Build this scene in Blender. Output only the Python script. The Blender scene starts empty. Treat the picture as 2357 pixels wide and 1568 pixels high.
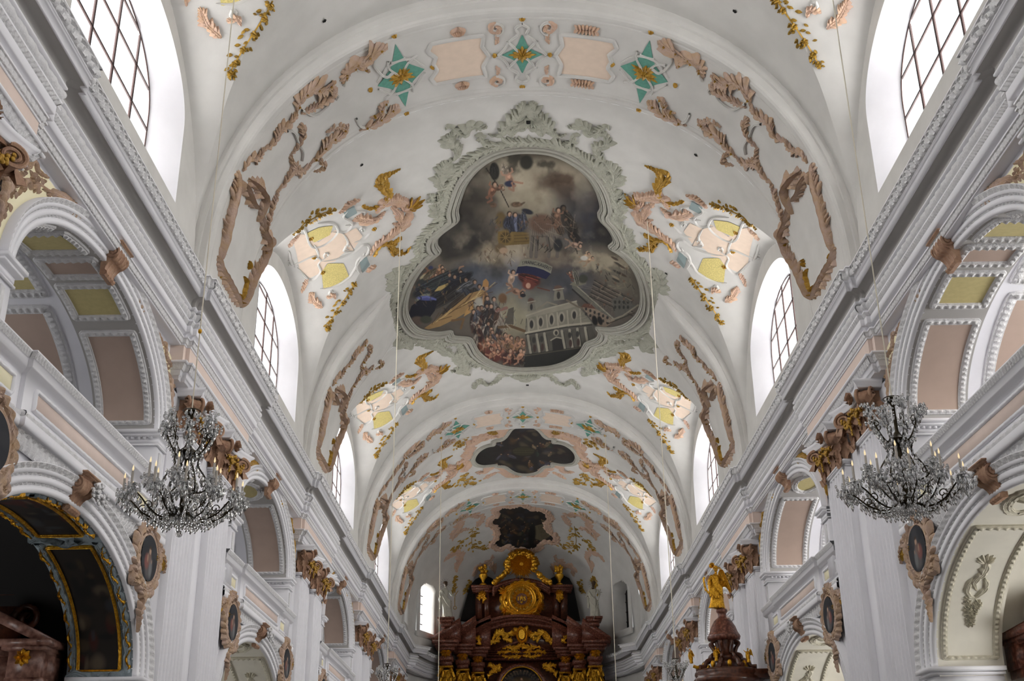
EXPO, WINP, GALP, CHAP, WESTP = 0.3, 1000., 15., 110., 250.
import bpy, math, random
import numpy as np
from mathutils import Matrix
PI = math.pi
rnd = random.Random(7)
sc = bpy.context.scene
col = sc.collection
# ------------------------------------------------------------------ camera
IW, IH, FPX = 2357, 1568, 2699.5
PIT, YAW, ROL = .4054, -.0042, -.0120
CAMP = np.array([-.236, 0., 1.6])
_f = np.array([math.sin(YAW)*math.cos(PIT), math.cos(YAW)*math.cos(PIT), math.sin(PIT)])
_r = np.array([math.cos(YAW), -math.sin(YAW), 0.]); _u = np.cross(_r, _f)
_r2 = _r*math.cos(ROL)+_u*math.sin(ROL); _u2 = -_r*math.sin(ROL)+_u*math.cos(ROL)
RC = np.array([_r2, _u2, -_f])
cd = bpy.data.cameras.new('camera'); cam = bpy.data.objects.new('camera', cd); col.objects.link(cam)
cd.sensor_width = 36; cd.lens = FPX/IW*36; cd.clip_end = 400; cd.clip_start = .05
M4 = Matrix.Identity(4)
for i in range(3):
    for j in range(3): M4[i][j] = RC[j][i]
    M4[i][3] = CAMP[i]
cam.matrix_world = M4
sc.camera = cam
# ------------------------------------------------------------------ world, exposure
sc.view_settings.view_transform = 'Standard'; sc.view_settings.look = 'None'
sc.view_settings.gamma = 1; sc.view_settings.use_curve_mapping = False
sc.view_settings.exposure = EXPO
sc.cycles.use_denoising = True; sc.cycles.use_adaptive_sampling = True; sc.cycles.adaptive_threshold = .1; sc.cycles.use_light_tree = False
sc.cycles.diffuse_bounces = 3; sc.cycles.max_bounces = 8; sc.cycles.transmission_bounces = 5
sc.cycles.transparent_max_bounces = 6; sc.cycles.sample_clamp_indirect = 6
sc.cycles.caustics_reflective = False; sc.cycles.caustics_refractive = False
wd = bpy.data.worlds.new('overcast_sky'); sc.world = wd; wd.use_nodes = True
wd.node_tree.nodes['Background'].inputs[0].default_value = (.93, .96, 1, 1)
wd.node_tree.nodes['Background'].inputs[1].default_value = 1.5

def area(name, loc, direction, sx, sy, power, colr=(1, .985, .96)):
    l = bpy.data.lights.new(name, 'AREA'); l.shape = 'RECTANGLE'; l.size = sx; l.size_y = sy
    l.energy = power; l.color = colr
    o = bpy.data.objects.new(name, l); col.objects.link(o); o.location = loc
    from mathutils import Vector
    z = -Vector(direction).normalized(); up = Vector((0, 0, 1))
    if abs(z.dot(up)) > .95: up = Vector((0, 1, 0))
    x = up.cross(z).normalized(); y = z.cross(x)
    m = Matrix((x, y, z)).transposed().to_4x4(); m.translation = Vector(loc); o.matrix_world = m
    return o
PERIOD, P0 = 13.3, 24.05                        # pier spacing along the nave, first pier seen
PIERS = [P0+PERIOD*k for k in range(-2, 4)]      # -2.55 10.75 24.05 37.35 50.65 63.95
BAYS = [P0+PERIOD*(k-.5) for k in range(-1, 4)]  # 4.1 17.4 30.7 44.0 57.3
for i, y in enumerate(BAYS):
    for s in (-1, 1):
        area('window_daylight', (s*7.75, y, 14.9), (-s, 0, -.05), 6.2, 5.0, WINP*(1.0 if s < 0 else 1.12))
        if i in (0, 4): continue
        # daylight entering the gallery and chapel windows in the outer walls
        area('gallery_daylight', (s*11.75, y, 9.1), (-s, 0, 0), 3.4, 1.4, GALP*(1.0 if s < 0 else 12))
        area('chapel_daylight', (s*11.75, y, 3.2), (-s, 0, .1), 3.0, 2.6, CHAP*(.45 if s < 0 else 1.8))
area('west_window_daylight', (0, -5.4, 8.5), (0, 1, .08), 9, 11, WESTP)
area('apse_window_daylight', (-7.1, 71.9, 14.7), (1, -.2, 0), 1.9, 2.6, WINP*.3)

# ------------------------------------------------------------------ materials
MATS = {}
def lin(c): return tuple(((v/255)/12.92 if v/255 <= .04045 else ((v/255+.055)/1.055)**2.4) for v in c)
def mat(name, rgb, rough=.7, metal=0., noise=0., nscale=4., rgb2=None, bump=0., bscale=30., trans=0., vcol=False, spec=.3, thr=(.35, .65)):
    m = bpy.data.materials.new(name); m.use_nodes = True; nt = m.node_tree; b = nt.nodes['Principled BSDF']
    c = lin(rgb)+(1,)
    b.inputs['Base Color'].default_value = c; b.inputs['Roughness'].default_value = rough
    b.inputs['Metallic'].default_value = metal; b.inputs['Specular IOR Level'].default_value = spec
    if trans: b.inputs['Transmission Weight'].default_value = trans
    if vcol:
        a = nt.nodes.new('ShaderNodeVertexColor'); a.layer_name = 'Col'; nt.links.new(a.outputs[0], b.inputs['Base Color'])
    if noise or rgb2 or bump: tc = nt.nodes.new('ShaderNodeTexCoord')
    if noise or rgb2:
        n = nt.nodes.new('ShaderNodeTexNoise'); n.inputs['Scale'].default_value = nscale; n.inputs['Detail'].default_value = 5
        nt.links.new(tc.outputs['Object'], n.inputs['Vector'])
        r = nt.nodes.new('ShaderNodeValToRGB'); r.color_ramp.elements[0].position = thr[0]; r.color_ramp.elements[1].position = thr[1]
        c2 = lin(rgb2)+(1,) if rgb2 else tuple(v*(1-noise) for v in c[:3])+(1,)
        r.color_ramp.elements[0].color = c; r.color_ramp.elements[1].color = c2
        nt.links.new(n.outputs[0], r.inputs[0]); nt.links.new(r.outputs[0], b.inputs['Base Color'])
    if bump:
        n2 = nt.nodes.new('ShaderNodeTexNoise'); n2.inputs['Scale'].default_value = bscale; n2.inputs['Detail'].default_value = 4
        nt.links.new(tc.outputs['Object'], n2.inputs['Vector'])
        bp = nt.nodes.new('ShaderNodeBump'); bp.inputs['Strength'].default_value = bump; bp.inputs['Distance'].default_value = .03
        nt.links.new(n2.outputs[0], bp.inputs['Height']); nt.links.new(bp.outputs[0], b.inputs['Normal'])
    MATS[name] = m; return m
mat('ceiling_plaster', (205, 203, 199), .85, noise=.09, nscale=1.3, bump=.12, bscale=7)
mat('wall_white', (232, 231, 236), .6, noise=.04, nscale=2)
mat('moulding_white', (233, 232, 236), .55)
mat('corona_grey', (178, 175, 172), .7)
mat('ornate_white', (222, 221, 222), .6, noise=.05, nscale=14, bump=.6, bscale=26)
mat('soffit_cream', (224, 219, 206), .7, noise=.06, nscale=3)
mat('stucco_cream', (206, 200, 182), .6, noise=.12, nscale=20)
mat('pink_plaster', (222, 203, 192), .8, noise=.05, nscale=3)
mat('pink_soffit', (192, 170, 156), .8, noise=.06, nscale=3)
mat('peach_plaster', (222, 202, 184), .85, noise=.06, nscale=5)
mat('yellow_plaster', (206, 192, 138), .8, noise=.08, nscale=12)
mat('cream_yellow', (240, 232, 198), .8)
mat('speckled_yellow', (216, 200, 130), .85, noise=.3, nscale=30)
mat('brown_stucco', (182, 158, 144), .6, rgb2=(178, 150, 122), nscale=5, bump=.5, bscale=22)
mat('rose_stucco', (192, 164, 148), .65, rgb2=(196, 164, 138), nscale=4, bump=.4, bscale=20)
mat('capital_brown', (154, 118, 96), .5, rgb2=(176, 142, 116), nscale=7, bump=.5, bscale=24)
mat('ochre_gold', (186, 148, 62), .45, metal=.3, rgb2=(156, 116, 40), nscale=14, bump=.4, bscale=24)
mat('leaf_gold', (176, 138, 52), .5, metal=.25, rgb2=(140, 112, 50), nscale=16)
mat('gilding', (236, 184, 60), .34, metal=.8, rgb2=(190, 132, 30), nscale=20, bump=.5, bscale=30)
mat('green_enamel', (98, 156, 140), .7, noise=.15, nscale=12)
mat('slate_enamel', (132, 146, 146), .7)
mat('grey_green_stucco', (172, 172, 158), .65, noise=.15, nscale=6, bump=.5, bscale=18)
mat('frame_grey', (166, 164, 154), .55, noise=.1, nscale=5)
mat('red_marble', (88, 46, 34), .3, rgb2=(150, 96, 76), nscale=13, spec=.5, thr=(.45, .7))
mat('pink_marble', (150, 112, 98), .35, rgb2=(96, 62, 52), nscale=9, spec=.5)
mat('dark_marble', (62, 34, 24), .3, rgb2=(100, 58, 40), nscale=9, spec=.5)
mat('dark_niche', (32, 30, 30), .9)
mat('statue_stone', (178, 174, 160), .5, noise=.15, nscale=6)
mat('skin_bronze', (70, 52, 36), .5)
mat('bronze', (52, 44, 30), .35, metal=.8)
mat('candle_wax', (176, 168, 158), .6)
mat('wire_pale', (206, 198, 180), .6)
mat('lattice_iron', (52, 36, 34), .7)
mat('floor_stone', (104, 98, 92), .5, noise=.15, nscale=1)
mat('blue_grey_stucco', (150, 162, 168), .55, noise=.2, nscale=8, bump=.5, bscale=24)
mat('fresco', (120, 100, 80), .8, vcol=True)
mat('banner_paint', (128, 126, 112), .8)
mat('ink_dark', (30, 30, 42), .8)
mat('black_hole', (14, 13, 12), .9)
# crystal: clear refractive with a little see-through, no caustics
m = bpy.data.materials.new('crystal'); m.use_nodes = True; nt = m.node_tree; b = nt.nodes['Principled BSDF']
b.inputs['Base Color'].default_value = (.93, .94, .95, 1); b.inputs['Roughness'].default_value = .03
b.inputs['Transmission Weight'].default_value = .85; b.inputs['IOR'].default_value = 1.6; b.inputs['Specular IOR Level'].default_value = .8
MATS['crystal'] = m
m = bpy.data.materials.new('window_glass'); m.use_nodes = True; nt = m.node_tree; b = nt.nodes['Principled BSDF']
tr = nt.nodes.new('ShaderNodeBsdfTransparent'); mx = nt.nodes.new('ShaderNodeMixShader'); mx.inputs[0].default_value = .06
b.inputs['Roughness'].default_value = .1; b.inputs['Base Color'].default_value = (.8, .85, .9, 1)
nt.links.new(tr.outputs[0], mx.inputs[1]); nt.links.new(b.outputs[0], mx.inputs[2])
nt.links.new(mx.outputs[0], nt.nodes['Material Output'].inputs[0])
MATS['window_glass'] = m

# ------------------------------------------------------------------ mesh helpers
class MB:
    def __init__(s, auto=False): s.V = []; s.F = []; s.n = 0; s.auto = auto; s.cuts = []
    def cut(s):      # the next pieces become a mesh of their own
        if s.auto and s.n and (not s.cuts or s.cuts[-1][2] != s.n): s.cuts.append((len(s.V), len(s.F), s.n))
    def add(s, V, F):
        V = np.asarray(V, float).reshape(-1, 3)
        for f in (F if isinstance(F, list) else [F]):
            f = np.atleast_2d(np.asarray(f, int))
            if f.size: s.F.append(f+s.n)
        s.V.append(V); s.n += len(V); return s
    def grid(s, P, cu=False, cv=False, mask=None):
        P = np.asarray(P, float); a, b = P.shape[:2]
        I = np.arange(a*b).reshape(a, b)
        if cu: I = np.vstack([I, I[:1]])
        if cv: I = np.hstack([I, I[:, :1]])
        F = np.stack([I[:-1, :-1], I[1:, :-1], I[1:, 1:], I[:-1, 1:]], -1)
        F = F[mask] if mask is not None else F.reshape(-1, 4)
        return s.add(P.reshape(-1, 3), F)
    def box(s, x0, x1, y0, y1, z0, z1):
        V = [(x, y, z) for x in (x0, x1) for y in (y0, y1) for z in (z0, z1)]
        return s.add(V, [[0, 1, 3, 2], [4, 6, 7, 5], [0, 4, 5, 1], [2, 3, 7, 6], [0, 2, 6, 4], [1, 5, 7, 3]])
    def tube(s, path, r, n=6, cap=True):
        P = np.asarray(path, float); N = len(P); r = np.broadcast_to(np.asarray(r, float), (N,))
        T = np.gradient(P, axis=0); T /= np.linalg.norm(T, axis=1)[:, None]+1e-12
        a = np.array([0, 0, 1.]) if abs(T[0][2]) < .9 else np.array([1., 0, 0])
        U = np.cross(T[0], a); U /= np.linalg.norm(U); fr = []
        for t in T:
            U = U-t*(U@t); U /= np.linalg.norm(U)+1e-12; fr.append((U.copy(), np.cross(t, U)))
        A = np.linspace(0, 2*PI, n, endpoint=False)
        G = np.array([[P[i]+r[i]*(math.cos(q)*fr[i][0]+math.sin(q)*fr[i][1]) for q in A] for i in range(N)])
        k = s.n; s.grid(G, cv=True)
        if cap: s.F.append(np.array([list(range(k, k+n))[::-1]])); s.F.append(np.array([list(range(k+(N-1)*n, k+N*n))]))
        return s
    def lathe(s, prof, c=(0, 0, 0), n=20, sx=1, sy=1, rot0=0):
        A = np.linspace(0, 2*PI, n, endpoint=False)+rot0
        G = np.array([[(c[0]+r*math.cos(q)*sx, c[1]+r*math.sin(q)*sy, c[2]+z) for q in A] for r, z in prof])
        return s.grid(G, cv=True)
    def blob(s, c, r, n=8, m=6):
        r = np.broadcast_to(np.asarray(r, float), (3,))
        th = np.linspace(0.001, PI-.001, m); ph = np.linspace(0, 2*PI, n, endpoint=False)
        G = np.array([[(c[0]+r[0]*math.sin(t)*math.cos(p), c[1]+r[1]*math.sin(t)*math.sin(p), c[2]+r[2]*math.cos(t)) for p in ph] for t in th])
        return s.grid(G, cv=True)
    def prism(s, pts, fn):
        """closed 2D outline pts; fn(p, q, h) -> xyz; extruded from h=0 to h=1"""
        n = len(pts); P = np.asarray(pts, float)
        A = fn(P[:, 0], P[:, 1], np.zeros(n)); B = fn(P[:, 0], P[:, 1], np.ones(n))
        k = s.n; i = np.arange(n); j = (i+1) % n
        s.add(np.vstack([A, B]), np.stack([i, j, j+n, i+n], -1))
        s.F.append(np.array([list(range(k+n, k+2*n))])); return s
    def obj(s, name, m, parent=None, smooth=False, colors=None):
        if s.cuts:
            out = None; C_ = [(0, 0, 0)]+s.cuts+[(len(s.V), len(s.F), s.n)]
            for (v0, f0, n0), (v1, f1, n1) in zip(C_[:-1], C_[1:]):
                if v1 > v0:
                    q = MB(); q.V = s.V[v0:v1]; q.F = [f-n0 for f in s.F[f0:f1]]; q.n = n1-n0; o = q.obj(name, m, parent, smooth); out = out or o
            return out
        me = bpy.data.meshes.new(name)
        V = np.vstack(s.V); me.vertices.add(len(V)); me.vertices.foreach_set('co', V.ravel())
        li = np.concatenate([f.ravel() for f in s.F]); ks = np.concatenate([np.full(len(f), f.shape[1]) for f in s.F])
        me.loops.add(len(li)); me.loops.foreach_set('vertex_index', li.astype(np.int32))
        st = np.concatenate([[0], np.cumsum(ks)[:-1]]).astype(np.int32)
        me.polygons.add(len(ks)); me.polygons.foreach_set('loop_start', st)
        me.update(calc_edges=True)
        if smooth: me.polygons.foreach_set('use_smooth', np.ones(len(ks), bool))
        me.materials.append(MATS[m])
        if colors is not None:
            at = me.color_attributes.new('Col', 'FLOAT_COLOR', 'POINT')
            at.data.foreach_set('color', np.hstack([colors, np.ones((len(colors), 1))]).astype(np.float32).ravel())
        if smooth:
            try: me.set_sharp_from_angle(angle=.7)
            except Exception: pass
        o = bpy.data.objects.new(name, me); col.objects.link(o)
        if parent: o.parent = parent
        return o
def thing(name, label, cat, group=None, loc=(0, 0, 0)):
    o = bpy.data.objects.new(name, None); col.objects.link(o); o.location = loc
    o['label'] = label; o['category'] = cat
    if group: o['group'] = group
    return o
def tag(o, label, cat, group=None):
    o['label'] = label; o['category'] = cat
    if group: o['group'] = group
    return o
def struct(o): o['kind'] = 'structure'; return o
def kids(o): return [c for c in col.objects if c.parent == o]
def dup(src, label, loc=None, scale=None, rotz=None):
    cache = dup.c.get(src.name)
    if cache is None: cache = dup.c[src.name] = [(c, kids(c)) for c in kids(src)]
    r = src.copy(); col.objects.link(r); r['label'] = label
    if loc is not None: r.location = loc
    if scale is not None: r.scale = scale
    if rotz is not None: r.rotation_euler = (0, 0, rotz)
    for c, gs in cache:
        k = c.copy(); col.objects.link(k); k.parent = r
        for g in gs: q = g.copy(); col.objects.link(q); q.parent = k
    return r
dup.c = {}
def spl(pts, n=8, closed=False):
    P = [np.asarray(p, float) for p in pts]
    if closed: P = [P[-1]]+P+[P[0], P[1]]
    else: P = [2*P[0]-P[1]]+P+[2*P[-1]-P[-2]]
    out = []
    for i in range(1, len(P)-2):
        a, b, c, d = P[i-1:i+3]
        for t in np.linspace(0, 1, n, endpoint=False):
            out.append(.5*(2*b+(c-a)*t+(2*a-5*b+4*c-d)*t*t+(3*b-a-3*c+d)*t**3))
    if not closed: out.append(P[-2])
    return np.array(out)
ORD = ['nearest', 'second', 'third', 'fourth', 'fifth', 'farthest']
SIDE = {-1: 'left', 1: 'right'}

# ------------------------------------------------------------------ the shape of the vault
VA, VB, VZ, VN = 7.1, 7.4, 12.5, 2.2          # barrel vault section (superellipse)
BA, BB = 6.75, 6.9                            # transverse band section
def sez(x, a, b): return VZ+b*np.clip(1-(np.clip(np.abs(x)/a, 0, 1))**VN, 0, 1)**(1/VN)
def sect(a, b, n=801):
    t = np.linspace(-PI/2, PI/2, n)
    x = a*np.sign(np.sin(t))*np.abs(np.sin(t))**(2/VN); z = VZ+b*np.abs(np.cos(t))**(2/VN)
    s = np.concatenate([[0], np.cumsum(np.hypot(np.diff(x), np.diff(z)))]); s -= s[-1]/2
    return s, x, z
SV, SB = sect(VA, VB), sect(BA, BB)
def on_sec(S):
    s_, x_, z_ = S
    def f(u, v, h):
        u, v, h = np.broadcast_arrays(np.asarray(u, float), np.asarray(v, float), np.asarray(h, float)); x = np.interp(u, s_, x_); z = np.interp(u, s_, z_)
        e = .12; dx = np.interp(u+e, s_, x_)-np.interp(u-e, s_, x_); dz = np.interp(u+e, s_, z_)-np.interp(u-e, s_, z_)
        L = np.hypot(dx, dz)+1e-9
        return np.stack([x+h*dz/L, v, z-h*dx/L], -1)
    return f
vaultS, bandS = on_sec(SV), on_sec(SB)
# lunette: groin height on the barrel and top curve on the window wall, by distance d from the bay centre
GD = np.array([0, 1.0, 2.25, 3.2, 3.9, 4.3, 4.6]); GZ = np.array([19.15, 18.75, 17.8, 16.65, 15.6, 14.6, 12.5])
XW = 7.0
YAPSE, AN = 66.2, 2.8
def groin_z(d): return np.interp(np.abs(d), GD, GZ)
def x_of_z(z): return VA*np.clip(1-np.clip((z-VZ)/VB, 0, 1)**VN, 0, 1)**(1/VN)
def wall_z(d): return 12.3+4.9*np.sqrt(np.clip(1-(d/4.6)**2, 0, 1))
def ceil_z(x, y):
    x = np.asarray(x, float); y = np.asarray(y, float); z = sez(x, VA, VB)
    k = np.round((y-BAYS[0])/PERIOD); d = np.abs(y-(BAYS[0]+k*PERIOD))
    zg = groin_z(d); xg = x_of_z(zg); ax = np.abs(x)
    t = np.clip((ax-xg)/(XW-xg+1e-6), 0, 1); zl = zg+(wall_z(d)-zg)*t
    z = np.where((d < 4.55) & (ax > xg) & (y < 64), np.maximum(z, zl), z)
    r = (np.hypot(x/7.0, np.clip(y-YAPSE, 0, 99)/10.6))
    return np.where(y > YAPSE, VZ+7.3*np.clip(1-np.clip(r, 0, 1)**AN, 0, 1)**(1/AN), z)
def ceilS(x, y, h):
    z = ceil_z(x, y); e = .06
    gx = (ceil_z(x+e, y)-ceil_z(x-e, y))/(2*e); gy = (ceil_z(x, y+e)-ceil_z(x, y-e))/(2*e)
    L = np.sqrt(1+gx*gx+gy*gy)
    return np.stack([x+h*gx/L, y+h*gy/L, z-h/L], -1)
# reading a place on a surface from the survey of the photograph
def ray(px, py): return RC.T@np.array([(px-IW/2)/FPX, -(py-IH/2)/FPX, -1])
def hit(px, py, f):
    d = ray(px, py); lo, hi = 4., 110.
    for _ in range(50):
        m_ = (lo+hi)/2; P = CAMP+d*m_
        if f(P): hi = m_
        else: lo = m_
    return CAMP+d*lo
def hc(px, py):
    P = hit(px, py, lambda P: abs(P[0]) > XW or P[2] > float(ceil_z(P[0], P[1]))); return np.array([P[0], P[1]])
def hb(px, py, yc):
    P = hit(px, py, lambda P: abs(P[0]) > BA-.02 or P[2] > float(sez(P[0], BA, BB)))
    u = float(np.interp(P[0], SB[1], SB[0])); return np.array([u, P[1]-yc])
def pix(P):
    c = (np.asarray(P)-CAMP)@RC.T; return np.stack([IW/2+FPX*c[..., 0]/-c[..., 2], IH/2-FPX*c[..., 1]/-c[..., 2]], -1)
def hX(px, py, X): d = ray(px, py); return CAMP+d*(X-CAMP[0])/d[0]
def hY(px, py, Y): d = ray(px, py); return CAMP+d*(Y-CAMP[1])/d[1]
# ================================================================== THE SHELL
YMIN, YEND = -6., 77.5
struct(MB().box(-12.5, 12.5, YMIN, YEND+1, -.2, 0).obj('floor', 'floor_stone'))
# ---- vault: barrel patches, lunettes, tympana with window openings, all one ceiling
mb = MB()
uu = np.linspace(SV[0][0], SV[0][-1], 121)
def barrel(y0, y1, m): return vaultS(uu[:, None], np.linspace(y0, y1, m)[None, :], 0)
prev = YMIN
for yb in BAYS:
    if yb-4.6 > prev: mb.grid(barrel(prev, yb-4.6, 5))
    prev = yb+4.6
    ds = np.linspace(-4.6, 4.6, 47)
    ug = np.interp(groin_z(ds), SV[2][400:][::-1], SV[0][400:][::-1])     # arclength of the groin (right side)
    T = np.linspace(-1, 1, 61)
    mb.grid(vaultS(T[:, None]*ug[None, :], (yb+ds)[None, :], 0))
    for s in (-1, 1):
        zg = groin_z(ds); xg = x_of_z(zg); zw = wall_z(ds)
        q = np.linspace(0, 1, 15)[:, None]
        z = zg+(zw-zg)*q
        x = xg+(XW-xg)*q
        mb.grid(np.stack([s*x, np.broadcast_to(yb+ds, x.shape), z], -1))
mb.grid(barrel(prev, YAPSE, 8))
vault = mb.obj('ceiling', 'ceiling_plaster', smooth=True); struct(vault)

# window openings in the tympanum walls
def win_loop(hw, zs, zsp, rise, n=40):
    a = np.linspace(0, PI, n)
    P = [(-hw*math.cos(t), zsp+rise*math.sin(t)**.9) for t in a]
    P += [(hw, z) for z in np.linspace(zsp, zs, 9)[1:]]
    P += [(d, zs) for d in np.linspace(hw, -hw, 21)[1:]]
    P += [(-hw, z) for z in np.linspace(zs, zsp, 9)[1:-1]]
    return np.array(P)
FRONT = win_loop(2.95, 13.42, 15.1, 1.55); GLASS = win_loop(2.2, 13.62, 14.9, 1.5)
CW = np.array([0, 14.6])
def outer_pt(p):
    d = p-CW; lo, hi = 1., 12.
    for _ in range(40):
        m_ = (lo+hi)/2; q = CW+d*m_
        if abs(q[0]) > 4.6 or q[1] < 11.9 or q[1] > wall_z(q[0]): hi = m_
        else: lo = m_
    return CW+d*lo
OUT = np.array([outer_pt(p) for p in FRONT])
for s in (-1, 1):
    mb = MB(); mr = MB()
    for yb in BAYS:
        R = [OUT*(1-t)+FRONT*t for t in (0, .5, 1)]
        G = np.array([[(s*XW, yb+p[0], p[1]) for p in r] for r in R]); mb.grid(G, cv=True)
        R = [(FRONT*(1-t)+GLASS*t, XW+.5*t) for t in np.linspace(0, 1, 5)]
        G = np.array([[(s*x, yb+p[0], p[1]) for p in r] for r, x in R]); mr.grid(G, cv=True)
        y0 = yb+4.6
        mb.box(*sorted((s*XW, s*(XW+.3))), y0, y0+PERIOD-9.2, 11.9, 12.9)
    struct(mb.obj('wall_clerestory_'+SIDE[s], 'ceiling_plaster')); struct(mr.obj('wall_window_reveal_'+SIDE[s], 'wall_white', smooth=True))  # reveals coloured whiter than the tympana: window glare put into the colour
wn = 0
for s in (-1, 1):
    for yb in BAYS:
        wn += 1
        k = wn
        mb = MB(); g = np.array([(s*(XW+.52), yb+p[0], p[1]) for p in GLASS])
        mb.add(g, [np.array([list(range(len(g)))])])
        w = struct(mb.obj('window_%d' % k, 'window_glass'))
        fr = MB()
        xo = s*(XW+.49)
        for d in np.arange(-2, 3)*1.1+.1:
            if abs(d) < 2.15:
                zt = 14.9+1.5*math.sqrt(max(0, 1-(d/2.2)**2))
                fr.box(xo-.02, xo+.02, yb+d-.024, yb+d+.024, 13.62, zt)
        for z in (13.82, 14.65, 15.48, 16.2):
            hw = 2.2 if z < 14.9 else 2.2*math.sqrt(max(0, 1-((z-14.9)/1.5)**2))
            fr.box(xo-.02, xo+.02, yb-hw, yb+hw, z-.014, z+.014)
        lp = np.array([(xo, yb+p[0], p[1]) for p in np.vstack([GLASS, GLASS[:1]])])
        fr.tube(lp, .016, 4, cap=False)
        fr.obj('lattice', 'lattice_iron', parent=w)

# ---- transverse bands: soffit, sides with mouldings
def band_ring(mb, S0, v0, S1, v1, n=90):
    def pts(S, v):
        t = np.linspace(S[0][0], S[0][-1], n); return np.stack([np.interp(t, S[0], S[1]), np.full(n, v), np.interp(t, S[0], S[2])], -1)
    mb.grid(np.array([pts(S0, v0), pts(S1, v1)]))
def sec_lerp(t, da=0):  # between vault (0) and band soffit (1)
    return sect(VA+(BA-VA)*t+da, VB+(BB-VB)*t+da, 401)
bands = []
for i, yc in enumerate(PIERS):
    if i == 0: continue
    mb = MB(); prof = [(0, -1.80), (.25, -1.79), (.45, -1.77), (.5, -1.72), (.85, -1.70), (.95, -1.66), (1.02, -1.60), (1.03, -1.52), (.98, -1.49), (.98, -1.42), (1.01, -1.40), (1.01, -1.35), (1.0, -1.33)]
    yo = yc-.36
    for sgn in (1, -1):
        for (t0, v0), (t1, v1) in zip(prof[:-1], prof[1:]):
            band_ring(mb, sec_lerp(t0), yo+sgn*v0, sec_lerp(t1), yo+sgn*v1)
    v0 = 1.33
    for a_, b_ in ((-v0, v0),): band_ring(mb, sec_lerp(1.0), yo+a_, sec_lerp(1.0), yo+b_)
    if i == 3:            # this arch runs out under the frame of the great fresco
        for k in range(len(mb.V)):
            V = mb.V[k]; f = np.clip((np.abs(V[:, 0])-4.25)/.9, 0.0, 1); f = f*f*(3-2*f)
            zv = sez(V[:, 0], VA, VB); near = np.abs(V[:, 0]) < 5.3
            V[near, 2] = (zv+.03+(V[:, 2]-zv)*f)[near]
    o = struct(mb.obj('ceiling_transverse_arch', 'ceiling_plaster', smooth=True)); bands.append(o)

# ---- apse: half dome and drum
def apse_pt(a, e):       # a: plan angle 0..PI (0 = right), e: elevation 0..PI/2
    ce = math.cos(e)**(2/AN); se = math.sin(e)**(2/AN)
    return np.array([7.0*math.cos(a)*ce, YAPSE+10.6*math.sin(a)*ce, VZ+7.3*se])
na, ne = 240, 110
A = np.linspace(0, PI, na+1); E = np.linspace(0, PI/2-.001, ne+1)
G = np.array([[apse_pt(a, e) for e in E] for a in A])
mask = np.ones((na, ne), bool); Cc = (G[:-1, :-1]+G[1:, 1:])/2
AW = [(-5.93, 71.3, 14.7, .40, .95), (5.93, 71.3, 14.7, .40, .95), (-6.9, 67.9, 14.7, .05, .7), (6.9, 67.9, 14.7, .05, .7)]
def in_win(c):
    for w in AW:
        if (c[0] > 0) == (w[0] > 0) and abs(c[1]-w[1]) < w[4]*1.02 and 13.2 < c[2] < 15.75+.4*math.sqrt(max(0, 1-((c[1]-w[1])/w[4]/1.02)**2)): return True
    return False
for i in range(na):
    for j in range(ne):
        if in_win(Cc[i, j]): mask[i, j] = False
mb = MB(); mb.grid(G, mask=mask)
D = np.array([[(7.0*math.cos(a), YAPSE+10.6*math.sin(a), z) for z in (0, 6, 11.5, VZ)] for a in A]); mb.grid(D)
struct(mb.obj('ceiling_apse', 'ceiling_plaster', smooth=True))
for k, (wx, wy, wz, tg, hw) in enumerate(AW):
    s = 1 if wx > 0 else -1; nl = math.hypot(1, tg)
    L = [(-hw, 13.3)]+[(-hw*math.cos(t), 15.75+.4*math.sin(t)) for t in np.linspace(0, PI, 12)]+[(hw, 13.3)]
    def wp(d, z, out): return (wx+(s*out-s*d*tg)/nl, wy+(d+out*tg)/nl*1.06, z)
    mb = MB(); mb.grid(np.array([[wp(d*k_, (z-14.6)*k_+14.6, o_) for d, z in L] for k_, o_ in ((1.30, -.02), (1.27, -.12), (1.06, -.15), (1.0, -.05), (.94, .3), (.86, .7))]), cv=True)
    w = struct(mb.obj('window_%d' % (wn+1+k), 'ceiling_plaster'))
    mb = MB(); mb.add([wp(d*.87, (z-14.6)*.87+14.6, .66) for d, z in L], [np.array([list(range(len(L)))])])
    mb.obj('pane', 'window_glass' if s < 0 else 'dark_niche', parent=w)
    mb = MB(True)
    for z in (13.9, 14.5, 15.1, 15.6): mb.cut(); mb.tube([wp(-hw*.84, z, .62), wp(hw*.84, z, .62)], .03, 4)
    mb.cut(); mb.tube([wp(0, 13.5, .62), wp(0, 15.9, .62)], .03, 4)
    mb.obj('lattice_bar', 'lattice_iron', parent=w)

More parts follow.
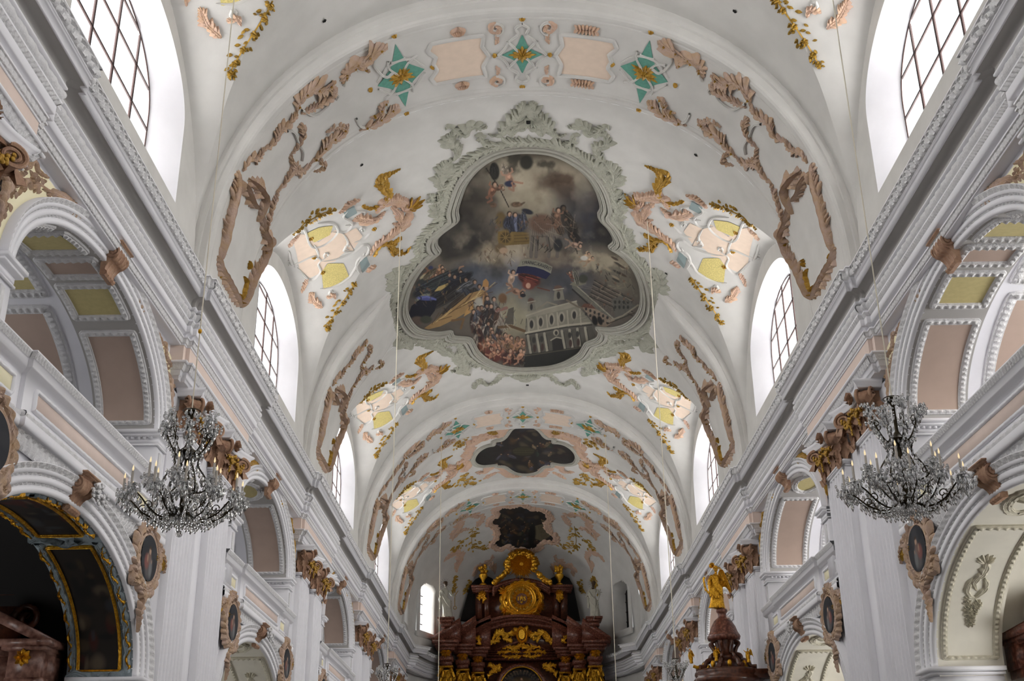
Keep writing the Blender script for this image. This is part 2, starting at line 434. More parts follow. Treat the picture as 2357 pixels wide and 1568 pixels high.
# ---- arcade walls ------------------------------------------------
ZI, LA, LB = 4.34, 3.72, 2.03      # lower arch springing and semi axes
ZU, UA, UB = 8.77, 3.38, 1.74       # upper arch
XA = 7.05
def arc_z(d, z0, a, b): return z0+b*np.sqrt(np.clip(1-(d/a)**2, 0, 1))
for s in (-1, 1):
    mb = MB()
    def strip(ys, zlo, zhi, x=XA):
        mb.grid(np.array([[(s*x, y, a) for y, a in zip(ys, zlo)], [(s*x, y, b) for y, b in zip(ys, zhi)]]))
    prev = YMIN
    for yb in BAYS:
        for (a, b, z0, zb, zt) in ((LA, LB, ZI, 0, 7.7), (UA, UB, ZU, 7.7, 12.0)):
            d = a*np.sin(np.linspace(-PI/2, PI/2, 41)); ys = yb+d
            strip(ys, arc_z(d, z0, a, b), np.full(41, zt))
            strip([yb-6.65, yb-a], [zb, zb], [zt, zt]); strip([yb+a, yb+6.65], [zb, zb], [zt, zt])
    strip([BAYS[-1]+6.65, YAPSE+.5], [0, 0], [12.0, 12.0]); strip([YMIN, BAYS[0]-6.65], [0, 0], [12, 12]) if BAYS[0]-6.65 > YMIN else None
    struct(mb.obj('wall_'+SIDE[s], 'wall_white'))
    # reveals, soffits of the arches, gallery and chapel rooms behind
    for i, yb in enumerate(BAYS):
        for nm, (a, b, z0, zb) in dict(chapel=(LA, LB, ZI, 0), gallery=(UA, UB, ZU, 7.2)).items():
            def tun(mb, x0, x1, a, b, z0, zb, n=1):
                t = np.linspace(0, PI, 41)
                L = [(-a, zb)]+[(-a*math.cos(q), z0+b*math.sin(q)) for q in t]+[(a, zb)]
                mb.grid(np.array([[(s*x, yb+d, z) for d, z in L] for x in np.linspace(x0, x1, n+1)]))
            m1 = MB(); tun(m1, XA, 8.2, a, b, z0, zb)
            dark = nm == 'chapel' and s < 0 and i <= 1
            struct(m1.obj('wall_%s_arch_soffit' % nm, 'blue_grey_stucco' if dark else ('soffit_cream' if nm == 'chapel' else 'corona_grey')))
            m2 = MB(); a2, b2, z2 = a+.45, b+.25, z0+.1
            tun(m2, 8.2, 12.2, a2, b2, z2, zb, 2)
            # ring wall between soffit arch and the wider room
            t = np.linspace(0, PI, 41)
            L0 = [(-a, zb)]+[(-a*math.cos(q), z0+b*math.sin(q)) for q in t]+[(a, zb)]
            L1 = [(-a2, zb)]+[(-a2*math.cos(q), z2+b2*math.sin(q)) for q in t]+[(a2, zb)]
            m2.grid(np.array([[(s*8.2, yb+d, z) for d, z in L] for L in (L0, L1)]))
            # outer wall with a rectangular window hole
            hw, hz0, hz1 = (1.7, 8.0, 10.0) if nm == 'gallery' else (1.5, 1.8, 4.6)
            m2.box(*sorted((s*12.2, s*12.4)), yb-a2, yb-hw, zb, z2+b2); m2.box(*sorted((s*12.2, s*12.4)), yb+hw, yb+a2, zb, z2+b2)
            m2.box(*sorted((s*12.2, s*12.4)), yb-hw, yb+hw, zb, hz0); m2.box(*sorted((s*12.2, s*12.4)), yb-hw, yb+hw, hz1, z2+b2)
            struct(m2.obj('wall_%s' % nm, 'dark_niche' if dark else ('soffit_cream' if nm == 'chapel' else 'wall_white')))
        if i:
            struct(MB().box(*sorted((s*(XA+.06), s*12.2)), yb-3.4, yb+3.4, 7.05, 7.2).obj('floor_gallery', 'floor_stone'))
struct(MB().box(-7.4, 7.4, YMIN-.3, YMIN, 0, 21).obj('wall_west', 'wall_white'))

# ---- the main entablature: a mitred sweep that breaks forward over each pier
def cornice_path(s):
    P = []; R0, R1, R2 = 7.11, 7.03, 6.95
    for yc in PIERS:
        if yc+2.6 < YMIN: continue
        a, b = yc-2.45, yc+2.45
        if a > YMIN: P += [(R0, a-.16), (R1, a-.16), (R1, a), (R2, a)]
        else: P += [(R2, YMIN)]
        if yc == PIERS[-1]: P += [(R2, 67.6), (R1, 67.6)]
        else: P += [(R2, b), (R1, b), (R1, b+.16), (R0, b+.16)]
    P[0] = (P[0][0], YMIN)
    P += [(6.9, 67.75), (6.2, 71.2), (4.9, 74.3), (3.0, 76.3)]
    out = []
    for p in P:
        if not out or abs(out[-1][0]-p[0])+abs(out[-1][1]-p[1]) > 1e-4: out.append(p)
    return out
def sweep2(mb, path, prof, s, disp=None, pitch=None, cont=None):
    """path: (distance from axis, y) along one side; prof: (projection, z)"""
    P = np.array([(-x, y) for x, y in path]); N = len(P)
    D = np.diff(P, axis=0); D /= np.linalg.norm(D, axis=1)[:, None]; Nn = np.stack([D[:, 1], -D[:, 0]], -1)
    Mi = np.zeros_like(P)
    for i in range(N):
        a = Nn[max(i-1, 0)]; b = Nn[min(i, N-2)]; Mi[i] = (a+b)/(1+a@b+1e-9)
    prof = np.asarray(prof, float); pn = np.gradient(prof, axis=0); pn = np.stack([pn[:, 1], -pn[:, 0]], -1); pn /= np.linalg.norm(pn, axis=1)[:, None]+1e-9
    for i in range(N-1):
        A = P[i]+prof[:, :1]*Mi[i]; B = P[i+1]+prof[:, :1]*Mi[i+1]
        Ls = np.linalg.norm(P[i+1]-P[i])
        k = 1 if disp is None or Ls < .5 else max(1, int(round(Ls/pitch)))*8
        T = np.linspace(0, 1, k+1)
        XY = A[None]*(1-T[:, None, None])+B[None]*T[:, None, None]
        Z = np.broadcast_to(prof[:, 1], XY.shape[:2]).copy()
        if disp is not None and k > 1:
            h = disp(T*k/8, np.linspace(0, 1, len(prof)))
            XY = XY+h[:, :, None]*pn[None, :, :1]*Nn[i]; Z = Z+h*pn[None, :, 1]
        mb.grid(np.dstack([-s*XY[:, :, 0], XY[:, :, 1], Z]))
def d_leaf(amp):      # leaf and dart
    def f(T, q): T = T[:, None]; q = q[None]; e = np.sin(PI*q); return amp*e*(np.abs(np.cos(PI*T+1.2*(q-.5)))**.7*1.3-.75+.3*np.cos(6*PI*T)*e)
    return f
def d_scroll(amp):
    def f(T, q):
        T = T[:, None]; q = q[None]; x = (T % 1-.5); r = np.hypot(x*1.1, q-.45); th = np.arctan2(q-.45, x)
        return amp*np.sin(PI*np.clip(q, 0, 1))*(np.cos(r*17-th)*.8+.3*np.cos(6*PI*T+3*q))
    return f
def d_bead(amp):
    def f(T, q): return amp*np.sin(PI*q)[None]*(np.abs(np.sin(PI*T))[:, None]*1.6-.8)
    return f
wcor = [[(-.25, 10.69), (.25, 10.69), (.27, 10.69), (.27, 10.72)], [(.34, 10.81), (.34, 10.84), (.28, 10.86), (.28, 10.91), (.37, 10.91), (.39, 10.92), (.39, 11.03), (.39, 11.05)],
        [(.44, 11.12), (.44, 11.15), (.38, 11.16), (.38, 11.19)], [(.42, 11.365), (.47, 11.375), (.47, 11.41), (.45, 11.42)], [(.64, 11.57), (.64, 11.55), (.67, 11.55), (.67, 11.70), (.69, 11.70), (.69, 11.74), (.70, 11.74), (.70, 11.76)],
        [(.79, 11.94), (.79, 11.96), (.0, 11.98), (-.3, 11.98)]]
tor = [(.35+.11*math.sin(t)*1.0, 11.275-.09*math.cos(t)) for t in np.linspace(.1, PI-.35, 8)]
tor = [(.36, 11.19)]+tor+[(.42, 11.365)]
for s in (-1, 1):
    path = cornice_path(s)
    root = MB()
    for pr_ in wcor: sweep2(root, path, pr_, s)
    # small leaves on the fascia
    e = root.obj('trim_cornice_'+SIDE[s], 'moulding_white'); struct(e)
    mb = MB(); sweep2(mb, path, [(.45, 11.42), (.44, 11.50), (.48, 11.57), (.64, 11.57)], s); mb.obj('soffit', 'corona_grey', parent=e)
    mb = MB()
    cy = [(.27+.07*q+.012*math.sin(2*PI*q), 10.72+.09*q-.012*math.sin(2*PI*q)) for q in np.linspace(0, 1, 6)]
    sweep2(mb, path, cy, s, d_leaf(.018), .13)
    cy = [(.38+.06*q, 11.05+.07*q) for q in np.linspace(0, 1, 4)]; sweep2(mb, path, cy, s, d_bead(.02), .09)
    sweep2(mb, path, tor, s, d_leaf(.024), .3)
    cy = [(.70+.09*q+.015*math.sin(2*PI*q), 11.76+.18*q-.02*math.sin(2*PI*q)) for q in np.linspace(0, 1, 11)]
    sweep2(mb, path, cy, s, d_scroll(.05), .3)
    mb.obj('ornament_course', 'ornate_white', parent=e, smooth=True)
    # frieze and architrave only over the piers; over the arches a plain wall strip
    for i, yc in enumerate(PIERS):
        if i == 0: continue
        yb_ = yc+2.45 if yc < 60 else 67.6
        pp = [(7.06, yc-2.45-.16), (7.03, yc-2.45-.16), (7.03, yc-2.45), (6.95, yc-2.45), (6.95, yb_), (7.03, yb_), (7.03, yb_+.16), (7.06, yb_+.16)]
        t = thing('pier_entablature', '', 'entablature', 'broken-forward entablature blocks above the paired pilasters')
        t['label'] = 'white architrave and pink frieze block above the %s pilaster pair on the %s wall' % (ORD[i-1], SIDE[s])
        mb = MB(); sweep2(mb, pp, [(.25, 10.33), (.25, 10.70)], s); mb.obj('frieze', 'pink_plaster', parent=t)
        mb = MB()
        sweep2(mb, pp, [(.17, 10.0), (.19, 10.0), (.19, 10.08), (.22, 10.08), (.22, 10.17), (.24, 10.18)], s)
        sweep2(mb, pp, [(.34, 10.29), (.37, 10.30), (.37, 10.33), (.2, 10.335)], s)
        sweep2(mb, pp, [(-.2, 10.0), (.17, 10.0)], s)
        mb.obj('architrave', 'moulding_white', parent=t)
        mb = MB(); cy = [(.24+.1*q, 10.18+.11*q-.02*math.sin(2*PI*q)) for q in np.linspace(0, 1, 6)]
        sweep2(mb, pp, cy, s, d_leaf(.018), .13); mb.obj('leaf_moulding', 'ornate_white', parent=t, smooth=True)
# ================================================================== RELIEF ORNAMENT TOOLS
def resample(P, step, closed=False):
    P = np.asarray(P, float)
    if closed: P = np.vstack([P, P[:1]])
    s = np.concatenate([[0], np.cumsum(np.linalg.norm(np.diff(P, axis=0), axis=1))])
    n = max(4, int(s[-1]/step)); t = np.linspace(0, s[-1], n+1)
    return np.stack([np.interp(t, s, P[:, k]) for k in range(P.shape[1])], -1), t
HOLD = [0]
def cutp(mb):
    if not HOLD[0]: mb.cut()
class hold:
    def __enter__(s): HOLD[0] += 1
    def __exit__(s, *a): HOLD[0] -= 1
def metric(surf, P):
    """length of one unit of each surface parameter at P"""
    P = np.asarray(P, float); e = .01; z = np.zeros(P.shape[:-1])
    a = surf(P[..., 0]+e, P[..., 1], z)-surf(P[..., 0]-e, P[..., 1], z); b = surf(P[..., 0], P[..., 1]+e, z)-surf(P[..., 0], P[..., 1]-e, z)
    return np.stack([np.clip(np.linalg.norm(a, axis=-1)/(2*e), .3, 6), np.clip(np.linalg.norm(b, axis=-1)/(2*e), .3, 6)], -1)
def ribbon(mb, surf, pts, w, h, lob=4., amp=.45, lean=.35, closed=False, taper=.25, m=11, step=None, side=0, smooth=True, base=0., groove=.25, seed=None):
    """leafy relief band along a curve on a surface; w half width, h height, lob leaves per metre,
    amp leaf depth, side -1/0/+1: which edge is leafy, the other being a plain scroll edge"""
    cutp(mb)
    C = spl(pts, 8, closed) if smooth else np.asarray(pts, float)
    if closed: C = np.vstack([C, C[:1]])
    Mt = metric(surf, C); d = np.diff(C, axis=0)*(Mt[1:]+Mt[:-1])/2
    s0 = np.concatenate([[0], np.cumsum(np.linalg.norm(d, axis=1))]); L = s0[-1]
    n = max(6, int(L/(step or max(.013, min(.07, .15/lob))))); s = np.linspace(0, L, n+1)
    C = np.stack([np.interp(s, s0, C[:, 0]), np.interp(s, s0, C[:, 1])], -1); Mt = np.stack([np.interp(s, s0, Mt[:, 0]), np.interp(s, s0, Mt[:, 1])], -1)
    T = np.gradient(C, axis=0)*Mt
    if closed: T[0] = T[-1] = T[0]+T[-1]
    T /= np.linalg.norm(T, axis=1)[:, None]+1e-9; N = np.stack([-T[:, 1], T[:, 0]], -1)
    R = np.random.RandomState(int(abs(L*977+len(pts)*13)) % 99991 if seed is None else seed)
    ph = s*lob; ph = ph+.5+.45*np.sin(ph*.9+R.uniform(0, 6))*.9-.45*math.sin(0); ph = np.maximum.accumulate(ph-ph.min()); k = ph.astype(int); rv = R.uniform(.25, 1.3, (2, k.max()+4))
    tp = np.ones(len(s)) if (closed or taper <= 0) else np.clip(np.minimum(s, L-s)/(taper*L+1e-6), 0, 1)**.6*.85+.15
    w = (np.interp(s/L, np.linspace(0, 1, len(w)), w) if hasattr(w, '__len__') else w)*tp
    q = np.linspace(-1, 1, m); f1, f2 = ph % 1, (ph+.37) % 1; k2 = (ph+.37).astype(int)
    leaf = lambda f: np.clip(np.sin(PI*np.clip(f*1.06, 0, 1)**.6), 0, 1)**.5
    e1 = np.full(len(s), .8) if side == 1 else (1-amp)+amp*1.3*leaf(f1)*rv[0][k]
    e2 = np.full(len(s), .8) if side == -1 else (1-amp)+amp*1.3*leaf(f2)*rv[1][k2]
    ww = np.where(q[None] < 0, e1[:, None], e2[:, None])*w[:, None]
    off = q[None, :, None]*ww[:, :, None]*N[:, None]-(np.abs(q)**1.5)[None, :, None]*lean*w[:, None, None]*T[:, None]
    P = C[:, None]+off/Mt[:, None]
    gr = np.where(q[None] < 0, np.cos(2*PI*(f1[:, None]-.5+.35*np.abs(q)[None])), np.cos(2*PI*(f2[:, None]-.5+.35*np.abs(q)[None])))
    a = np.abs(q)[None]; edge = np.clip(a*1.4-.15, 0, 1)
    H = h*(tp[:, None]**.5)*((1-a**4)*(.62+.1*np.cos(3*PI*a))+groove*.55*gr*edge*(1-a**6)+.22*np.exp(-((a-.42)/.12)**2))
    H = np.where(a > .99, 0, np.maximum(H, .004))+base*(a < .99)
    if side: H = H+h*.45*np.exp(-((q[None]*side*-1-.72)/.16)**2)*(tp[:, None])
    mb.grid(surf(P[..., 0], P[..., 1], H)); return C
def curl(c, r, a0, turns=1.2, d=1, n=26, r1=.12, sx=1., sy=1.):
    t = np.linspace(0, 1, n); R = r*(1-t*(1-r1)); A = a0+d*2*PI*turns*t
    return np.stack([c[0]+R*np.cos(A)*sx, c[1]+R*np.sin(A)*sy], -1)
def leafs(mb, surf, P, A, ln, wd, h, n=4):
    """small pointed leaves at points P with directions A, laid in the tangent plane"""
    t = np.linspace(0, 1, n); k = np.array([-1, 0, 1.]); P = np.asarray(P, float); e = .01; z = np.zeros(len(P))
    O = surf(P[:, 0], P[:, 1], z); U = surf(P[:, 0]+e, P[:, 1], z)-O; W = surf(P[:, 0], P[:, 1]+e, z)-O; H1 = surf(P[:, 0], P[:, 1], z+.1)-O
    for o, u, w, n_, a in zip(O, U, W, H1, A):
        n_ = n_/(np.linalg.norm(n_)+1e-9); u = u/(np.linalg.norm(u)+1e-9); w = w-n_*(w@n_); v = w-u*(w@u); v /= np.linalg.norm(v)+1e-9
        d = u*math.cos(a)+v*math.sin(a); s_ = -u*math.sin(a)+v*math.cos(a); wv = wd*np.sin(PI*np.clip(t*.9+.08, 0, 1))**.8
        Hh = h*(np.sin(PI*t)[:, None]*.6+.4)*(1-.9*np.abs(k))[None]
        mb.grid(o+d*(t*ln)[:, None, None]+s_*(k[None]*wv[:, None])[..., None]+n_*Hh[..., None])
def fan(mb, surf, c, a, spread, n, ln, wd, h):
    cutp(mb)
    for i, b in enumerate(np.linspace(-spread, spread, n)):
        f = 1-.35*abs(b/spread)**2 if spread else 1
        leafs(mb, surf, [c], [a+b], ln*f, wd, h, 5)
def flower(mb, surf, c, r, h, n=6):
    cutp(mb)
    leafs(mb, surf, [c]*n, [i*2*PI/n for i in range(n)], r, r*.36, h, 4)
    leafs(mb, surf, [(c[0]-r*.15, c[1])], [0], r*.3, r*.15, h*1.6, 4)
def vine(mb, surf, pts, seed, ln=.14, dens=9, spread=.16, flowers=3, h=.05):
    cutp(mb)
    with hold(): _vine(mb, surf, pts, seed, ln, dens, spread, flowers, h)
def _vine(mb, surf, pts, seed, ln, dens, spread, flowers, h):
    R = random.Random(seed); C = spl(pts, 10); Mt = metric(surf, C); d = np.diff(C, axis=0)*Mt[1:]
    s = np.concatenate([[0], np.cumsum(np.linalg.norm(d, axis=1))]); ribbon(mb, surf, pts, .022, h*.6, lob=1, amp=0, lean=0, m=3, taper=0)
    n = int(s[-1]*dens*1.5); ln = ln*.8
    for k in range(n):
        t = R.random(); i = int(np.searchsorted(s, t*s[-1])); i = min(max(i, 1), len(C)-1); T = (C[i]-C[i-1])*Mt[i]; a = math.atan2(T[1], T[0]); f = .5+.8*math.sin(PI*t)
        sd = R.choice((-1, 1)); o = R.uniform(0, spread)*f
        p = C[i]+o*sd*np.array([-math.sin(a), math.cos(a)])/Mt[i]; l2 = ln*R.uniform(.7, 1.2)*(.6+.4*f)
        leafs(mb, surf, [p], [a+sd*R.uniform(.3, 1.4)], l2, l2*.3, h, 4)
    for k in range(flowers):
        i = int((k+.7)/(flowers+.4)*len(C)); i = min(i, len(C)-1); flower(mb, surf, C[i], ln*.7, h*1.3)
def patch(mb, surf, outline, h=.006, n=9):
    """filled star-shaped patch on a surface, following its curve"""
    cutp(mb)
    O, _ = resample(outline, .06, True); O = O[:-1]; c = O.mean(0); t = np.linspace(0.001, 1, n)
    P = c+(O[None]-c)*t[:, None, None]; mb.grid(surf(P[..., 0], P[..., 1], np.full(P.shape[:2], h)), cv=True)
def moulding(mb, surf, pts, w, h, closed=True, prof=None, step=.05, bead=0, smooth=False, lob=8):
    """plain moulding along a curve; prof = list of (q, height fraction)"""
    cutp(mb)
    C, s = resample(spl(pts, 8, closed) if smooth else pts, step, closed)
    T = np.gradient(C, axis=0)
    if closed: T[0] = T[-1] = C[1]-C[-2]
    T /= np.linalg.norm(T, axis=1)[:, None]+1e-9; N = np.stack([-T[:, 1], T[:, 0]], -1)
    prof = prof or [(-1, 0), (-.95, .6), (-.6, .7), (-.5, 1), (0, .85), (.5, 1), (.6, .7), (.95, .6), (1, 0)]
    q = np.array([p[0] for p in prof]); hh = np.array([p[1] for p in prof])
    P = C[:, None]+q[None, :, None]*w*N[:, None]; H = np.broadcast_to(hh*h, P.shape[:2]).copy()
    if bead: H = H+bead*np.clip(1-np.abs(q)*1.3, 0, 1)[None]*np.cos(2*PI*lob*s)[:, None]
    mb.grid(surf(P[..., 0], P[..., 1], H))

# ================================================================== ARCADES
def wallS(s, X=XA):
    return lambda y, z, h: np.stack(np.broadcast_arrays(s*(X-np.asarray(h, float)), y, z), -1)
def ellS(s, yb, a, b, z0, up=None):
    """soffit of an elliptical arch: p = arc parameter in [0,1] (near to far), q = distance from nave axis"""
    def f(p, q, h):
        t = PI*(1-np.asarray(p, float)); aa = a-np.asarray(h, float)
        return np.stack(np.broadcast_arrays(s*np.asarray(q, float), yb+aa*np.cos(t), z0+(b-h)*np.sin(t)), -1)
    return f
def archivolt(mb, mbo, s, yb, a, b, z0, da, db, legs, X=XA):
    t = np.concatenate([np.linspace(0, PI, 73)])
    def ring(prof, m, disp=None):
        Pp = []
        for w, h in prof:
            aa, bb = a+da*w, b+db*w
            L = [(-aa, legs)]+[(-aa*math.cos(q), z0+bb*math.sin(q)) for q in t]+[(aa, legs)]
            Pp.append([(s*(X-h), yb+d, z) for d, z in L])
        m.grid(np.array(Pp))
    ring([(0, -.02), (0, .07), (.24, .07), (.25, .03)], mb); ring([(.33, .03), (.34, .10), (.56, .10), (.57, .06)], mb)
    ring([(.65, .06), (.66, .13), (.80, .13)], mb); ring([(.98, .19), (1.0, .19), (1.0, -.02)], mb)
    # bead rows and the leaf course, displaced along the curve
    for (w0, w1, h0, h1, am, pitch) in ((.25, .33, .05, .07, .022, .13), (.57, .65, .08, .10, .022, .13), (.80, .98, .13, .19, .02, .17)):
        q = np.linspace(0, 1, 5); K = int((a*2.7)/pitch)*6; tt = np.linspace(0, PI, K)
        W = w0+(w1-w0)*q; Hh = h0+(h1-h0)*q
        H = Hh[None]+am*np.sin(PI*q)[None]*np.cos(tt/PI*K/6*2*PI)[:, None]
        A_, B_ = a+da*W, b+db*W
        mbo.grid(np.stack([s*(X-H), yb-A_[None]*np.cos(tt)[:, None], z0+B_[None]*np.sin(tt)[:, None]], -1))
        if legs < z0-.05:
            for sg in (-1, 1):
                zz = np.linspace(legs, z0, max(2, int((z0-legs)/pitch*1.5)*6))
                H = Hh[None]+am*np.sin(PI*q)[None]*np.cos((zz-legs)/pitch*2*PI*.7)[:, None]
                mbo.grid(np.stack([s*(X-H), yb+sg*A_[None]+0*H, zz[:, None]+0*H], -1))
def console(s, yb, z1, hgt, lab, grp, white=False):
    t = thing('scroll_console', lab, 'keystone', grp); yw = .24; k = hgt/.75; px_ = 1.0
    c = (.20, -.25)
    prof = [(-.03, -.07), (.34, -.07)]+[(c[0]+.17*math.cos(a), c[1]+.19*math.sin(a)) for a in np.linspace(.8, -1.5, 14)]
    prof += [(.15, -.50), (.09, -.60), (.08, -.66), (.13, -.70), (.14, -.75), (.09, -.80), (-.03, -.78)]
    P = np.array([(p*.78, z*k) for p, z in prof]); ys = np.linspace(-1, 1, 49)
    rg = 1-.16*np.abs(np.sin(ys*PI*2))**.6-.08*(np.abs(ys) > .9)
    g = np.array([[(s*(XA-(p*f if p > 0 else p)), yb+y*yw*(1-.25*min(1, max(0, -z/k-.3))), z1+z) for p, z in P] for y, f in zip(ys, rg)])
    mb = MB(); mb.grid(g)
    for gg in (g[0], g[-1]): mb.add(gg, [np.array([list(range(len(gg)))])])
    mb.obj('bracket', 'capital_brown', parent=t, smooth=True)
    mb = MB(); mb.box(*sorted((s*(XA+.03), s*(XA-.29))), yb-yw-.03, yb+yw+.03, z1-.05, z1-.07*0-.0); mb.box(*sorted((s*(XA+.03), s*(XA-.32))), yb-yw-.06, yb+yw+.06, z1-.025, z1)
    mb.obj('cap_slab', 'capital_brown', parent=t)
    mb = MB()
    for sg in (-1, 1):
        sp = curl((.20, -.25*k), .15, 1.5, 1.8, -1, 36, .1, 1, k)
        mb.tube([(s*(XA-p*.78), yb+sg*(yw*1.0), z1+z) for p, z in sp], .024, 5)
    mb.obj('volute', 'capital_brown', parent=t, smooth=True)
    if white:
        mb = MB(); R = random.Random(3)
        for i in range(46):
            a = R.uniform(0, 2*PI); r_ = R.random()**.5
            mb.blob((s*(XA-.34+R.uniform(-.04, .04)), yb+.3+.3*r_*math.cos(a), z1-.30*k+.17*r_*math.sin(a)), (.03, .06, .03), 6, 5)
        mb.obj('white_leaf_cartouche', 'ornate_white', parent=t, smooth=True)
    return t
E_ = {}
for s in (-1, 1):
    for i, yb in enumerate(BAYS):
        if i == 0: continue
        B = ORD[i-1]; S_ = SIDE[s]
        t = thing('gallery_arch', 'white moulded arch frame of the %s gallery opening on the %s wall' % (B, S_), 'arch', 'upper gallery arches')
        mb, mo = MB(), MB(); archivolt(mb, mo, s, yb, UA, UB, ZU, .46, .36, ZU)
        mb.obj('archivolt', 'moulding_white', parent=t); mo.obj('bead_course', 'ornate_white', parent=t, smooth=True)
        for sg in (-1, 1):     # jamb pilaster with impost
            a0, a1 = UA, UA+.5
            def bx(mb, x0, x1, e, z0, z1):
                ya, yb_ = sorted((yb+sg*(a0-e), yb+sg*(a1+.02))); mb.box(*sorted((s*x0, s*x1)), ya, yb_, z0, z1)
            mb = MB(); bx(mb, XA-.08, 8.16, .012, 7.2, 8.48); mb.obj('jamb', 'wall_white', parent=t)
            mb = MB()
            for e, z0, z1 in ((.05, 8.48, 8.51), (.03, 8.54, 8.62), (.12, 8.65, 8.69), (.16, 8.71, 8.77)):
                bx(mb, XA-.08-e*.9, 8.16, e, z0, z1)
            bx(mb, XA-.1, 8.16, .02, 8.48, 8.77)
            for k in range(9):
                x = XA+k*.11; mb.box(*sorted((s*x, s*(x+.06))), *sorted((yb+sg*(a0-.07), yb+sg*a0)), 8.60, 8.65)
            mb.obj('impost', 'moulding_white', parent=t)
            mb = MB(); mb.box(*sorted((s*(XA-.1), s*(XA-.075))), *sorted((yb+sg*(a0+.18), yb+sg*(a1-.2))), 7.9, 8.4)
            mb.obj('jamb_panel', 'ornate_white', parent=t)
        console(s, yb+.02, 10.86, .56, 'brown scroll keystone at the crown of the %s gallery arch on the %s wall' % (B, S_), 'scroll keystones under the main cornice')
        t = thing('chapel_arch', 'white moulded arch frame of the %s ground-floor chapel on the %s wall' % (B, S_), 'arch', 'lower chapel arches')
        mb, mo = MB(), MB(); archivolt(mb, mo, s, yb, LA, LB, ZI, .66, .40, ZI)
        mb.obj('archivolt', 'moulding_white', parent=t); mo.obj('bead_course', 'ornate_white', parent=t, smooth=True)
        for sg in (-1, 1):
            mb = MB(); a0, a1 = LA, LA+.56
            for e, z0, z1, x1 in ((.012, 0, 4.02, 8.16), (.05, 4.02, 4.06, 8.16), (.03, 4.08, 4.19, 8.16), (.12, 4.21, 4.25, 8.16), (.18, 4.27, 4.34, 8.16)):
                ya, y2 = sorted((yb+sg*(a0-e), yb+sg*a1)); mb.box(*sorted((s*(XA-.08-e*.9), s*x1)), ya, y2, z0, z1)
            mb.obj('jamb', 'moulding_white', parent=t)
        console(s, yb-.12, 6.86, .56, 'brown scroll keystone with white leaf cartouche above the %s chapel arch on the %s wall' % (B, S_), 'scroll keystones under the galleries', white=True)
        # gallery parapet
        t = thing('gallery_parapet', 'white gallery parapet with a long pink panel above the %s chapel on the %s wall' % (B, S_), 'parapet', 'gallery parapets')
        Rr, Pp = 7.03, 6.96
        path = [(Rr, yb-4.27), (Rr, yb-2.5), (Pp, yb-2.5), (Pp, yb+2.4), (Rr, yb+2.4), (Rr, yb+4.27)]
        mb = MB()
        sweep2(mb, path, [(0, 6.78), (.12, 6.80), (.15, 6.82), (.15, 6.93), (.11, 6.94)], s)
        sweep2(mb, path, [(.04, 7.06), (.02, 7.07), (.0, 7.09), (0, 7.60), (.04, 7.61), (.10, 7.65), (.12, 7.66), (.12, 7.76), (.14, 7.77)], s)
        sweep2(mb, path, [(.19, 7.85), (.19, 7.87), (-.25, 7.88), (-.25, 7.2)], s)
        mb.obj('body', 'moulding_white', parent=t)
        mb = MB(); sweep2(mb, path, [(.11+.05*math.sin(PI*q)-.07*q, 6.94+.12*q) for q in np.linspace(0, 1, 6)], s, d_leaf(.025), .26)
        sweep2(mb, path, [(.14+.05*q, 7.77+.08*q) for q in np.linspace(0, 1, 5)], s, d_bead(.012), .09)
        path2 = [(7.04, yb-4.27), (7.04, yb-2.5), (7.0, yb-2.5), (7.0, yb+2.4), (7.04, yb+2.4), (7.04, yb+4.27)]
        sweep2(mb, path2, [(.0+.14*q, 6.58+.19*q-.03*math.sin(2*PI*q)) for q in np.linspace(0, 1, 7)], s, d_scroll(.022), .2)
        mb.obj('leaf_course', 'ornate_white', parent=t, smooth=True)
        for (y0, y1, X, cm) in ((-2.15, 2.05, Pp, 'pink_plaster'), (-4.0, -2.75, Rr, 'cream_yellow'), (2.65, 4.0, Rr, 'cream_yellow')):
            mb = MB(); mb.box(*sorted((s*(X-.015), s*(X+.02))), yb+y0, yb+y1, 7.2, 7.48); mb.obj('panel', cm, parent=t)
            mb = MB(); moulding(mb, wallS(s, X-.0), [(yb+y0, 7.2), (yb+y1, 7.2), (yb+y1, 7.48), (yb+y0, 7.48)], .035, .05, True, step=.08, bead=.01)
            mb.obj('panel_frame', 'moulding_white', parent=t)
# ================================================================== PILASTERS
def acanthus(mb, o, ex, ey, ez, w, L, curlr, lob=5, m=7, n=14):
    """leaf rising along ez from o, curling out along ex, width along ey"""
    o, ex, ey, ez = [np.asarray(v, float) for v in (o, ex, ey, ez)]
    t = np.linspace(0, 1, n); q = np.linspace(-1, 1, m)
    up = np.where(t < .75, t/.75, 1-.45*((t-.75)/.25)**1.2)*L
    out = .04+curlr*np.clip((t-.25)/.75, 0, 1)**1.8
    wv = w*(.55+.55*np.sin(PI*np.clip(t, 0, 1)**.8))*(1-.30*np.abs(np.sin(PI*lob*t)))*(1-t**6*.8)
    G = o+ez*up[:, None, None]+ex*(out[:, None]*(1-.35*(q**2))[None]+.03*np.cos(q*PI*2)[None])[..., None]+ey*(q[None]*wv[:, None])[..., None]-ez*(.10*L*np.abs(q)[None]*np.ones(n)[:, None])[..., None]
    mb.grid(G)
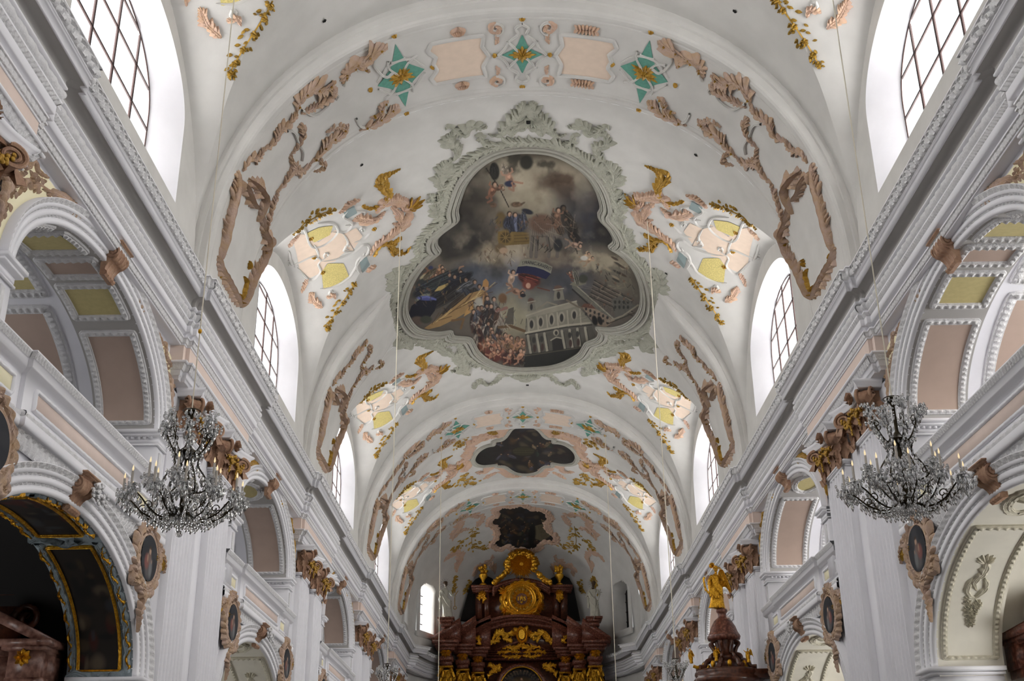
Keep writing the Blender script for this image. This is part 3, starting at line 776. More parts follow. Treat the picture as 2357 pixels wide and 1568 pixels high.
def build_pilaster(s, label):
    """origin: pilaster centre on the wall line; s side. local x toward nave is -s"""
    t = thing('pilaster', label, 'pilaster', 'fluted pilasters in pairs along the nave')
    ex = np.array([-s, 0, 0.]); ey = np.array([0, 1., 0]); ez = np.array([0, 0, 1.])
    W, D = .80, .15                      # half width, projection from the backing pier
    X0 = 0.
    # fluted shaft: plan section (distance out, y)
    sec = [(-.05, -W), (D, -W)]; nf = 7; bw = .06; fw = (2*W-bw*(nf+1))/nf
    for k in range(nf):
        y0 = -W+bw+k*(fw+bw)
        sec.append((D, y0))
        for a in np.linspace(0, PI, 6)[1:-1]: sec.append((D-.085*math.sin(a), y0+fw/2-fw/2*math.cos(a)))
        sec.append((D, y0+fw))
    sec += [(D, W), (-.05, W)]
    mb = MB(); mb.grid(np.array([[(-s*p, y, z) for p, y in sec] for z in (1.5, 9.06)])); mb.obj('shaft', 'wall_white', parent=t)
    mb = MB()
    for e, z0, z1 in ((.14, 0, .5), (.1, .5, 1.2), (.12, 1.2, 1.3), (.08, 1.3, 1.42), (.03, 1.42, 1.5)):
        mb.box(*sorted((0, -s*(D+e))), -W-e, W+e, z0, z1)
    mb.obj('base', 'moulding_white', parent=t)
    mb = MB()
    for e, z0, z1 in ((.0, 9.05, 9.12), (.04, 9.12, 9.15), (.06, 9.15, 9.19), (.03, 9.19, 9.21)): mb.box(*sorted((0, -s*(D+e))), -W-e*1.5, W+e*1.5, z0, z1)
    mb.obj('necking', 'moulding_white', parent=t)
    cap = MB(); cap.box(*sorted((0, -s*(D-.01))), -W*.92, W*.92, 9.2, 9.86)
    # lower and upper acanthus rows
    F = lambda y, p, z: np.array([-s*p, y, z])
    for y in (-.52, 0, .52): acanthus(cap, F(y, D-.02, 9.2), ex, ey, ez, .26, .36, .20)
    for y in (-.27, .27): acanthus(cap, F(y, D-.03, 9.36), ex, ey, ez, .2, .34, .2)
    for sg in (-1, 1):
        acanthus(cap, F(sg*W*.98, D*.5, 9.2), ey*sg, ex, ez, .16, .38, .22)
        acanthus(cap, F(sg*W*.95, D-.02, 9.24), (ex+ey*sg*1.2)/1.3, (ey-ex*sg)/1.4, ez, .22, .5, .34)
        # hanging leaf tail at the corner, reaching below the necking
        acanthus(cap, F(sg*(W-.08), D+.02, 9.34), ex, ey, -ez, .17, .34, .1)
    # palmette breaking over the abacus
    for b in np.linspace(-1.1, 1.1, 7):
        acanthus(cap, F(0, D+.2, 9.84), ex, ey, np.array([0, math.sin(b), math.cos(b)]), .06, .26-.05*abs(b), .07, lob=3, m=5, n=8)
    cap.obj('capital', 'capital_brown', parent=t, smooth=True)
    for sg in (-1, 1):
        v = MB(); c = F(sg*(W-.02), D+.14, 9.70)
        sp = curl((0, 0), .17, 1.9, 2.1, -1, 46, .08)
        d1 = (ex+ey*sg*1.3); d1 /= np.linalg.norm(d1); nrm = np.cross(d1, ez)
        for off in (-.10, .10): v.tube([c+d1*a*1.25+ez*b+nrm*off*1.4 for a, b in sp], np.linspace(.036, .016, 46), 6)
        G = np.array([[c+d1*(.13*math.cos(a)*1.25)+ez*.13*math.sin(a)+nrm*o for a in np.linspace(0, 2*PI, 16)] for o in (-.13, -.05, .05, .13)]); v.grid(G)
        G2 = np.array([[c+d1*(r_*math.cos(a)*1.25)+ez*r_*math.sin(a)+nrm*.11*sd for a in np.linspace(0, 2*PI, 16)] for sd in (1,) for r_ in (.13, .001)]); v.grid(G2)
        G2 = np.array([[c+d1*(r_*math.cos(a)*1.25)+ez*r_*math.sin(a)-nrm*.11 for a in np.linspace(0, 2*PI, 16)] for r_ in (.13, .001)]); v.grid(G2)
        v.tube([F(0, D+.1, 9.74), F(sg*.35, D+.12, 9.80), F(sg*.62, D+.14, 9.86), c+ez*.15], .04, 6)
        v.obj('volute', 'capital_brown', parent=t, smooth=True)
    g = MB(True); R = random.Random(5)
    for sg in (-1, 1):
        g.cut()
        for k in range(30):
            f = k/29; y = sg*(.08+.6*f); z = 9.66-.16*math.sin(PI*f)+R.uniform(-.06, .06)
            g.blob(F(y, D+.22+R.uniform(-.03, .05), z), (.03, .045, .035), 8, 6)
        for k in range(7): g.blob(F(sg*.3+R.uniform(-.06, .06), D+.2, 9.56-.05*k), (.025, .04, .03), 8, 6)
    g.obj('flower_garland', 'ochre_gold', parent=t, smooth=True)
    a = MB()
    n = 21; yy = np.linspace(-1, 1, n)
    def front(e): return [(D+.16+e+.20*abs(y)**2.2, y*(W+.16+e)) for y in yy]
    lev = [(-.03, 9.85), (0, 9.87), (0, 9.90), (.05, 9.94), (.07, 9.97), (.07, 10.0)]
    G = np.array([[(-s*0., -(W+.16+e), z)]+[(-s*p, y, z) for p, y in front(e)]+[(-s*0., (W+.16+e), z)] for e, z in lev]); a.grid(G)
    for e, z in (lev[0], lev[-1]):
        P = [(0., -(W+.16+e), z)]+[(-s*p, y, z) for p, y in front(e)]+[(0., (W+.16+e), z)]; a.add(P, [np.array([list(range(len(P)))])])
    a.obj('abacus', 'moulding_white', parent=t)
    return t
XP = 7.0
PIL = {}
for s in (-1, 1):
    first = None
    for i, yc in enumerate(PIERS):
        if i == 0: continue
        # backing pier
        struct(MB().box(*sorted((s*XP, s*(XA+.02))), yc-2.43, yc+2.43, 0, 9.9).obj('wall_pier', 'wall_white'))
        for k, dy in enumerate((-1.30, 1.27)):
            lab = '%s fluted white pilaster of the %s pair on the %s wall' % (('nearer', 'farther')[k], ORD[i-1], SIDE[s])
            if i == 1 and k == 0: continue
            if first is None:
                first = build_pilaster(s, lab); first.location = (s*XP, yc+dy, 0)
            else: dup(first, lab, (s*XP, yc+dy, 0))
# architrave block between capital and frieze is part of the entablature; add impost blocks behind the abaci
# ================================================================== MEDALLIONS
def portrait(mb_n, seed, dark=True):
    pass
def oval_paint(surf, cy, cz, ay, az, seed):
    n, m = 34, 72; r = np.linspace(0.001, 1, n); a = np.linspace(0, 2*PI, m)
    U = r[:, None]*np.cos(a)[None]; V = r[:, None]*np.sin(a)[None]
    mb = MB(); mb.grid(surf(cy+ay*U, cz+az*V, np.full(U.shape, .10)))
    R = np.random.RandomState(seed); u, v = U.ravel(), V.ravel()
    c = np.array([.022, .024, .03])[None]*np.ones((u.size, 3))
    def bl(x, y, rx, ry, colr, k=1., e=4):
        nonlocal c
        w = np.clip(1.4-((u-x)/rx)**2-((v-y)/ry)**2, 0, 1)[:, None]*k; c = c*(1-w)+np.array(colr)*w
    def P(x): return lin(x)
    for _ in range(8): bl(R.uniform(-.8, .8), R.uniform(-.9, .9), R.uniform(.2, .5), R.uniform(.15, .4), np.array([.03, .03, .035])*R.uniform(.4, 1.6), .6)
    bl(-.05, -.45, .42, .5, P((96, 92, 92)), .8); bl(-.3, -.2, .3, .35, P((132, 80, 72)), .8); bl(.22, -.4, .2, .45, P((120, 122, 124)), .7)
    bl(.0, .05, .22, .3, P((118, 96, 88)), .8); bl(.02, .32, .13, .15, P((178, 148, 126)), .95); bl(.03, .47, .14, .08, P((60, 44, 34)), .9)
    bl(-.22, -.02, .08, .2, P((170, 140, 118)), .7); bl(.3, -.1, .06, .1, P((160, 130, 110)), .7)
    return mb, c
def medallion(s, yc, sg, lab, seed):
    t = thing('medallion', lab, 'medallion', 'oval portrait medallions beside the pilasters')
    S = wallS(s, XA-.1); cy, cz = yc+sg*3.3, 6.36
    ay, az = .46, .40
    mb, c = oval_paint(S, cy, cz, ay, az, seed); mb.obj('painting', 'fresco', parent=t, colors=c)
    ring = [(cy+ay*1.12*math.cos(a), cz+az*1.12*math.sin(a)) for a in np.linspace(0, 2*PI, 40, endpoint=False)]
    mb = MB(); moulding(mb, S, ring, .06, .09, True, step=.05); mb.obj('inner_frame', 'brown_stucco', parent=t, smooth=True)
    mb = MB()
    ring2 = [(cy+(ay*1.12+.13)*math.cos(a), cz+(az*1.12+.12)*math.sin(a)) for a in np.linspace(0, 2*PI, 40, endpoint=False)]
    ribbon(mb, S, ring2, .14, .13, lob=6, amp=.65, lean=.8, closed=True, base=.01, groove=.5)
    o = -sg     # away from the pilaster
    if yc > 15: ribbon(mb, S, [(cy-.1*o, cz-.45), (cy+.05*o, cz-.75), (cy-.02*o, cz-1.0), (cy+.02*o, cz-1.3)], [.2, .16, .1, .04], .12, lob=8, amp=.6, lean=.8, groove=.5)
    ribbon(mb, S, [(cy-.35*o, cz-.42), (cy-.62*o, cz-.5), (cy-.72*o, cz-.3)], .1, .12, lob=9, amp=.6, lean=.8, groove=.5)
    ribbon(mb, S, [(cy+.35*o, cz+.35), (cy+.7*o, cz+.12), (cy+.75*o, cz-.1)], .12, .12, lob=8, amp=.6, lean=.8, groove=.5)
    ribbon(mb, S, [(cy+.3*o, cz+.42), (cy+.85*o, cz+.33), (cy+1.15*o, cz+.12), (cy+1.25*o, cz-.05)], .09, .1, lob=9, amp=.6, lean=.8, groove=.5)
    ribbon(mb, S, [(cy-.1*o, cz+.48), (cy, cz+.62), (cy+.2*o, cz+.52)], .12, .16, lob=9, amp=.6, lean=.8, groove=.5)
    mb.obj('rocaille_frame', 'brown_stucco', parent=t, smooth=True)
    mb = MB(True); fan(mb, S, (cy+.95*o, cz+.2), math.atan2(-.3, o), .9, 6, .28, .05, .08); flower(mb, S, (cy+.42*o, cz+.1), .07, .12)
    mb.obj('gilt_leaf', 'ochre_gold', parent=t, smooth=True)
    return t
for s in (-1, 1):
    for i, yc in enumerate(PIERS):
        if i < 1: continue
        for sg in (-1, 1):
            if i == 1 and sg < 0: continue
            if i == 5 and sg > 0: continue
            medallion(s, yc, sg, 'oval portrait in brown rocaille frame on the %s side of the %s pier, %s wall' % ('near' if sg < 0 else 'far', ORD[i-1], SIDE[s]), i*7+sg+3*s+40)
# ================================================================== SPANDRELS beside the gallery arches
for s in (-1, 1):
    for i, yb in enumerate(BAYS):
        if i == 0: continue
        gold = i >= 2
        S = None
        t = thing('spandrel_stucco', '%s scroll stucco around the %s gallery arch on the %s wall' % ('gilded' if gold else 'brown', ORD[i-1], SIDE[s]), 'stucco ornament', 'stucco in the gallery spandrels')
        S = wallS(s); S1 = S; 
        for sg in (-1, 1):
            f = lambda d, z: (yb+sg*d, z)
            mb = MB(); ar = [(d, ZU+(UB+.36)*math.sqrt(max(0, 1-(d/(UA+.46))**2))) for d in np.linspace(1.5, 3.84, 12)]
            top = [(4.0, 9.3), (4.12, 9.75), (3.75, 10.0), (3.7, 10.25), (3.0, 10.52), (1.6, 10.56)]
            P = np.array([(f(d, z)) for d, z in ar]); k = len(P)
            Q = np.array([f(d, z) for d, z in zip(np.linspace(1.5, 4.19, k), np.interp(np.linspace(1.5, 4.19, k), [1.5, 3.0, 3.7, 4.19], [10.56, 10.55, 10.45, 10.3]))])
            Q[:, 1] = np.maximum(Q[:, 1], P[:, 1])
            mb.grid(np.array([S(P[:, 0], P[:, 1], .05), S(Q[:, 0], Q[:, 1], .05)])); mb.obj('coloured_field', 'cream_yellow' if not gold else 'pink_plaster', parent=t)
            mb = MB(True); S = wallS(s, XA-.05)
            ribbon(mb, S, [f(*p) for p in ((1.2, 10.68), (1.6, 10.62), (2.1, 10.55), (2.6, 10.4), (2.9, 10.28))], [.05, .14, .12, .08, .04], .10, lob=8)
            ribbon(mb, S, [f(*p) for p in ((2.75, 10.55), (3.1, 10.45), (3.3, 10.5), (3.45, 10.3), (3.8, 10.25), (4.1, 10.1))], .05, .07, lob=8)
            ribbon(mb, S, [f(*p) for p in ((3.0, 10.3), (3.25, 10.1), (3.4, 10.12), (3.55, 9.9))], .05, .08, lob=7)
            ribbon(mb, S, [f(*p) for p in ((3.5, 10.05), (3.75, 9.95), (3.9, 9.75), (4.0, 9.4), (4.0, 9.0))], [.06, .12, .12, .1, .04], .10, lob=7)
            ribbon(mb, S, [f(*p) for p in ((4.15, 9.95), (3.95, 9.9), (3.95, 9.8), (4.15, 9.75))], .05, .08, lob=7)
            vine(mb, S, [f(*p) for p in ((2.6, 10.42), (3.3, 10.2), (3.75, 9.8), (3.98, 9.2))], i*5+s, .13, 14, .1, 2, .05)
            mb.obj('scroll', 'ochre_gold' if gold else 'brown_stucco', parent=t, smooth=True); S = S1
# ================================================================== SOFFITS
def soffit_panel(S, p0, p1, q0, q1, par, colr, frame='ornate_white', fw=.075, h=.07, al=4.2):
    """rectangular framed panel on a soffit; p is arc fraction, q distance; al arc length scale"""
    SS = lambda u, v, hh: S(u/al, v, hh)
    pp = np.linspace(p0*al, p1*al, 24)
    mb = MB(); mb.grid(SS(pp[:, None], np.array([[q0, q1]]), .012)); mb.obj('field', colr, parent=par)
    mb = MB(); moulding(mb, SS, [(p0*al, q0), (p1*al, q0), (p1*al, q1), (p0*al, q1)], fw, h, True, step=.024, bead=.022, lob=7.5, prof=[(-1, 0), (-.9, .5), (-.6, .55), (-.5, .8), (0, 1.), (.5, .8), (.6, .5), (.9, .45), (1, 0)])
    mb.obj('frame', frame, parent=par, smooth=True)
def soffit_oval(S, pc, qc, rp, rq, par, colr, frame, al=4.2, h=.05):
    SS = lambda u, v, hh: S(u/al, v, hh)
    ring = [(pc*al+rp*math.cos(a), qc+rq*math.sin(a)) for a in np.linspace(0, 2*PI, 40, endpoint=False)]
    mb = MB(); patch(mb, SS, ring, .012, 6); mb.obj('field', colr, parent=par)
    mb = MB(); moulding(mb, SS, ring, .05, h, True, step=.04, bead=.015, lob=5)
    ring2 = [(pc*al+(rp+.09)*math.cos(a), qc+(rq+.07)*math.sin(a)) for a in np.linspace(0, 2*PI, 40, endpoint=False)]
    ribbon(mb, SS, ring2, .06, .05, lob=6, closed=True)
    mb.obj('frame', frame, parent=par, smooth=True)
def trophy(S, pc, qc, par, al, sgn, seed):
    """hanging stucco trophy of shell, scroll and flowers"""
    SS = lambda u, v, hh: S(u/al, v, hh); R = random.Random(seed); u0 = pc*al
    mb = MB(); g = lambda a, b: (u0+sgn*a, qc+b)
    ribbon(mb, SS, [g(.95, .02), (g(.6, .05)), g(.35, -.06), g(.1, .02)], [.06, .1, .09, .06], .09, lob=5)
    ribbon(mb, SS, [g(.45, .1), g(.2, .16), g(0, .08), g(-.1, -.05)], .06, .08, lob=6)
    ribbon(mb, SS, [g(.45, -.1), g(.2, -.16), g(0, -.1), g(-.1, .05)], .06, .08, lob=6)
    fan(mb, SS, g(.85, 0), 0 if sgn > 0 else PI, 1.2, 7, .25, .05, .08)
    for k in range(34):
        a = R.random(); w = .16*(1-a*.8); p = g(-.1-.65*a, R.uniform(-w, w)); flower(mb, SS, p, .07, .07, 5)
    mb.obj('trophy', 'stucco_cream', parent=par, smooth=True)
for s in (-1, 1):
    for i, yb in enumerate(BAYS):
        if i == 0: continue
        B = ORD[i-1]; S = ellS(s, yb, UA, UB, ZU); q0, q1 = 7.18, 8.08
        t = thing('gallery_soffit', 'coffered soffit with pink and yellow fields inside the %s gallery arch on the %s wall' % (B, SIDE[s]), 'soffit', 'gallery arch soffits')
        if i == 1:
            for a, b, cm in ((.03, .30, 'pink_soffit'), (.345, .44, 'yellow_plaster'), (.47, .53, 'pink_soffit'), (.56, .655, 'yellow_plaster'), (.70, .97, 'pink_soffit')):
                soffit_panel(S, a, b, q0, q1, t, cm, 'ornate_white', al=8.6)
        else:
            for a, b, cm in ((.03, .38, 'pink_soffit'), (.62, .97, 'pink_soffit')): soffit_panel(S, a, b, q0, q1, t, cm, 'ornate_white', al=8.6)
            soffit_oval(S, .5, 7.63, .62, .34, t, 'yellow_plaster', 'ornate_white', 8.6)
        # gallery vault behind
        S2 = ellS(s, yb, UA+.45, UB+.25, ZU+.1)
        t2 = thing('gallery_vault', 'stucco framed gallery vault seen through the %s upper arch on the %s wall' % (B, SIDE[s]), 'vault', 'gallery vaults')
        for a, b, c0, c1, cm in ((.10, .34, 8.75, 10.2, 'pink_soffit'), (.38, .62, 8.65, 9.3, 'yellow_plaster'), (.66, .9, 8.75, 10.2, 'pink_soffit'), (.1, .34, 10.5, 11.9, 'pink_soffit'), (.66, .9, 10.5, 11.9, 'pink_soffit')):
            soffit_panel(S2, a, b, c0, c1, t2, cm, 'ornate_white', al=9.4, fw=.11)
        soffit_oval(S2, .5, 10.4, 1.3, .7, t2, 'yellow_plaster', 'ornate_white', 9.4)
        # chapel arch soffit
        S3 = ellS(s, yb, LA, LB, ZI)
        if s < 0 and i == 1:
            t3 = thing('painted_soffit', 'dark painted chapel soffit with gilded frames inside the nearest left chapel arch', 'soffit')
            for a, b in ((.02, .36), (.40, .60), (.64, .98)):
                SS = lambda u, v, hh: S3(u/9.8, v, hh)
                n_, m_ = 60, 24
                pp = np.linspace(a*9.8, b*9.8, n_); qq = np.linspace(7.27, 8.0, m_)
                mb = MB(); mb.grid(SS(pp[:, None], qq[None], .02)); R = np.random.RandomState(int(a*100))
                U, V = np.meshgrid(np.linspace(0, 1, n_), np.linspace(0, 1, m_), indexing='ij'); c = np.ones((n_*m_, 3))*np.array(lin((34, 28, 24)))
                for kx in range(34):
                    x, y, r1, r2 = R.random(), R.random(), R.uniform(.02, .1), R.uniform(.05, .25); w = np.clip(1.2-((U-x)/r1)**2-((V-y)/r2)**2, 0, 1).ravel()[:, None]*.75
                    cl = [(60, 48, 34), (66, 26, 20), (50, 52, 56), (88, 76, 62), (20, 18, 18), (16, 15, 16)][R.randint(6)]; c = c*(1-w)+np.array(lin(cl))*w
                mb.obj('painting', 'fresco', parent=t3, colors=c)
                mb = MB(); moulding(mb, SS, [(a*9.8, 7.27), (b*9.8, 7.27), (b*9.8, 8.0), (a*9.8, 8.0)], .028, .06, True, step=.05); mb.obj('gilt_frame', 'gilding', parent=t3, smooth=True)
                mb = MB()
                for q in (7.15, 8.1): ribbon(mb, SS, [((a-.01)*9.8+k*(b-a+.02)*9.8/12, q) for k in range(13)], .07, .06, lob=4, taper=0)
                for e in (a-.02, b+.02):
                    ribbon(mb, SS, [(e*9.8, 7.45), (e*9.8+.1, 7.7), (e*9.8-.1, 8.0), (e*9.8, 8.2)], .12, .09, lob=5, taper=0)
                mb.obj('rocaille', 'blue_grey_stucco', parent=t3, smooth=True)
                mb = MB(True)
                for q in (7.12, 8.14):
                    for k in range(6): u = (a+(b-a)*(k+.5)/6)*9.8; ribbon(mb, SS, [(u-.25, q-.03), (u, q+.04), (u+.2, q-.02), (u+.3, q+.03)], [.015, .03, .02], .085, lob=9, amp=.6, lean=.8)
                mb.obj('gilt_scroll', 'gilding', parent=t3, smooth=True)
                mb = MB(True); R2 = random.Random(int(a*90))
                for kx in range(30): flower(mb, SS, (R2.uniform(a, b)*9.8, R2.choice((7.15, 8.1))+R2.uniform(-.04, .04)), .03, .05, 4)
                mb.obj('gilt_bud', 'gilding', parent=t3, smooth=True)
        else:
            t3 = thing('chapel_soffit', 'cream stucco soffit with flower trophies inside the %s chapel arch on the %s wall' % (B, SIDE[s]), 'soffit', 'chapel arch soffits')
            for a, b in ((.025, .385), (.615, .975)):
                soffit_panel(S3, a, b, 7.18, 8.08, t3, 'soffit_cream', 'stucco_cream', al=9.8, fw=.06)
            soffit_oval(S3, .5, 7.63, .6, .3, t3, 'soffit_cream', 'stucco_cream', 9.8)
            trophy(S3, .19, 7.63, t3, 9.8, 1, i); trophy(S3, .81, 7.63, t3, 9.8, -1, i+9)
            SS = lambda u, v, hh: S3(u/9.8, v, hh); mb = MB(); flower(mb, SS, (.5*9.8, 7.63), .3, .08, 8); mb.obj('rosette', 'stucco_cream', parent=t3, smooth=True)
# ================================================================== CEILING ORNAMENT
def mirror_pair(build, labels, name, cat, group):
    """build(root) makes the left-hand thing; the right-hand one is its mirror image"""
def B(pts, yc): return [hb(px, py, yc)+np.array([0, 0]) for px, py in pts]
Y1 = PIERS[2]
def bandSurf(yc): return lambda u, v, h: bandS(u, np.asarray(v)+yc, h)
BS = lambda u, v, h: bandS(u, v, h)          # band-local; the root carries the y offset
b1 = lambda *pts: [hb(px, py, Y1) for px, py in pts]
def sym(ps): return [np.array([-p[0], p[1]]) for p in ps]
BS2 = lambda u, v, h: bandS(u, np.asarray(v)*1.3-.38, h)
def cross_leaf(mb, S, c, r, a0=0, h=.07):
    cutp(mb)
    with hold(): _cross(mb, S, c, r, a0, h)
def _cross(mb, S, c, r, a0, h):
    for k in range(4):
        a = a0+k*PI/2
        for b, f in ((0, 1), (.45, .75), (-.45, .75)): leafs(mb, S, [c], [a+b], r*f, r*.16, h, 6)
    flower(mb, S, c, r*.3, h*1.5)
def star(c, rx, ry, n=4, inset=.5, a0=0):
    out = []
    for k in range(n):
        A, B_ = a0+k*2*PI/n, a0+(k+1)*2*PI/n
        p, q = np.array([math.cos(A), math.sin(A)]), np.array([math.cos(B_), math.sin(B_)])
        for t in np.linspace(0, 1, 7)[:-1]:
            m_ = (p*(1-t)+q*t)*(1-(1-inset)*math.sin(PI*t)*.7); out.append((c[0]+rx*m_[0], c[1]+ry*m_[1]))
    return out
def band_centre(root, S=BS2):
    mb = MB(True); patch(mb, S, star((0, 0), .5, .60, 4, .55), .012); mb.obj('green_field', 'green_enamel', parent=root)
    mb = MB(True); cross_leaf(mb, S, (0, 0), .34); 
    for p, a in (((.0, .98), PI/2), ((0, -.98), -PI/2), ((.62, 0), 0), ((-.62, 0), PI)): cutp(mb); leafs(mb, S, [p]*3, [a, a+.6, a-.6], .12, .04, .06, 5)
    mb.obj('gilt_leaf_cross', 'ochre_gold', parent=root, smooth=True)
    mb = MB(True)
    for sx in (-1, 1):
        for sy in (-1, 1):
            moulding(mb, S, [(0, sy*.9), (sx*.16, sy*.78), (sx*.10, sy*.6), (sx*.3, sy*.42), (sx*.42, sy*.2), (sx*.6, 0)], .03, .05, False, smooth=True)
            moulding(mb, S, [(sx*.1, sy*.1), (sx*.36, sy*.42)], .03, .05, False)
            moulding(mb, S, curl((sx*.62, sy*.80), .2, PI/2, 1.1, sx, 20, .3, 1, 1), .03, .05, False)
    mb.obj('strapwork', 'ceiling_plaster', parent=root, smooth=True)
    mb = MB(True)
    for sx in (-1, 1):
        for sy in (-1, 1):
            ribbon(mb, S, curl((sx*.62, sy*.80), .16, PI/2*sy, 1.1, -sx*sy, 18, .2, 1, 1), .09, .09, lob=7, taper=.2, smooth=False)
            ribbon(mb, S, [(sx*.62, sy*.62), (sx*.60, sy*.45), (sx*.66, sy*.32)], .05, .06, lob=6)
    mb.obj('rose_scroll', 'rose_stucco', parent=root, smooth=True)
def band_panel(root, S=BS2, sx=1):
    O = [(sx*u, v) for u, v in ((.92, .62), (2.2, .62), (2.3, .42), (2.12, .2), (2.2, 0), (2.12, -.2), (2.3, -.42), (2.2, -.62), (.92, -.62), (.98, -.3), (.82, 0), (.98, .3))]
    mb = MB(True); patch(mb, S, O, .012); mb.obj('peach_field', 'peach_plaster', parent=root)
    mb = MB(True); moulding(mb, S, O, .05, .05, True); mb.obj('frame', 'ceiling_plaster', parent=root)
    mb = MB(True)
    for v in (.82, -.82):
        cutp(mb)
        for k in range(7): leafs(mb, S, [(sx*(1.35+.06*k), v)], [PI/2*(1 if v > 0 else -1)+(k-3)*.25*-(1 if v > 0 else -1)], .18, .05, .09, 5); leafs(mb, S, [(sx*(1.35+.06*k), v)], [-PI/2*(1 if v > 0 else -1)+(k-3)*.25*(1 if v > 0 else -1)], .18, .05, .09, 5)
    mb.obj('leaf_tuft', 'rose_stucco', parent=root, smooth=True)
def band_star(root, S=BS2, sx=1):
    c = (sx*3.05, .06)
    mb = MB(True); patch(mb, S, star(c, .62, .98, 4, .58), .012); mb.obj('green_field', 'green_enamel', parent=root)
    mb = MB(True); cross_leaf(mb, S, c, .42, .5)
    for k in range(4): a = k*PI/2; p = (c[0]+.76*math.cos(a), .06+1.16*math.sin(a)); cutp(mb); leafs(mb, S, [p]*3, [a, a+.5, a-.5], .12, .045, .08, 5)
    mb.obj('gilt_leaf_cross', 'ochre_gold', parent=root, smooth=True)
    mb = MB(True)
    for k in range(4):
        a = k*PI/2+PI/4; d = np.array([math.cos(a), math.sin(a)*1.4]); e = np.array([-d[1], d[0]*.7])
        moulding(mb, S, [c, c+d*.36, c+d*.52+e*.12], .025, .05, False, smooth=True)
        moulding(mb, S, [np.array(c)+d*.30-e*.4, np.array(c)+d*.42, np.array(c)+d*.30+e*.4], .025, .04, False, smooth=True)
    mb.obj('strapwork', 'ceiling_plaster', parent=root, smooth=True)
# rocaille chains traced on the nearest transverse arch (left half)
CH_UP_ = [([(890, 108), (862, 118), (835, 140), (805, 152), (785, 185)], [.16, .30, .26, .14]),
         ([(790, 190), (800, 160), (830, 150), (850, 165)], .12),
         ([(772, 186), (745, 205), (715, 205), (690, 225), (680, 262)], [.10, .26, .26, .14]),
         ([(765, 200), (760, 222), (730, 240), (690, 262)], .13),
         ([(682, 262), (660, 285), (640, 300), (625, 330), (600, 345)], [.18, .16, .14, .08]),
         ([(690, 285), (695, 310), (680, 340), (668, 355)], .10),
         ([(606, 342), (590, 362), (570, 370), (556, 395)], [.10, .16, .12])]
CH_LO_ = [([(915, 240), (890, 262), (860, 282), (825, 300)], [.10, .22, .22, .08]),
         ([(893, 232), (880, 240), (872, 262), (850, 270)], .08),
         ([(802, 285), (780, 310), (755, 325), (735, 352), (712, 378)], [.08, .2, .2, .12]),
         ([(800, 300), (775, 290), (748, 305)], .08),
         ([(714, 378), (695, 392), (670, 395), (650, 425), (635, 440)], [.10, .18, .14, .08]),
         ([(735, 365), (745, 385), (720, 395)], .07),
         ([(668, 355), (672, 380), (690, 390)], .08),
         ([(640, 436), (628, 465), (618, 500), (610, 540)], [.06, .12, .10, .06])]
CH_FOOT = [([(545, 395), (540, 430), (530, 470), (518, 520), (508, 570), (503, 600)], [.18, .2, .14, .17, .12]),
           ([(500, 590), (503, 620), (512, 655), (530, 690), (548, 706)], [.10, .16, .14, .12]),
           ([(572, 412), (590, 430), (605, 455), (598, 485), (590, 510)], [.14, .2, .2, .12]),
           ([(600, 490), (603, 530), (612, 560), (600, 600), (578, 640), (562, 690), (552, 708)], [.16, .12, .2, .2, .14, .08]),
           ([(560, 420), (572, 460), (588, 480)], .12),
           ([(626, 545), (615, 562), (600, 575)], .07)]
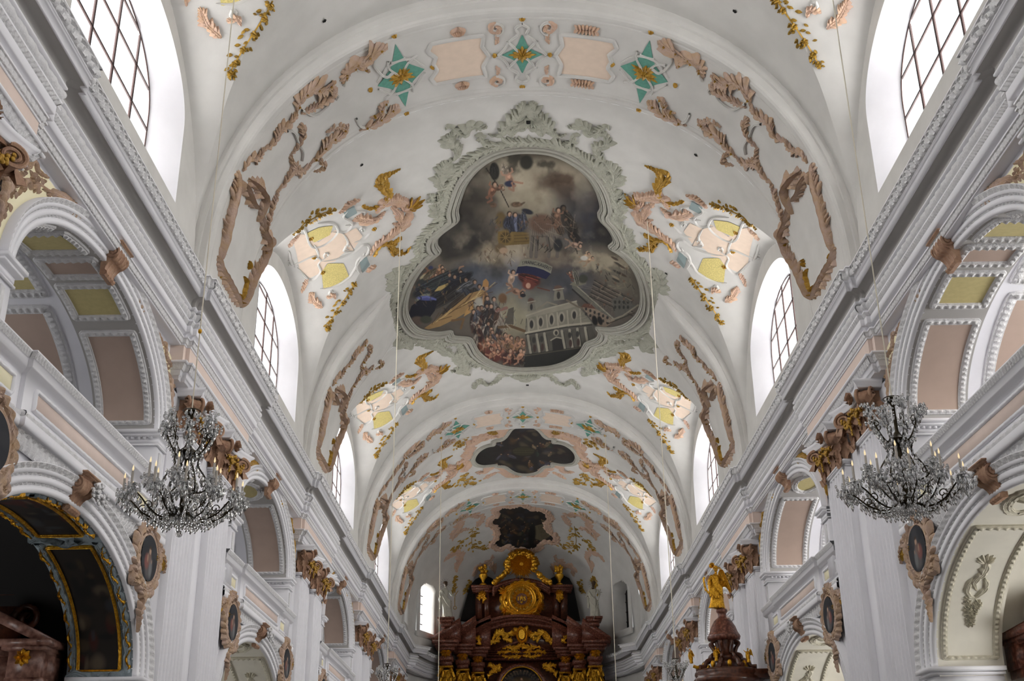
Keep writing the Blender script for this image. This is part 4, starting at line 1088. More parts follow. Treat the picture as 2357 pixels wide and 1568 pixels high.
def band_chain(root, S=BS, f=lambda p: p, cut=0.):
    keep = lambda pts: min(abs(q[0]) for q in b1(*pts)) > cut
    CH_UP, CH_LO = [c for c in CH_UP_ if keep(c[0])], [c for c in CH_LO_ if keep(c[0])]
    mb = MB(True)
    for pts, w in CH_UP: ribbon(mb, S, f(b1(*pts)), w, .12, lob=9, amp=.85, groove=.55, lean=1.2)
    mb.obj('upper_scroll', 'brown_stucco', parent=root, smooth=True)
    mb = MB(True)
    for pts, w in CH_LO: ribbon(mb, S, f(b1(*pts)), w, .11, lob=9, amp=.85, groove=.55, lean=1.2)
    mb.obj('lower_scroll', 'brown_stucco', parent=root, smooth=True)
    mb = MB(True)
    for i_, (pts, w) in enumerate(CH_FOOT):
        w0 = np.mean(w); PP = f(b1(*pts))
        ribbon(mb, S, PP, w0*.42, .26, lob=3, amp=.12, lean=0, groove=.1)
        ribbon(mb, S, PP, [q*1.05 for q in w] if isinstance(w, list) else w*1.05, .13, lob=6.5, amp=.85, groove=.6, lean=1.1)
    for pts in ([(552, 412), (548, 425), (545, 445)],): ribbon(mb, S, f(b1(*pts)), .14, .24, lob=2, amp=.1)
    mb.obj('foot_scroll', 'brown_stucco', parent=root, smooth=True)
    mb = MB(True); zb = lambda *P: f(b1(*[(480+x/2.0625, y/2.0625) for x, y in P]))
    for P in (((785, 270), (790, 320), (840, 362), (875, 340)), ((640, 405), (655, 360), (690, 318), (735, 305), (745, 330)), ((440, 520), (500, 545), (560, 500), (590, 440), (610, 450), (600, 470)), ((370, 620), (400, 625), (425, 680)), ((430, 690), (445, 720), (440, 760)), ((560, 640), (600, 595), (640, 610), (635, 650)), ((700, 560), (725, 600), (780, 590), (830, 540), (815, 505)), ((840, 490), (835, 525), (860, 535))):
        moulding(mb, S, zb(*P), .03, .07, False, smooth=True)
    if not cut: mb.obj('white_scroll', 'ceiling_plaster', parent=root, smooth=True)
    mb = MB(True)
    for c, a in (((552, 690), -1.6), ((572, 620), -.8), ((508, 620), 2.6)): fan(mb, S, f(b1(c))[0], a, .8, 5, .22, .03, .10)
    for pts in CH_UP[:3]+CH_LO[:3]+[CH_FOOT[0], CH_FOOT[3]]:
        P = f(b1(*pts[0])); 
        for p, q in zip(P[:-1], P[1:]): flower(mb, S, (p+q)/2, .035, .12, 5)
    ribbon(mb, S, f(b1((556, 690), (560, 668), (564, 650), (560, 636))), .045, .14, lob=9)
    mb.obj('gilt_touch', 'ochre_gold', parent=root, smooth=True)
WN = ['nearest', 'second', 'third', 'farthest']
proto = None
for k, yc in enumerate(PIERS[2:]):
    w_ = WN[k]
    if k == 0:
        t0 = thing('arch_centrepiece', 'green and gold quatrefoil with white strapwork at the crown of the nearest transverse arch', 'stucco ornament', 'crown ornaments of the transverse arches', (0, yc, 0)); band_centre(t0)
        tp, ts, tc = {}, {}, {}
        for sx in (-1, 1):
            tp[sx] = thing('peach_panel', 'peach panel with brown leaf tufts on the %s half of the nearest transverse arch' % SIDE[sx], 'panel', 'peach panels on the transverse arches', (0, yc, 0)); band_panel(tp[sx], sx=sx)
            ts[sx] = thing('star_panel', 'green four-pointed star with gold leaves on the %s half of the nearest transverse arch' % SIDE[sx], 'stucco ornament', 'star panels on the transverse arches', (0, yc, 0)); band_star(ts[sx], sx=sx)
            tc[sx] = thing('rocaille_garland', 'long brown rocaille scrolls running down the %s foot of the nearest transverse arch' % SIDE[sx], 'stucco ornament', 'rocaille scrolls on the transverse arches', (0, yc, 0)); band_chain(tc[sx], f=(sym if sx > 0 else (lambda p: p)))
    else:
        if k != 1:      # the big fresco covers the crown of the second arch
            dup(t0, 'green and gold quatrefoil at the crown of the %s transverse arch' % w_, (0, yc, 0))
            for sx in (-1, 1):
                dup(tp[sx], 'peach panel on the %s half of the %s transverse arch' % (SIDE[sx], w_), (0, yc, 0))
                dup(ts[sx], 'green four-pointed star on the %s half of the %s transverse arch' % (SIDE[sx], w_), (0, yc, 0))
        for sx in (-1, 1):
            if k == 1:
                band_chain(thing('rocaille_garland', 'brown rocaille scrolls on the %s foot of the second transverse arch, beside the great fresco' % SIDE[sx], 'stucco ornament', 'rocaille scrolls on the transverse arches', (0, yc, 0)), f=(sym if sx > 0 else (lambda p: p)), cut=5.6)
            else: dup(tc[sx], 'brown rocaille scrolls on the %s foot of the %s transverse arch' % (SIDE[sx], w_), (0, yc, 0))

# ---- cartouches over the windows (traced on the second bay, left)
YB = BAYS[2]
zz = lambda *pts: [hc(480+x/2.0625, y/2.0625)-np.array([0, YB]) for x, y in pts]
CS = lambda x, y, h: ceilS(x, np.asarray(y)+YB, h)
def cartouche(root, S=CS, f=lambda p: p, var=0):
    R_ = lambda mb, pts, w, h=.09, **k: ribbon(mb, S, f(zz(*pts)), w, h, **k)
    mb = MB(True); patch(mb, S, f(zz((400, 1150), (430, 1110), (520, 1150), (600, 1090), (650, 1120), (690, 1190), (640, 1200), (600, 1240), (560, 1250), (540, 1290), (480, 1320), (430, 1280))), .012)
    patch(mb, S, f(zz((640, 1110), (700, 1080), (730, 1120), (690, 1180))), .014); mb.obj('peach_field', 'peach_plaster', parent=root)
    mb = MB(True); patch(mb, S, f(zz((455, 1110), (520, 1080), (590, 1070), (575, 1115), (500, 1150))), .016)
    patch(mb, S, f(zz((535, 1290), (565, 1250), (640, 1250), (665, 1310), (610, 1350), (545, 1375))), .016); mb.obj('speckled_field', 'speckled_yellow', parent=root)
    mb = MB(True); patch(mb, S, f(zz((640, 1005), (690, 975), (705, 1010), (650, 1040))), .02); patch(mb, S, f(zz((715, 1240), (750, 1215), (765, 1255), (730, 1295))), .02); mb.obj('slate_field', 'slate_enamel', parent=root)
    mb = MB(True); q = dict(amp=.1, lob=2, lean=0, groove=.05)
    for pts in (((400, 1130), (440, 1085), (480, 1160), (540, 1165), (610, 1105), (590, 1060), (520, 1060)), ((590, 1100), (650, 1100), (680, 1060), (640, 1030), (660, 1000)), ((690, 1190), (640, 1190), (660, 1150), (640, 1110)), ((540, 1240), (600, 1230), (680, 1200), (740, 1160), (760, 1190), (700, 1260)),
                ((420, 1270), (480, 1330), (530, 1290), (520, 1250), (560, 1220)), ((530, 1370), (590, 1360), (660, 1320), (690, 1280), (740, 1200)), ((500, 1160), (520, 1210), (500, 1240)), ((540, 1240), (500, 1215), (440, 1240), (400, 1260)), ((380, 1190), (390, 1240), (410, 1270)),
                ((690, 1150), (740, 1130), (780, 1090)), ((700, 1000), (740, 1010), (700, 1060), (650, 1070)), ((720, 1300), (700, 1260), (720, 1220), (770, 1210))):
        R_(mb, pts, .04, .06, **q)
    for c, r_, a in (((585, 1390), 22, 0), ((560, 1210), 16, 2), ((660, 1170), 16, 1), ((730, 1090), 14, 3), ((385, 1250), 14, 4)):
        R_(mb, [tuple(p) for p in curl(c, r_, a, 1.1, 1, 14, .2)], .035, .06, **q)
    mb.obj('white_scroll', 'ceiling_plaster', parent=root, smooth=True)
    mb = MB(True)
    for pts, w in ((((800, 1010), (830, 960), (880, 950), (930, 960), (960, 1000)), [.16, .24, .2]), (((950, 1010), (930, 1060), (880, 1100), (840, 1130), (790, 1170), (765, 1215)), [.2, .24, .18, .1]), (((700, 1030), (740, 1040), (790, 1040), (840, 1000)), .2), (((620, 1010), (660, 970), (720, 945)), .1),
                   (((870, 980), (900, 1010), (910, 1060), (870, 1060)), .12), (((750, 1290), (770, 1270), (795, 1260)), .09), (((480, 1390), (500, 1430), (540, 1460)), .12), (((560, 1410), (590, 1400), (600, 1420)), .08), (((470, 1320), (450, 1360), (440, 1390)), .07), (((380, 1170), (400, 1140), (430, 1110)), .06)):
        R_(mb, pts, w, .11, lob=11, amp=.65, groove=.55, lean=.9)
    fan(mb, S, f(zz((930, 1010)))[0], 1.0 if f(zz((930, 1010)))[0][0] < 0 else PI-1.0, 0, 1, .01, .01, .01)
    c = f(zz((925, 1000)))[0]; e = f(zz((985, 960)))[0]; a = math.atan2(e[1]-c[1], e[0]-c[0]); fan(mb, S, c, a, 1.25, 11, .62, .06, .1)
    mb.obj('rocaille_head', 'rose_stucco', parent=root, smooth=True)
    mb = MB(True)
    for pts, w in ((((910, 800), (850, 830), (830, 870), (850, 920), (830, 960), (790, 1000)), [.05, .14, .16, .1]), (((850, 820), (810, 840), (800, 870), (830, 900)), .08), (((730, 975), (770, 985), (820, 970)), .06), (((960, 1170), (930, 1200), (890, 1190), (860, 1160), (820, 1165), (790, 1200)), [.05, .12, .14, .08]), (((915, 1130), (890, 1140), (860, 1160)), .08), (((880, 1215), (870, 1190), (850, 1175)), .06), (((785, 1215), (800, 1185)), .05)):
        R_(mb, pts, w, .11, lob=8, amp=.75, groove=.5, lean=1.3)
    c = f(zz((945, 985)))[0]; fan(mb, S, c, a, 1.3, 6, .58, .03, .14)
    for p in ((500, 1220), (785, 1085), (540, 1293), (485, 1130)): flower(mb, S, f(zz(p))[0], .08, .08)
    mb.obj('gilt_leaf', 'ochre_gold', parent=root, smooth=True)
    mb = MB(True)
    vine(mb, S, f(zz((405, 1110), (440, 1075), (500, 1035), (550, 1010), (600, 1000))), 3+var, .13, 15, .16, 4, .07)
    vine(mb, S, f(zz((700, 1335), (680, 1370), (640, 1430), (600, 1490), (570, 1540), (555, 1570))), 5+var, .15, 15, .2, 6, .07)
    mb.obj('flower_garland', 'leaf_gold', parent=root, smooth=True)
grp = 'cartouches over the clerestory windows'
src = {}
for sx in (-1, 1):
    for i, yb in enumerate(BAYS[1:]):
        lab = 'pink and gold stucco cartouche with flower garlands over the %s window on the %s' % (['nearest', 'second', 'third', 'fourth'][i], SIDE[sx])
        if sx not in src:
            src[sx] = thing('ceiling_cartouche', lab, 'cartouche', grp, (0, yb-YB+YB*0, 0))
            src[sx].location = (0, 0, 0)
            CSw = lambda x, y, h: ceilS(x, np.asarray(y)+YB, h)-np.array([0, YB, 0])
            cartouche(src[sx], S=CSw, f=((lambda p: [np.array([-q[0], q[1]]) for q in p]) if sx > 0 else (lambda p: p)), var=sx)
            src[sx].location = (0, yb, 0)
        else: dup(src[sx], lab, (0, yb, 0))
# ---- round vent holes in the vault
for px, py, w_ in ((746, 47, 'left of the nearest arch crown'), (1692, 25, 'right of the nearest arch crown'), (832, 379, 'between left arch foot and big fresco frame'), (1602, 356, 'between right arch foot and big fresco frame'), (893, 640, 'beside the left lobe of the big fresco'), (1534, 629, 'beside the right lobe of the big fresco')):
    c = hc(px, py); mb = MB(True); patch(mb, ceilS, [(c[0]+.045*math.cos(a), c[1]+.06*math.sin(a)) for a in np.linspace(0, 2*PI, 12, endpoint=False)], .02, 3)
    tag(mb.obj('vent_hole', 'black_hole'), 'small round black vent hole in the vault, '+w_, 'vent', 'vent holes in the vault')
# ================================================================== PAINTER (pigments of the ceiling paintings)
class Canvas:
    def __init__(s, w, h, colr, seed=1):
        s.w, s.h = w, h; s.A = np.ones((h, w, 3))*np.array(lin(colr)); s.Y, s.X = np.mgrid[0:h, 0:w].astype(float); s.R = np.random.RandomState(seed)
    def noise(s, n, seed=0):
        R = np.random.RandomState(seed); g = R.rand(n+2, n+2); y = s.Y/s.h*n; x = s.X/s.w*n; i, j = y.astype(int), x.astype(int); fy, fx = y-i, x-j
        fy = fy*fy*(3-2*fy); fx = fx*fx*(3-2*fx)
        return (g[i, j]*(1-fx)+g[i, j+1]*fx)*(1-fy)+(g[i+1, j]*(1-fx)+g[i+1, j+1]*fx)*fy
    def fbm(s, n, seed=0): return sum(s.noise(n*2**k, seed+k)/2**k for k in range(5))/1.94
    def _b(s, x0, x1, y0, y1):
        return slice(int(max(0, y0)), int(max(0, min(s.h, y1+1)))), slice(int(max(0, x0)), int(max(0, min(s.w, x1+1))))
    def ell(s, x, y, rx, ry, c, al=1., ang=0, soft=.4):
        r = max(rx, ry)*1.5; b = s._b(x-r, x+r, y-r, y+r); X, Y = s.X[b]-x, s.Y[b]-y; ca, sa = math.cos(ang), math.sin(ang)
        d = np.hypot((X*ca+Y*sa)/rx, (-X*sa+Y*ca)/ry); w = (np.clip((1+soft/2-d)/soft, 0, 1)*al)[..., None]; s.A[b] = s.A[b]*(1-w)+np.array(lin(c))*w
    def poly(s, P, c, al=1.):
        P = np.array(P, float); b = s._b(P[:, 0].min(), P[:, 0].max(), P[:, 1].min(), P[:, 1].max()); X, Y = s.X[b], s.Y[b]
        I = np.zeros(X.shape, bool); n = len(P)
        for i in range(n):
            (x1, y1), (x2, y2) = P[i], P[(i+1) % n]
            if y1 == y2: continue
            I ^= ((y1 > Y) != (y2 > Y)) & (X < (x2-x1)*(Y-y1)/(y2-y1)+x1)
        w = (I*al)[..., None]; s.A[b] = s.A[b]*(1-w)+np.array(lin(c))*w
    def line(s, P, wd, c, al=1.):
        for (x1, y1), (x2, y2) in zip(P[:-1], P[1:]):
            b = s._b(min(x1, x2)-wd-1, max(x1, x2)+wd+1, min(y1, y2)-wd-1, max(y1, y2)+wd+1); X, Y = s.X[b], s.Y[b]
            L = (x2-x1)**2+(y2-y1)**2+1e-6; t = np.clip(((X-x1)*(x2-x1)+(Y-y1)*(y2-y1))/L, 0, 1); d = np.hypot(X-x1-t*(x2-x1), Y-y1-t*(y2-y1))
            w = (np.clip(wd/2+.5-d, 0, 1)*al)[..., None]; s.A[b] = s.A[b]*(1-w)+np.array(lin(c))*w
    def robe(s, x, y, L, wd, ang, c, n=7):
        """draped figure mass with folds: x,y top, L length along ang"""
        ca, sa = math.cos(ang), math.sin(ang); c = np.array(c); R = s.R
        s.ell(x+ca*L/2, y+sa*L/2, L/2, wd/2, c, .95, ang, .25)
        for k in range(n*2):
            o = R.uniform(-.42, .42)*wd; a, b_ = R.uniform(.02, .4), R.uniform(.5, .98); f = R.choice([.5, .65, 1.35, 1.6])
            s.line([(x+ca*L*a-sa*o*.6, y+sa*L*a+ca*o*.6), (x+ca*L*(a+b_)/2-sa*o*1.1, y+sa*L*(a+b_)/2+ca*o*1.1), (x+ca*L*b_-sa*o, y+sa*L*b_+ca*o)], wd*.07, np.clip(c*f+4, 0, 255), .7)
    def head(s, x, y, r, c=(168, 128, 100), hair=(60, 44, 30)):
        s.ell(x, y-r*.2, r*1.1, r*1.15, hair, 1, 0, .3); s.ell(x+r*.15, y+r*.1, r*.75, r*.95, c, 1, 0, .4); s.ell(x+r*.3, y-r*.1, r*.3, r*.4, np.clip(np.array(c)*1.2, 0, 255), .7)
    def nude(s, x, y, r, a=0, c=(160, 112, 84)):
        ca, sa = math.cos(a), math.sin(a); s.ell(x, y, r*1.5, r*.9, c, 1, a, .3); s.ell(x-ca*r*.3-sa*r*.2, y-sa*r*.3+ca*r*.2, r*.8, r*.5, np.array(c)*.65, .7, a); s.ell(x+ca*r*.4, y+sa*r*.4-r*.25, r*.6, r*.35, np.clip(np.array(c)*1.25, 0, 255), .8, a)
        for k in (-.5, .5): s.line([(x-ca*r, y-sa*r), (x-ca*r*2-sa*r*k*1.5, y-sa*r*2+ca*r*k*2), (x-ca*r*3, y-sa*r*2.4+ca*r*k*3)], r*.55, np.array(c)*.9)
        for k in (-.8, .8): s.line([(x+ca*r, y+sa*r), (x+ca*r*1.4-sa*r*k*1.6, y+sa*r*1.4+ca*r*k*1.6), (x+ca*r*2.2-sa*r*k*1.6, y+sa*r*2.2+ca*r*k*1.4)], r*.4, c)
        s.head(x+ca*r*1.9, y+sa*r*1.9, r*.6)
    def sample(s, x, y):
        x = np.clip(x, 0, s.w-1.01); y = np.clip(y, 0, s.h-1.01); i, j = y.astype(int), x.astype(int); fy, fx = (y-i)[..., None], (x-j)[..., None]
        return (s.A[i, j]*(1-fx)+s.A[i, j+1]*fx)*(1-fy)+(s.A[i+1, j]*(1-fx)+s.A[i+1, j+1]*fx)*fy
def great_fresco():
    c = Canvas(1478, 1568, (88, 80, 70), 4); N = c.fbm(5, 3); N2 = c.fbm(12, 9)
    for x, y, rx, ry, q, a in ((760, 330, 620, 90, (46, 42, 34), 0), (1000, 420, 260, 90, (66, 50, 34), .4), (780, 480, 230, 150, (158, 146, 120), .2), (860, 430, 140, 80, (176, 162, 134), 0), (740, 560, 120, 60, (150, 138, 112), 0), (960, 500, 140, 50, (78, 52, 34), .5), (1040, 540, 60, 40, (104, 92, 78), 0),
                               (1020, 650, 150, 130, (52, 56, 66), .6), (1110, 700, 90, 80, (38, 40, 44), 0), (460, 560, 120, 90, (72, 64, 54), 0), (420, 740, 130, 110, (60, 58, 56), 0), (560, 650, 70, 80, (104, 94, 82), 0), (640, 600, 120, 50, (120, 108, 88), 0),
                               (560, 820, 70, 50, (168, 150, 118), 0), (640, 800, 90, 60, (140, 122, 96), 0), (420, 860, 130, 30, (132, 122, 104), -.25), (470, 910, 90, 50, (84, 94, 112), 0), (600, 950, 120, 60, (78, 84, 94), 0), (860, 860, 180, 50, (112, 92, 74), 0), (940, 960, 120, 90, (70, 76, 88), 0),
                               (1160, 860, 130, 60, (132, 120, 98), .4), (1230, 960, 110, 60, (112, 104, 86), .5), (700, 1090, 110, 90, (128, 120, 96), 0), (800, 1060, 90, 60, (96, 98, 96), 0), (640, 1170, 90, 80, (134, 126, 98), 0)):
        c.ell(x, y, rx, ry, q, .8, a, 1.1)
    c.A *= (.55+.9*N+.35*(N2-.5))[..., None]
    R = c.R
    for k in range(90):
        x, y = R.uniform(380, 1150), R.uniform(320, 900); c.ell(x, y, R.uniform(15, 50), R.uniform(8, 22), [(150, 136, 112), (60, 54, 48), (110, 100, 86)][R.randint(3)], .16, R.uniform(-.6, .6), 1.)
    F1, F2, F3 = c.fbm(7, 21), c.fbm(11, 33), c.fbm(22, 44)
    def veil(mask, q, al): 
        w = (np.clip(mask, 0, 1)*al)[..., None]; c.A = c.A*(1-w)+np.array(lin(q))*w
    rg = lambda x, y, rx, ry: np.exp(-((c.X-x)/rx)**2-((c.Y-y)/ry)**2)
    veil((F1-.48)*5*rg(780, 480, 330, 200), (178, 164, 136), .75); veil((F2-.5)*6*rg(960, 470, 240, 150), (84, 58, 38), .8); veil((F2-.47)*5*rg(560, 800, 260, 90), (186, 168, 136), .7)
    veil((F1-.5)*6*rg(1060, 660, 160, 160), (50, 58, 76), .8); veil((F2-.5)*6*rg(650, 960, 300, 110), (92, 104, 126), .6); veil((F3-.52)*7*rg(1180, 880, 220, 130), (170, 156, 126), .7); veil((.5-F2)*6*rg(430, 720, 170, 150), (50, 47, 46), .7); veil((F3-.5)*6*rg(760, 340, 420, 70), (40, 36, 26), .7); veil((F1-.45)*4*rg(700, 1100, 200, 100), (150, 142, 112), .6)
    # angels at the top with a spear and dark cape
    c.line([(535, 375), (600, 470), (652, 575)], 5, (40, 28, 18)); c.robe(575, 345, 90, 50, 1.5, (40, 38, 34)); c.nude(655, 430, 22, -1.9, (168, 124, 96)); c.robe(620, 350, 60, 36, 1.2, (120, 108, 92)); c.ell(655, 455, 26, 16, (44, 50, 84)); c.line([(680, 445), (722, 452)], 11, (160, 116, 90)); c.line([(668, 450), (678, 482)], 10, (150, 106, 80)); c.ell(742, 345, 34, 38, (38, 38, 30), .9)
    c.nude(565, 495, 20, -1.2, (140, 92, 64)); c.nude(600, 480, 12, -.3, (120, 84, 60)); c.ell(572, 565, 16, 12, (110, 78, 56)); c.ell(690, 562, 28, 14, (104, 82, 56))
    for x in (566, 578): c.ell(x, 566, 9, 7, (120, 88, 64)); c.ell(x-9, 560, 12, 5, (92, 70, 48), .8, .5)
    for x in (682, 712): c.ell(x, 562, 10, 8, (120, 90, 64)); c.ell(x+12, 556, 14, 5, (92, 70, 48), .8, -.5)
    # chariot group
    c.ell(610, 640, 26, 40, (112, 90, 40)); c.robe(650, 620, 90, 80, 1.3, (52, 56, 74), 9); c.robe(700, 610, 100, 70, 1.5, (62, 66, 84), 9); c.head(655, 612, 12); c.head(684, 616, 11); c.ell(748, 598, 30, 13, (40, 44, 58), 1, .3); c.robe(725, 600, 90, 30, 1.4, (70, 74, 88))
    c.poly([(595, 700), (760, 705), (756, 765), (600, 775)], (124, 98, 32)); c.ell(635, 732, 40, 40, (132, 104, 34)); c.ell(635, 732, 28, 28, (92, 72, 28)); c.ell(635, 732, 8, 8, (140, 112, 44))
    for k in range(8): c.line([(635, 732), (635+34*math.cos(k*PI/4), 732+34*math.sin(k*PI/4))], 4, (134, 106, 40))
    for y in (722, 738, 754): c.line([(680, y), (756, y-4)], 3, (96, 74, 24))
    c.ell(610, 790, 30, 26, (118, 96, 60)); c.ell(625, 800, 22, 16, (168, 136, 104))
    c.ell(830, 700, 78, 66, (118, 106, 92)); c.ell(820, 660, 60, 50, (112, 82, 62)); 
    for k in range(12): c.line([(780+k*10, 660), (772+k*10, 730)], 3, (84, 74, 64), .7)
    for x, x2 in ((775, 770), (800, 796), (850, 862), (885, 905)): c.line([(x, 730), (x2, 780), (x2-4, 830)], 18, (104, 96, 86)); c.line([(x+5, 730), (x2+5, 800)], 4, (70, 64, 58))
    c.robe(880, 600, 130, 50, 1.2, (78, 62, 48)); c.robe(930, 590, 150, 60, 1.1, (48, 42, 34)); c.nude(900, 630, 20, -1.4, (128, 92, 66)); c.head(932, 582, 14, (90, 70, 50), (34, 28, 24)); c.ell(960, 745, 44, 34, (96, 92, 86)); c.robe(960, 700, 80, 46, .8, (44, 38, 34)); c.nude(990, 770, 16, .2, (150, 118, 96)); c.ell(905, 770, 22, 34, (52, 54, 58))
    for k in range(16): c.line([(R.uniform(760, 1000), R.uniform(600, 800)) for _ in range(2)], 3, [(150, 134, 112), (40, 34, 28), (90, 70, 50)][R.randint(3)], .35)
    for x, y in ((1045, 830), (1065, 850)): c.nude(x, y, 12, -.6, (176, 140, 104))
    c.ell(1040, 838, 18, 12, (190, 186, 176))
    for k in range(9): c.ell(1160+R.uniform(0, 90), 840+k*14, 22, 6, [(80, 60, 46), (150, 134, 106), (60, 56, 52)][k % 3], .8, .5)
    # red angel with trumpet and banner
    c.robe(700, 925, 120, 66, .35, (104, 38, 24), 12); c.ell(755, 975, 34, 26, (128, 52, 34)); c.ell(752, 980, 12, 14, (190, 140, 110)); c.nude(665, 945, 18, -1.3, (180, 146, 118)); c.nude(690, 1010, 18, .4, (150, 108, 80)); c.ell(620, 1045, 22, 26, (124, 88, 48)); c.line([(800, 990), (862, 1006)], 6, (112, 58, 36)); c.ell(725, 1030, 14, 10, (40, 40, 46))
    # saints and bishop on the left
    c.ell(270, 930, 50, 34, (134, 84, 48)); c.nude(290, 905, 14, -.8, (160, 112, 72)); c.nude(250, 915, 14, .4, (150, 100, 66)); c.ell(215, 935, 24, 12, (176, 162, 118), 1, -.6); c.ell(205, 965, 34, 20, (62, 66, 66), 1, -.5); c.ell(250, 888, 12, 10, (54, 60, 110))
    c.robe(160, 1035, 270, 70, -.5, (34, 38, 46), 14); c.robe(200, 1020, 210, 44, -.55, (52, 60, 62), 10); c.poly([(268, 1010), (290, 985), (345, 965), (330, 1000), (300, 1030), (285, 1028), (295, 1005)], (182, 152, 72)); c.ell(390, 910, 22, 16, (34, 38, 46)); c.head(402, 912, 11); c.line([(392, 905), (400, 885), (418, 880)], 8, (150, 106, 76))
    c.robe(180, 1090, 260, 60, -.42, (40, 44, 52), 12); c.ell(210, 1040, 40, 14, (120, 124, 108), .9, -.4); c.robe(290, 1080, 170, 44, -.6, (66, 70, 76), 10); c.head(458, 968, 14); c.head(398, 950, 10)
    for (x, y, L_, w_, a_, q) in ((180, 1000, 240, 46, -.42, (52, 58, 60)), (300, 1030, 200, 50, -.62, (26, 28, 36)), (250, 1100, 260, 54, -.62, (44, 40, 38)), (300, 1140, 220, 40, -.7, (72, 58, 44)), (380, 1010, 120, 40, -.5, (84, 86, 90)), (420, 990, 70, 34, .9, (46, 50, 60)), (330, 960, 110, 34, -.4, (40, 44, 56)), (470, 990, 60, 34, 1.2, (60, 56, 52)), (210, 950, 90, 30, -.7, (90, 80, 60))): c.robe(x, y, L_, w_, a_, q, 9)
    for x, y in ((345, 925), (372, 935), (430, 950), (476, 962), (500, 985), (312, 905)): c.head(x, y, 10, (150, 112, 84))
    c.poly([(135, 1130), (150, 1085), (200, 1045), (260, 1040), (285, 1060), (270, 1110), (240, 1150), (160, 1160)], (22, 24, 44)); c.ell(225, 1045, 46, 12, (66, 76, 150), .9, .05); c.line([(190, 1045), (230, 1036), (275, 1052)], 9, (84, 94, 170), .8)
    c.ell(180, 1160, 34, 22, (104, 84, 70)); c.ell(225, 1155, 30, 20, (70, 72, 58))
    c.poly([(215, 1200), (290, 1150), (380, 1080), (450, 1020), (520, 1000), (530, 1020), (470, 1070), (430, 1120), (380, 1150), (300, 1190), (240, 1205)], (152, 116, 56))
    for k in range(26): t = R.random(); x, y = 230+300*t, 1195-185*t; c.line([(x, y), (x+R.uniform(30, 80), y-R.uniform(18, 60))], 4, [(192, 156, 84), (96, 68, 30), (118, 84, 38), (210, 176, 104)][R.randint(4)], .7)
    c.poly([(430, 1110), (470, 1060), (470, 1110), (420, 1140)], (176, 128, 46)); c.line([(360, 1160), (420, 1150), (405, 1200)], 12, (122, 88, 46)); c.head(535, 990, 14); c.poly([(515, 985), (520, 955), (534, 943), (549, 962), (547, 988)], (178, 124, 46)); c.robe(530, 1010, 90, 36, 1.5, (140, 100, 52)); c.ell(495, 1070, 22, 30, (170, 164, 150), .9, .2); c.ell(512, 1100, 16, 26, (180, 172, 158), .9)
    for x, y, q in ((540, 1080, (50, 52, 62)), (575, 1085, (96, 92, 88)), (560, 1120, (58, 46, 40)), (520, 1170, (48, 44, 40)), (470, 1150, (64, 40, 36)), (595, 1150, (130, 118, 104)), (520, 1200, (150, 140, 124)), (490, 1240, (40, 34, 30)), (560, 1240, (96, 72, 46))): c.robe(x, y-30, 110, 46, 1.5, q, 8); c.head(x, y-34, 11)
    for k in range(16):
        x, y = R.uniform(470, 620), R.uniform(1090, 1260); c.robe(x, y, R.uniform(60, 110), R.uniform(26, 44), R.uniform(1.2, 1.9), [(48, 44, 46), (110, 100, 88), (84, 56, 40), (70, 74, 84), (134, 122, 104), (62, 30, 28)][k % 6], 6); c.head(x, y-6, 10, (142, 104, 78))
    for x, y, q in ((540, 1290, (128, 70, 40)), (600, 1300, (150, 92, 58)), (640, 1270, (120, 90, 60)), (700, 1290, (134, 96, 52)), (570, 1340, (110, 44, 32)), (660, 1350, (76, 26, 22)), (710, 1350, (52, 34, 28))): c.ell(x, y, 48, 36, q, .95, R.uniform(-.5, .5)); c.nude(x, y-6, 15, R.uniform(-2, 0), (170, 118, 84)); c.head(x+R.uniform(-10, 10), y-34, 11)
    for k in range(60): x, y = R.uniform(480, 740), R.uniform(1080, 1380); c.line([(x, y), (x+R.uniform(-16, 16), y+R.uniform(8, 34))], 4, [(160, 116, 84), (40, 26, 20), (120, 50, 34), (96, 100, 104)][R.randint(4)], .5)
    c.line([(600, 1195), (660, 1188), (735, 1215)], 14, (106, 78, 40)); c.poly([(628, 1180), (650, 1100), (678, 1090), (676, 1180)], (92, 86, 74)); c.line([(588, 1110), (640, 1095)], 16, (140, 84, 74), .8)
    # the church
    W_ = (134, 128, 110); D_ = (58, 56, 52); M_ = (92, 88, 78)
    c.poly([(740, 1150), (770, 1128), (940, 1065), (1000, 1060), (1100, 1180), (1100, 1240), (1030, 1300), (735, 1345)], M_); c.poly([(742, 1130), (800, 1105), (1000, 1062), (1010, 1085), (744, 1150)], W_)
    c.poly([(745, 1150), (1010, 1085), (1085, 1175), (742, 1218)], (120, 114, 98))
    for x, y, h in ((765, 1160, 44), (812, 1148, 46), (868, 1136, 50), (920, 1126, 44), (985, 1112, 42)): c.ell(x+4, y+18, 16, h*.62, (150, 142, 122)); c.ell(x+4, y+20, 10, h*.5, D_)
    for x in (742, 790, 838, 893, 945, 1010): c.line([(x+8, 1150-(x-742)*.2), (x+14, 1215-(x-742)*.12)], 7, (146, 138, 118))
    c.line([(738, 1224), (950, 1184), (1070, 1172)], 9, (156, 148, 126)); c.line([(738, 1234), (950, 1194), (1080, 1182)], 5, (52, 50, 46)); c.line([(742, 1136), (850, 1098), (1000, 1060)], 7, (152, 144, 122))
    c.poly([(740, 1240), (1080, 1190), (1100, 1240), (1030, 1300), (738, 1345)], (86, 82, 72))
    for k, x in enumerate((750, 795, 835, 925, 965, 1005, 1045)): y0 = 1240-(x-740)*.14; c.line([(x, y0), (x+16, y0+95)], 13, (136, 130, 112)); c.line([(x+9, y0+6), (x+24, y0+95)], 4, (52, 50, 46))
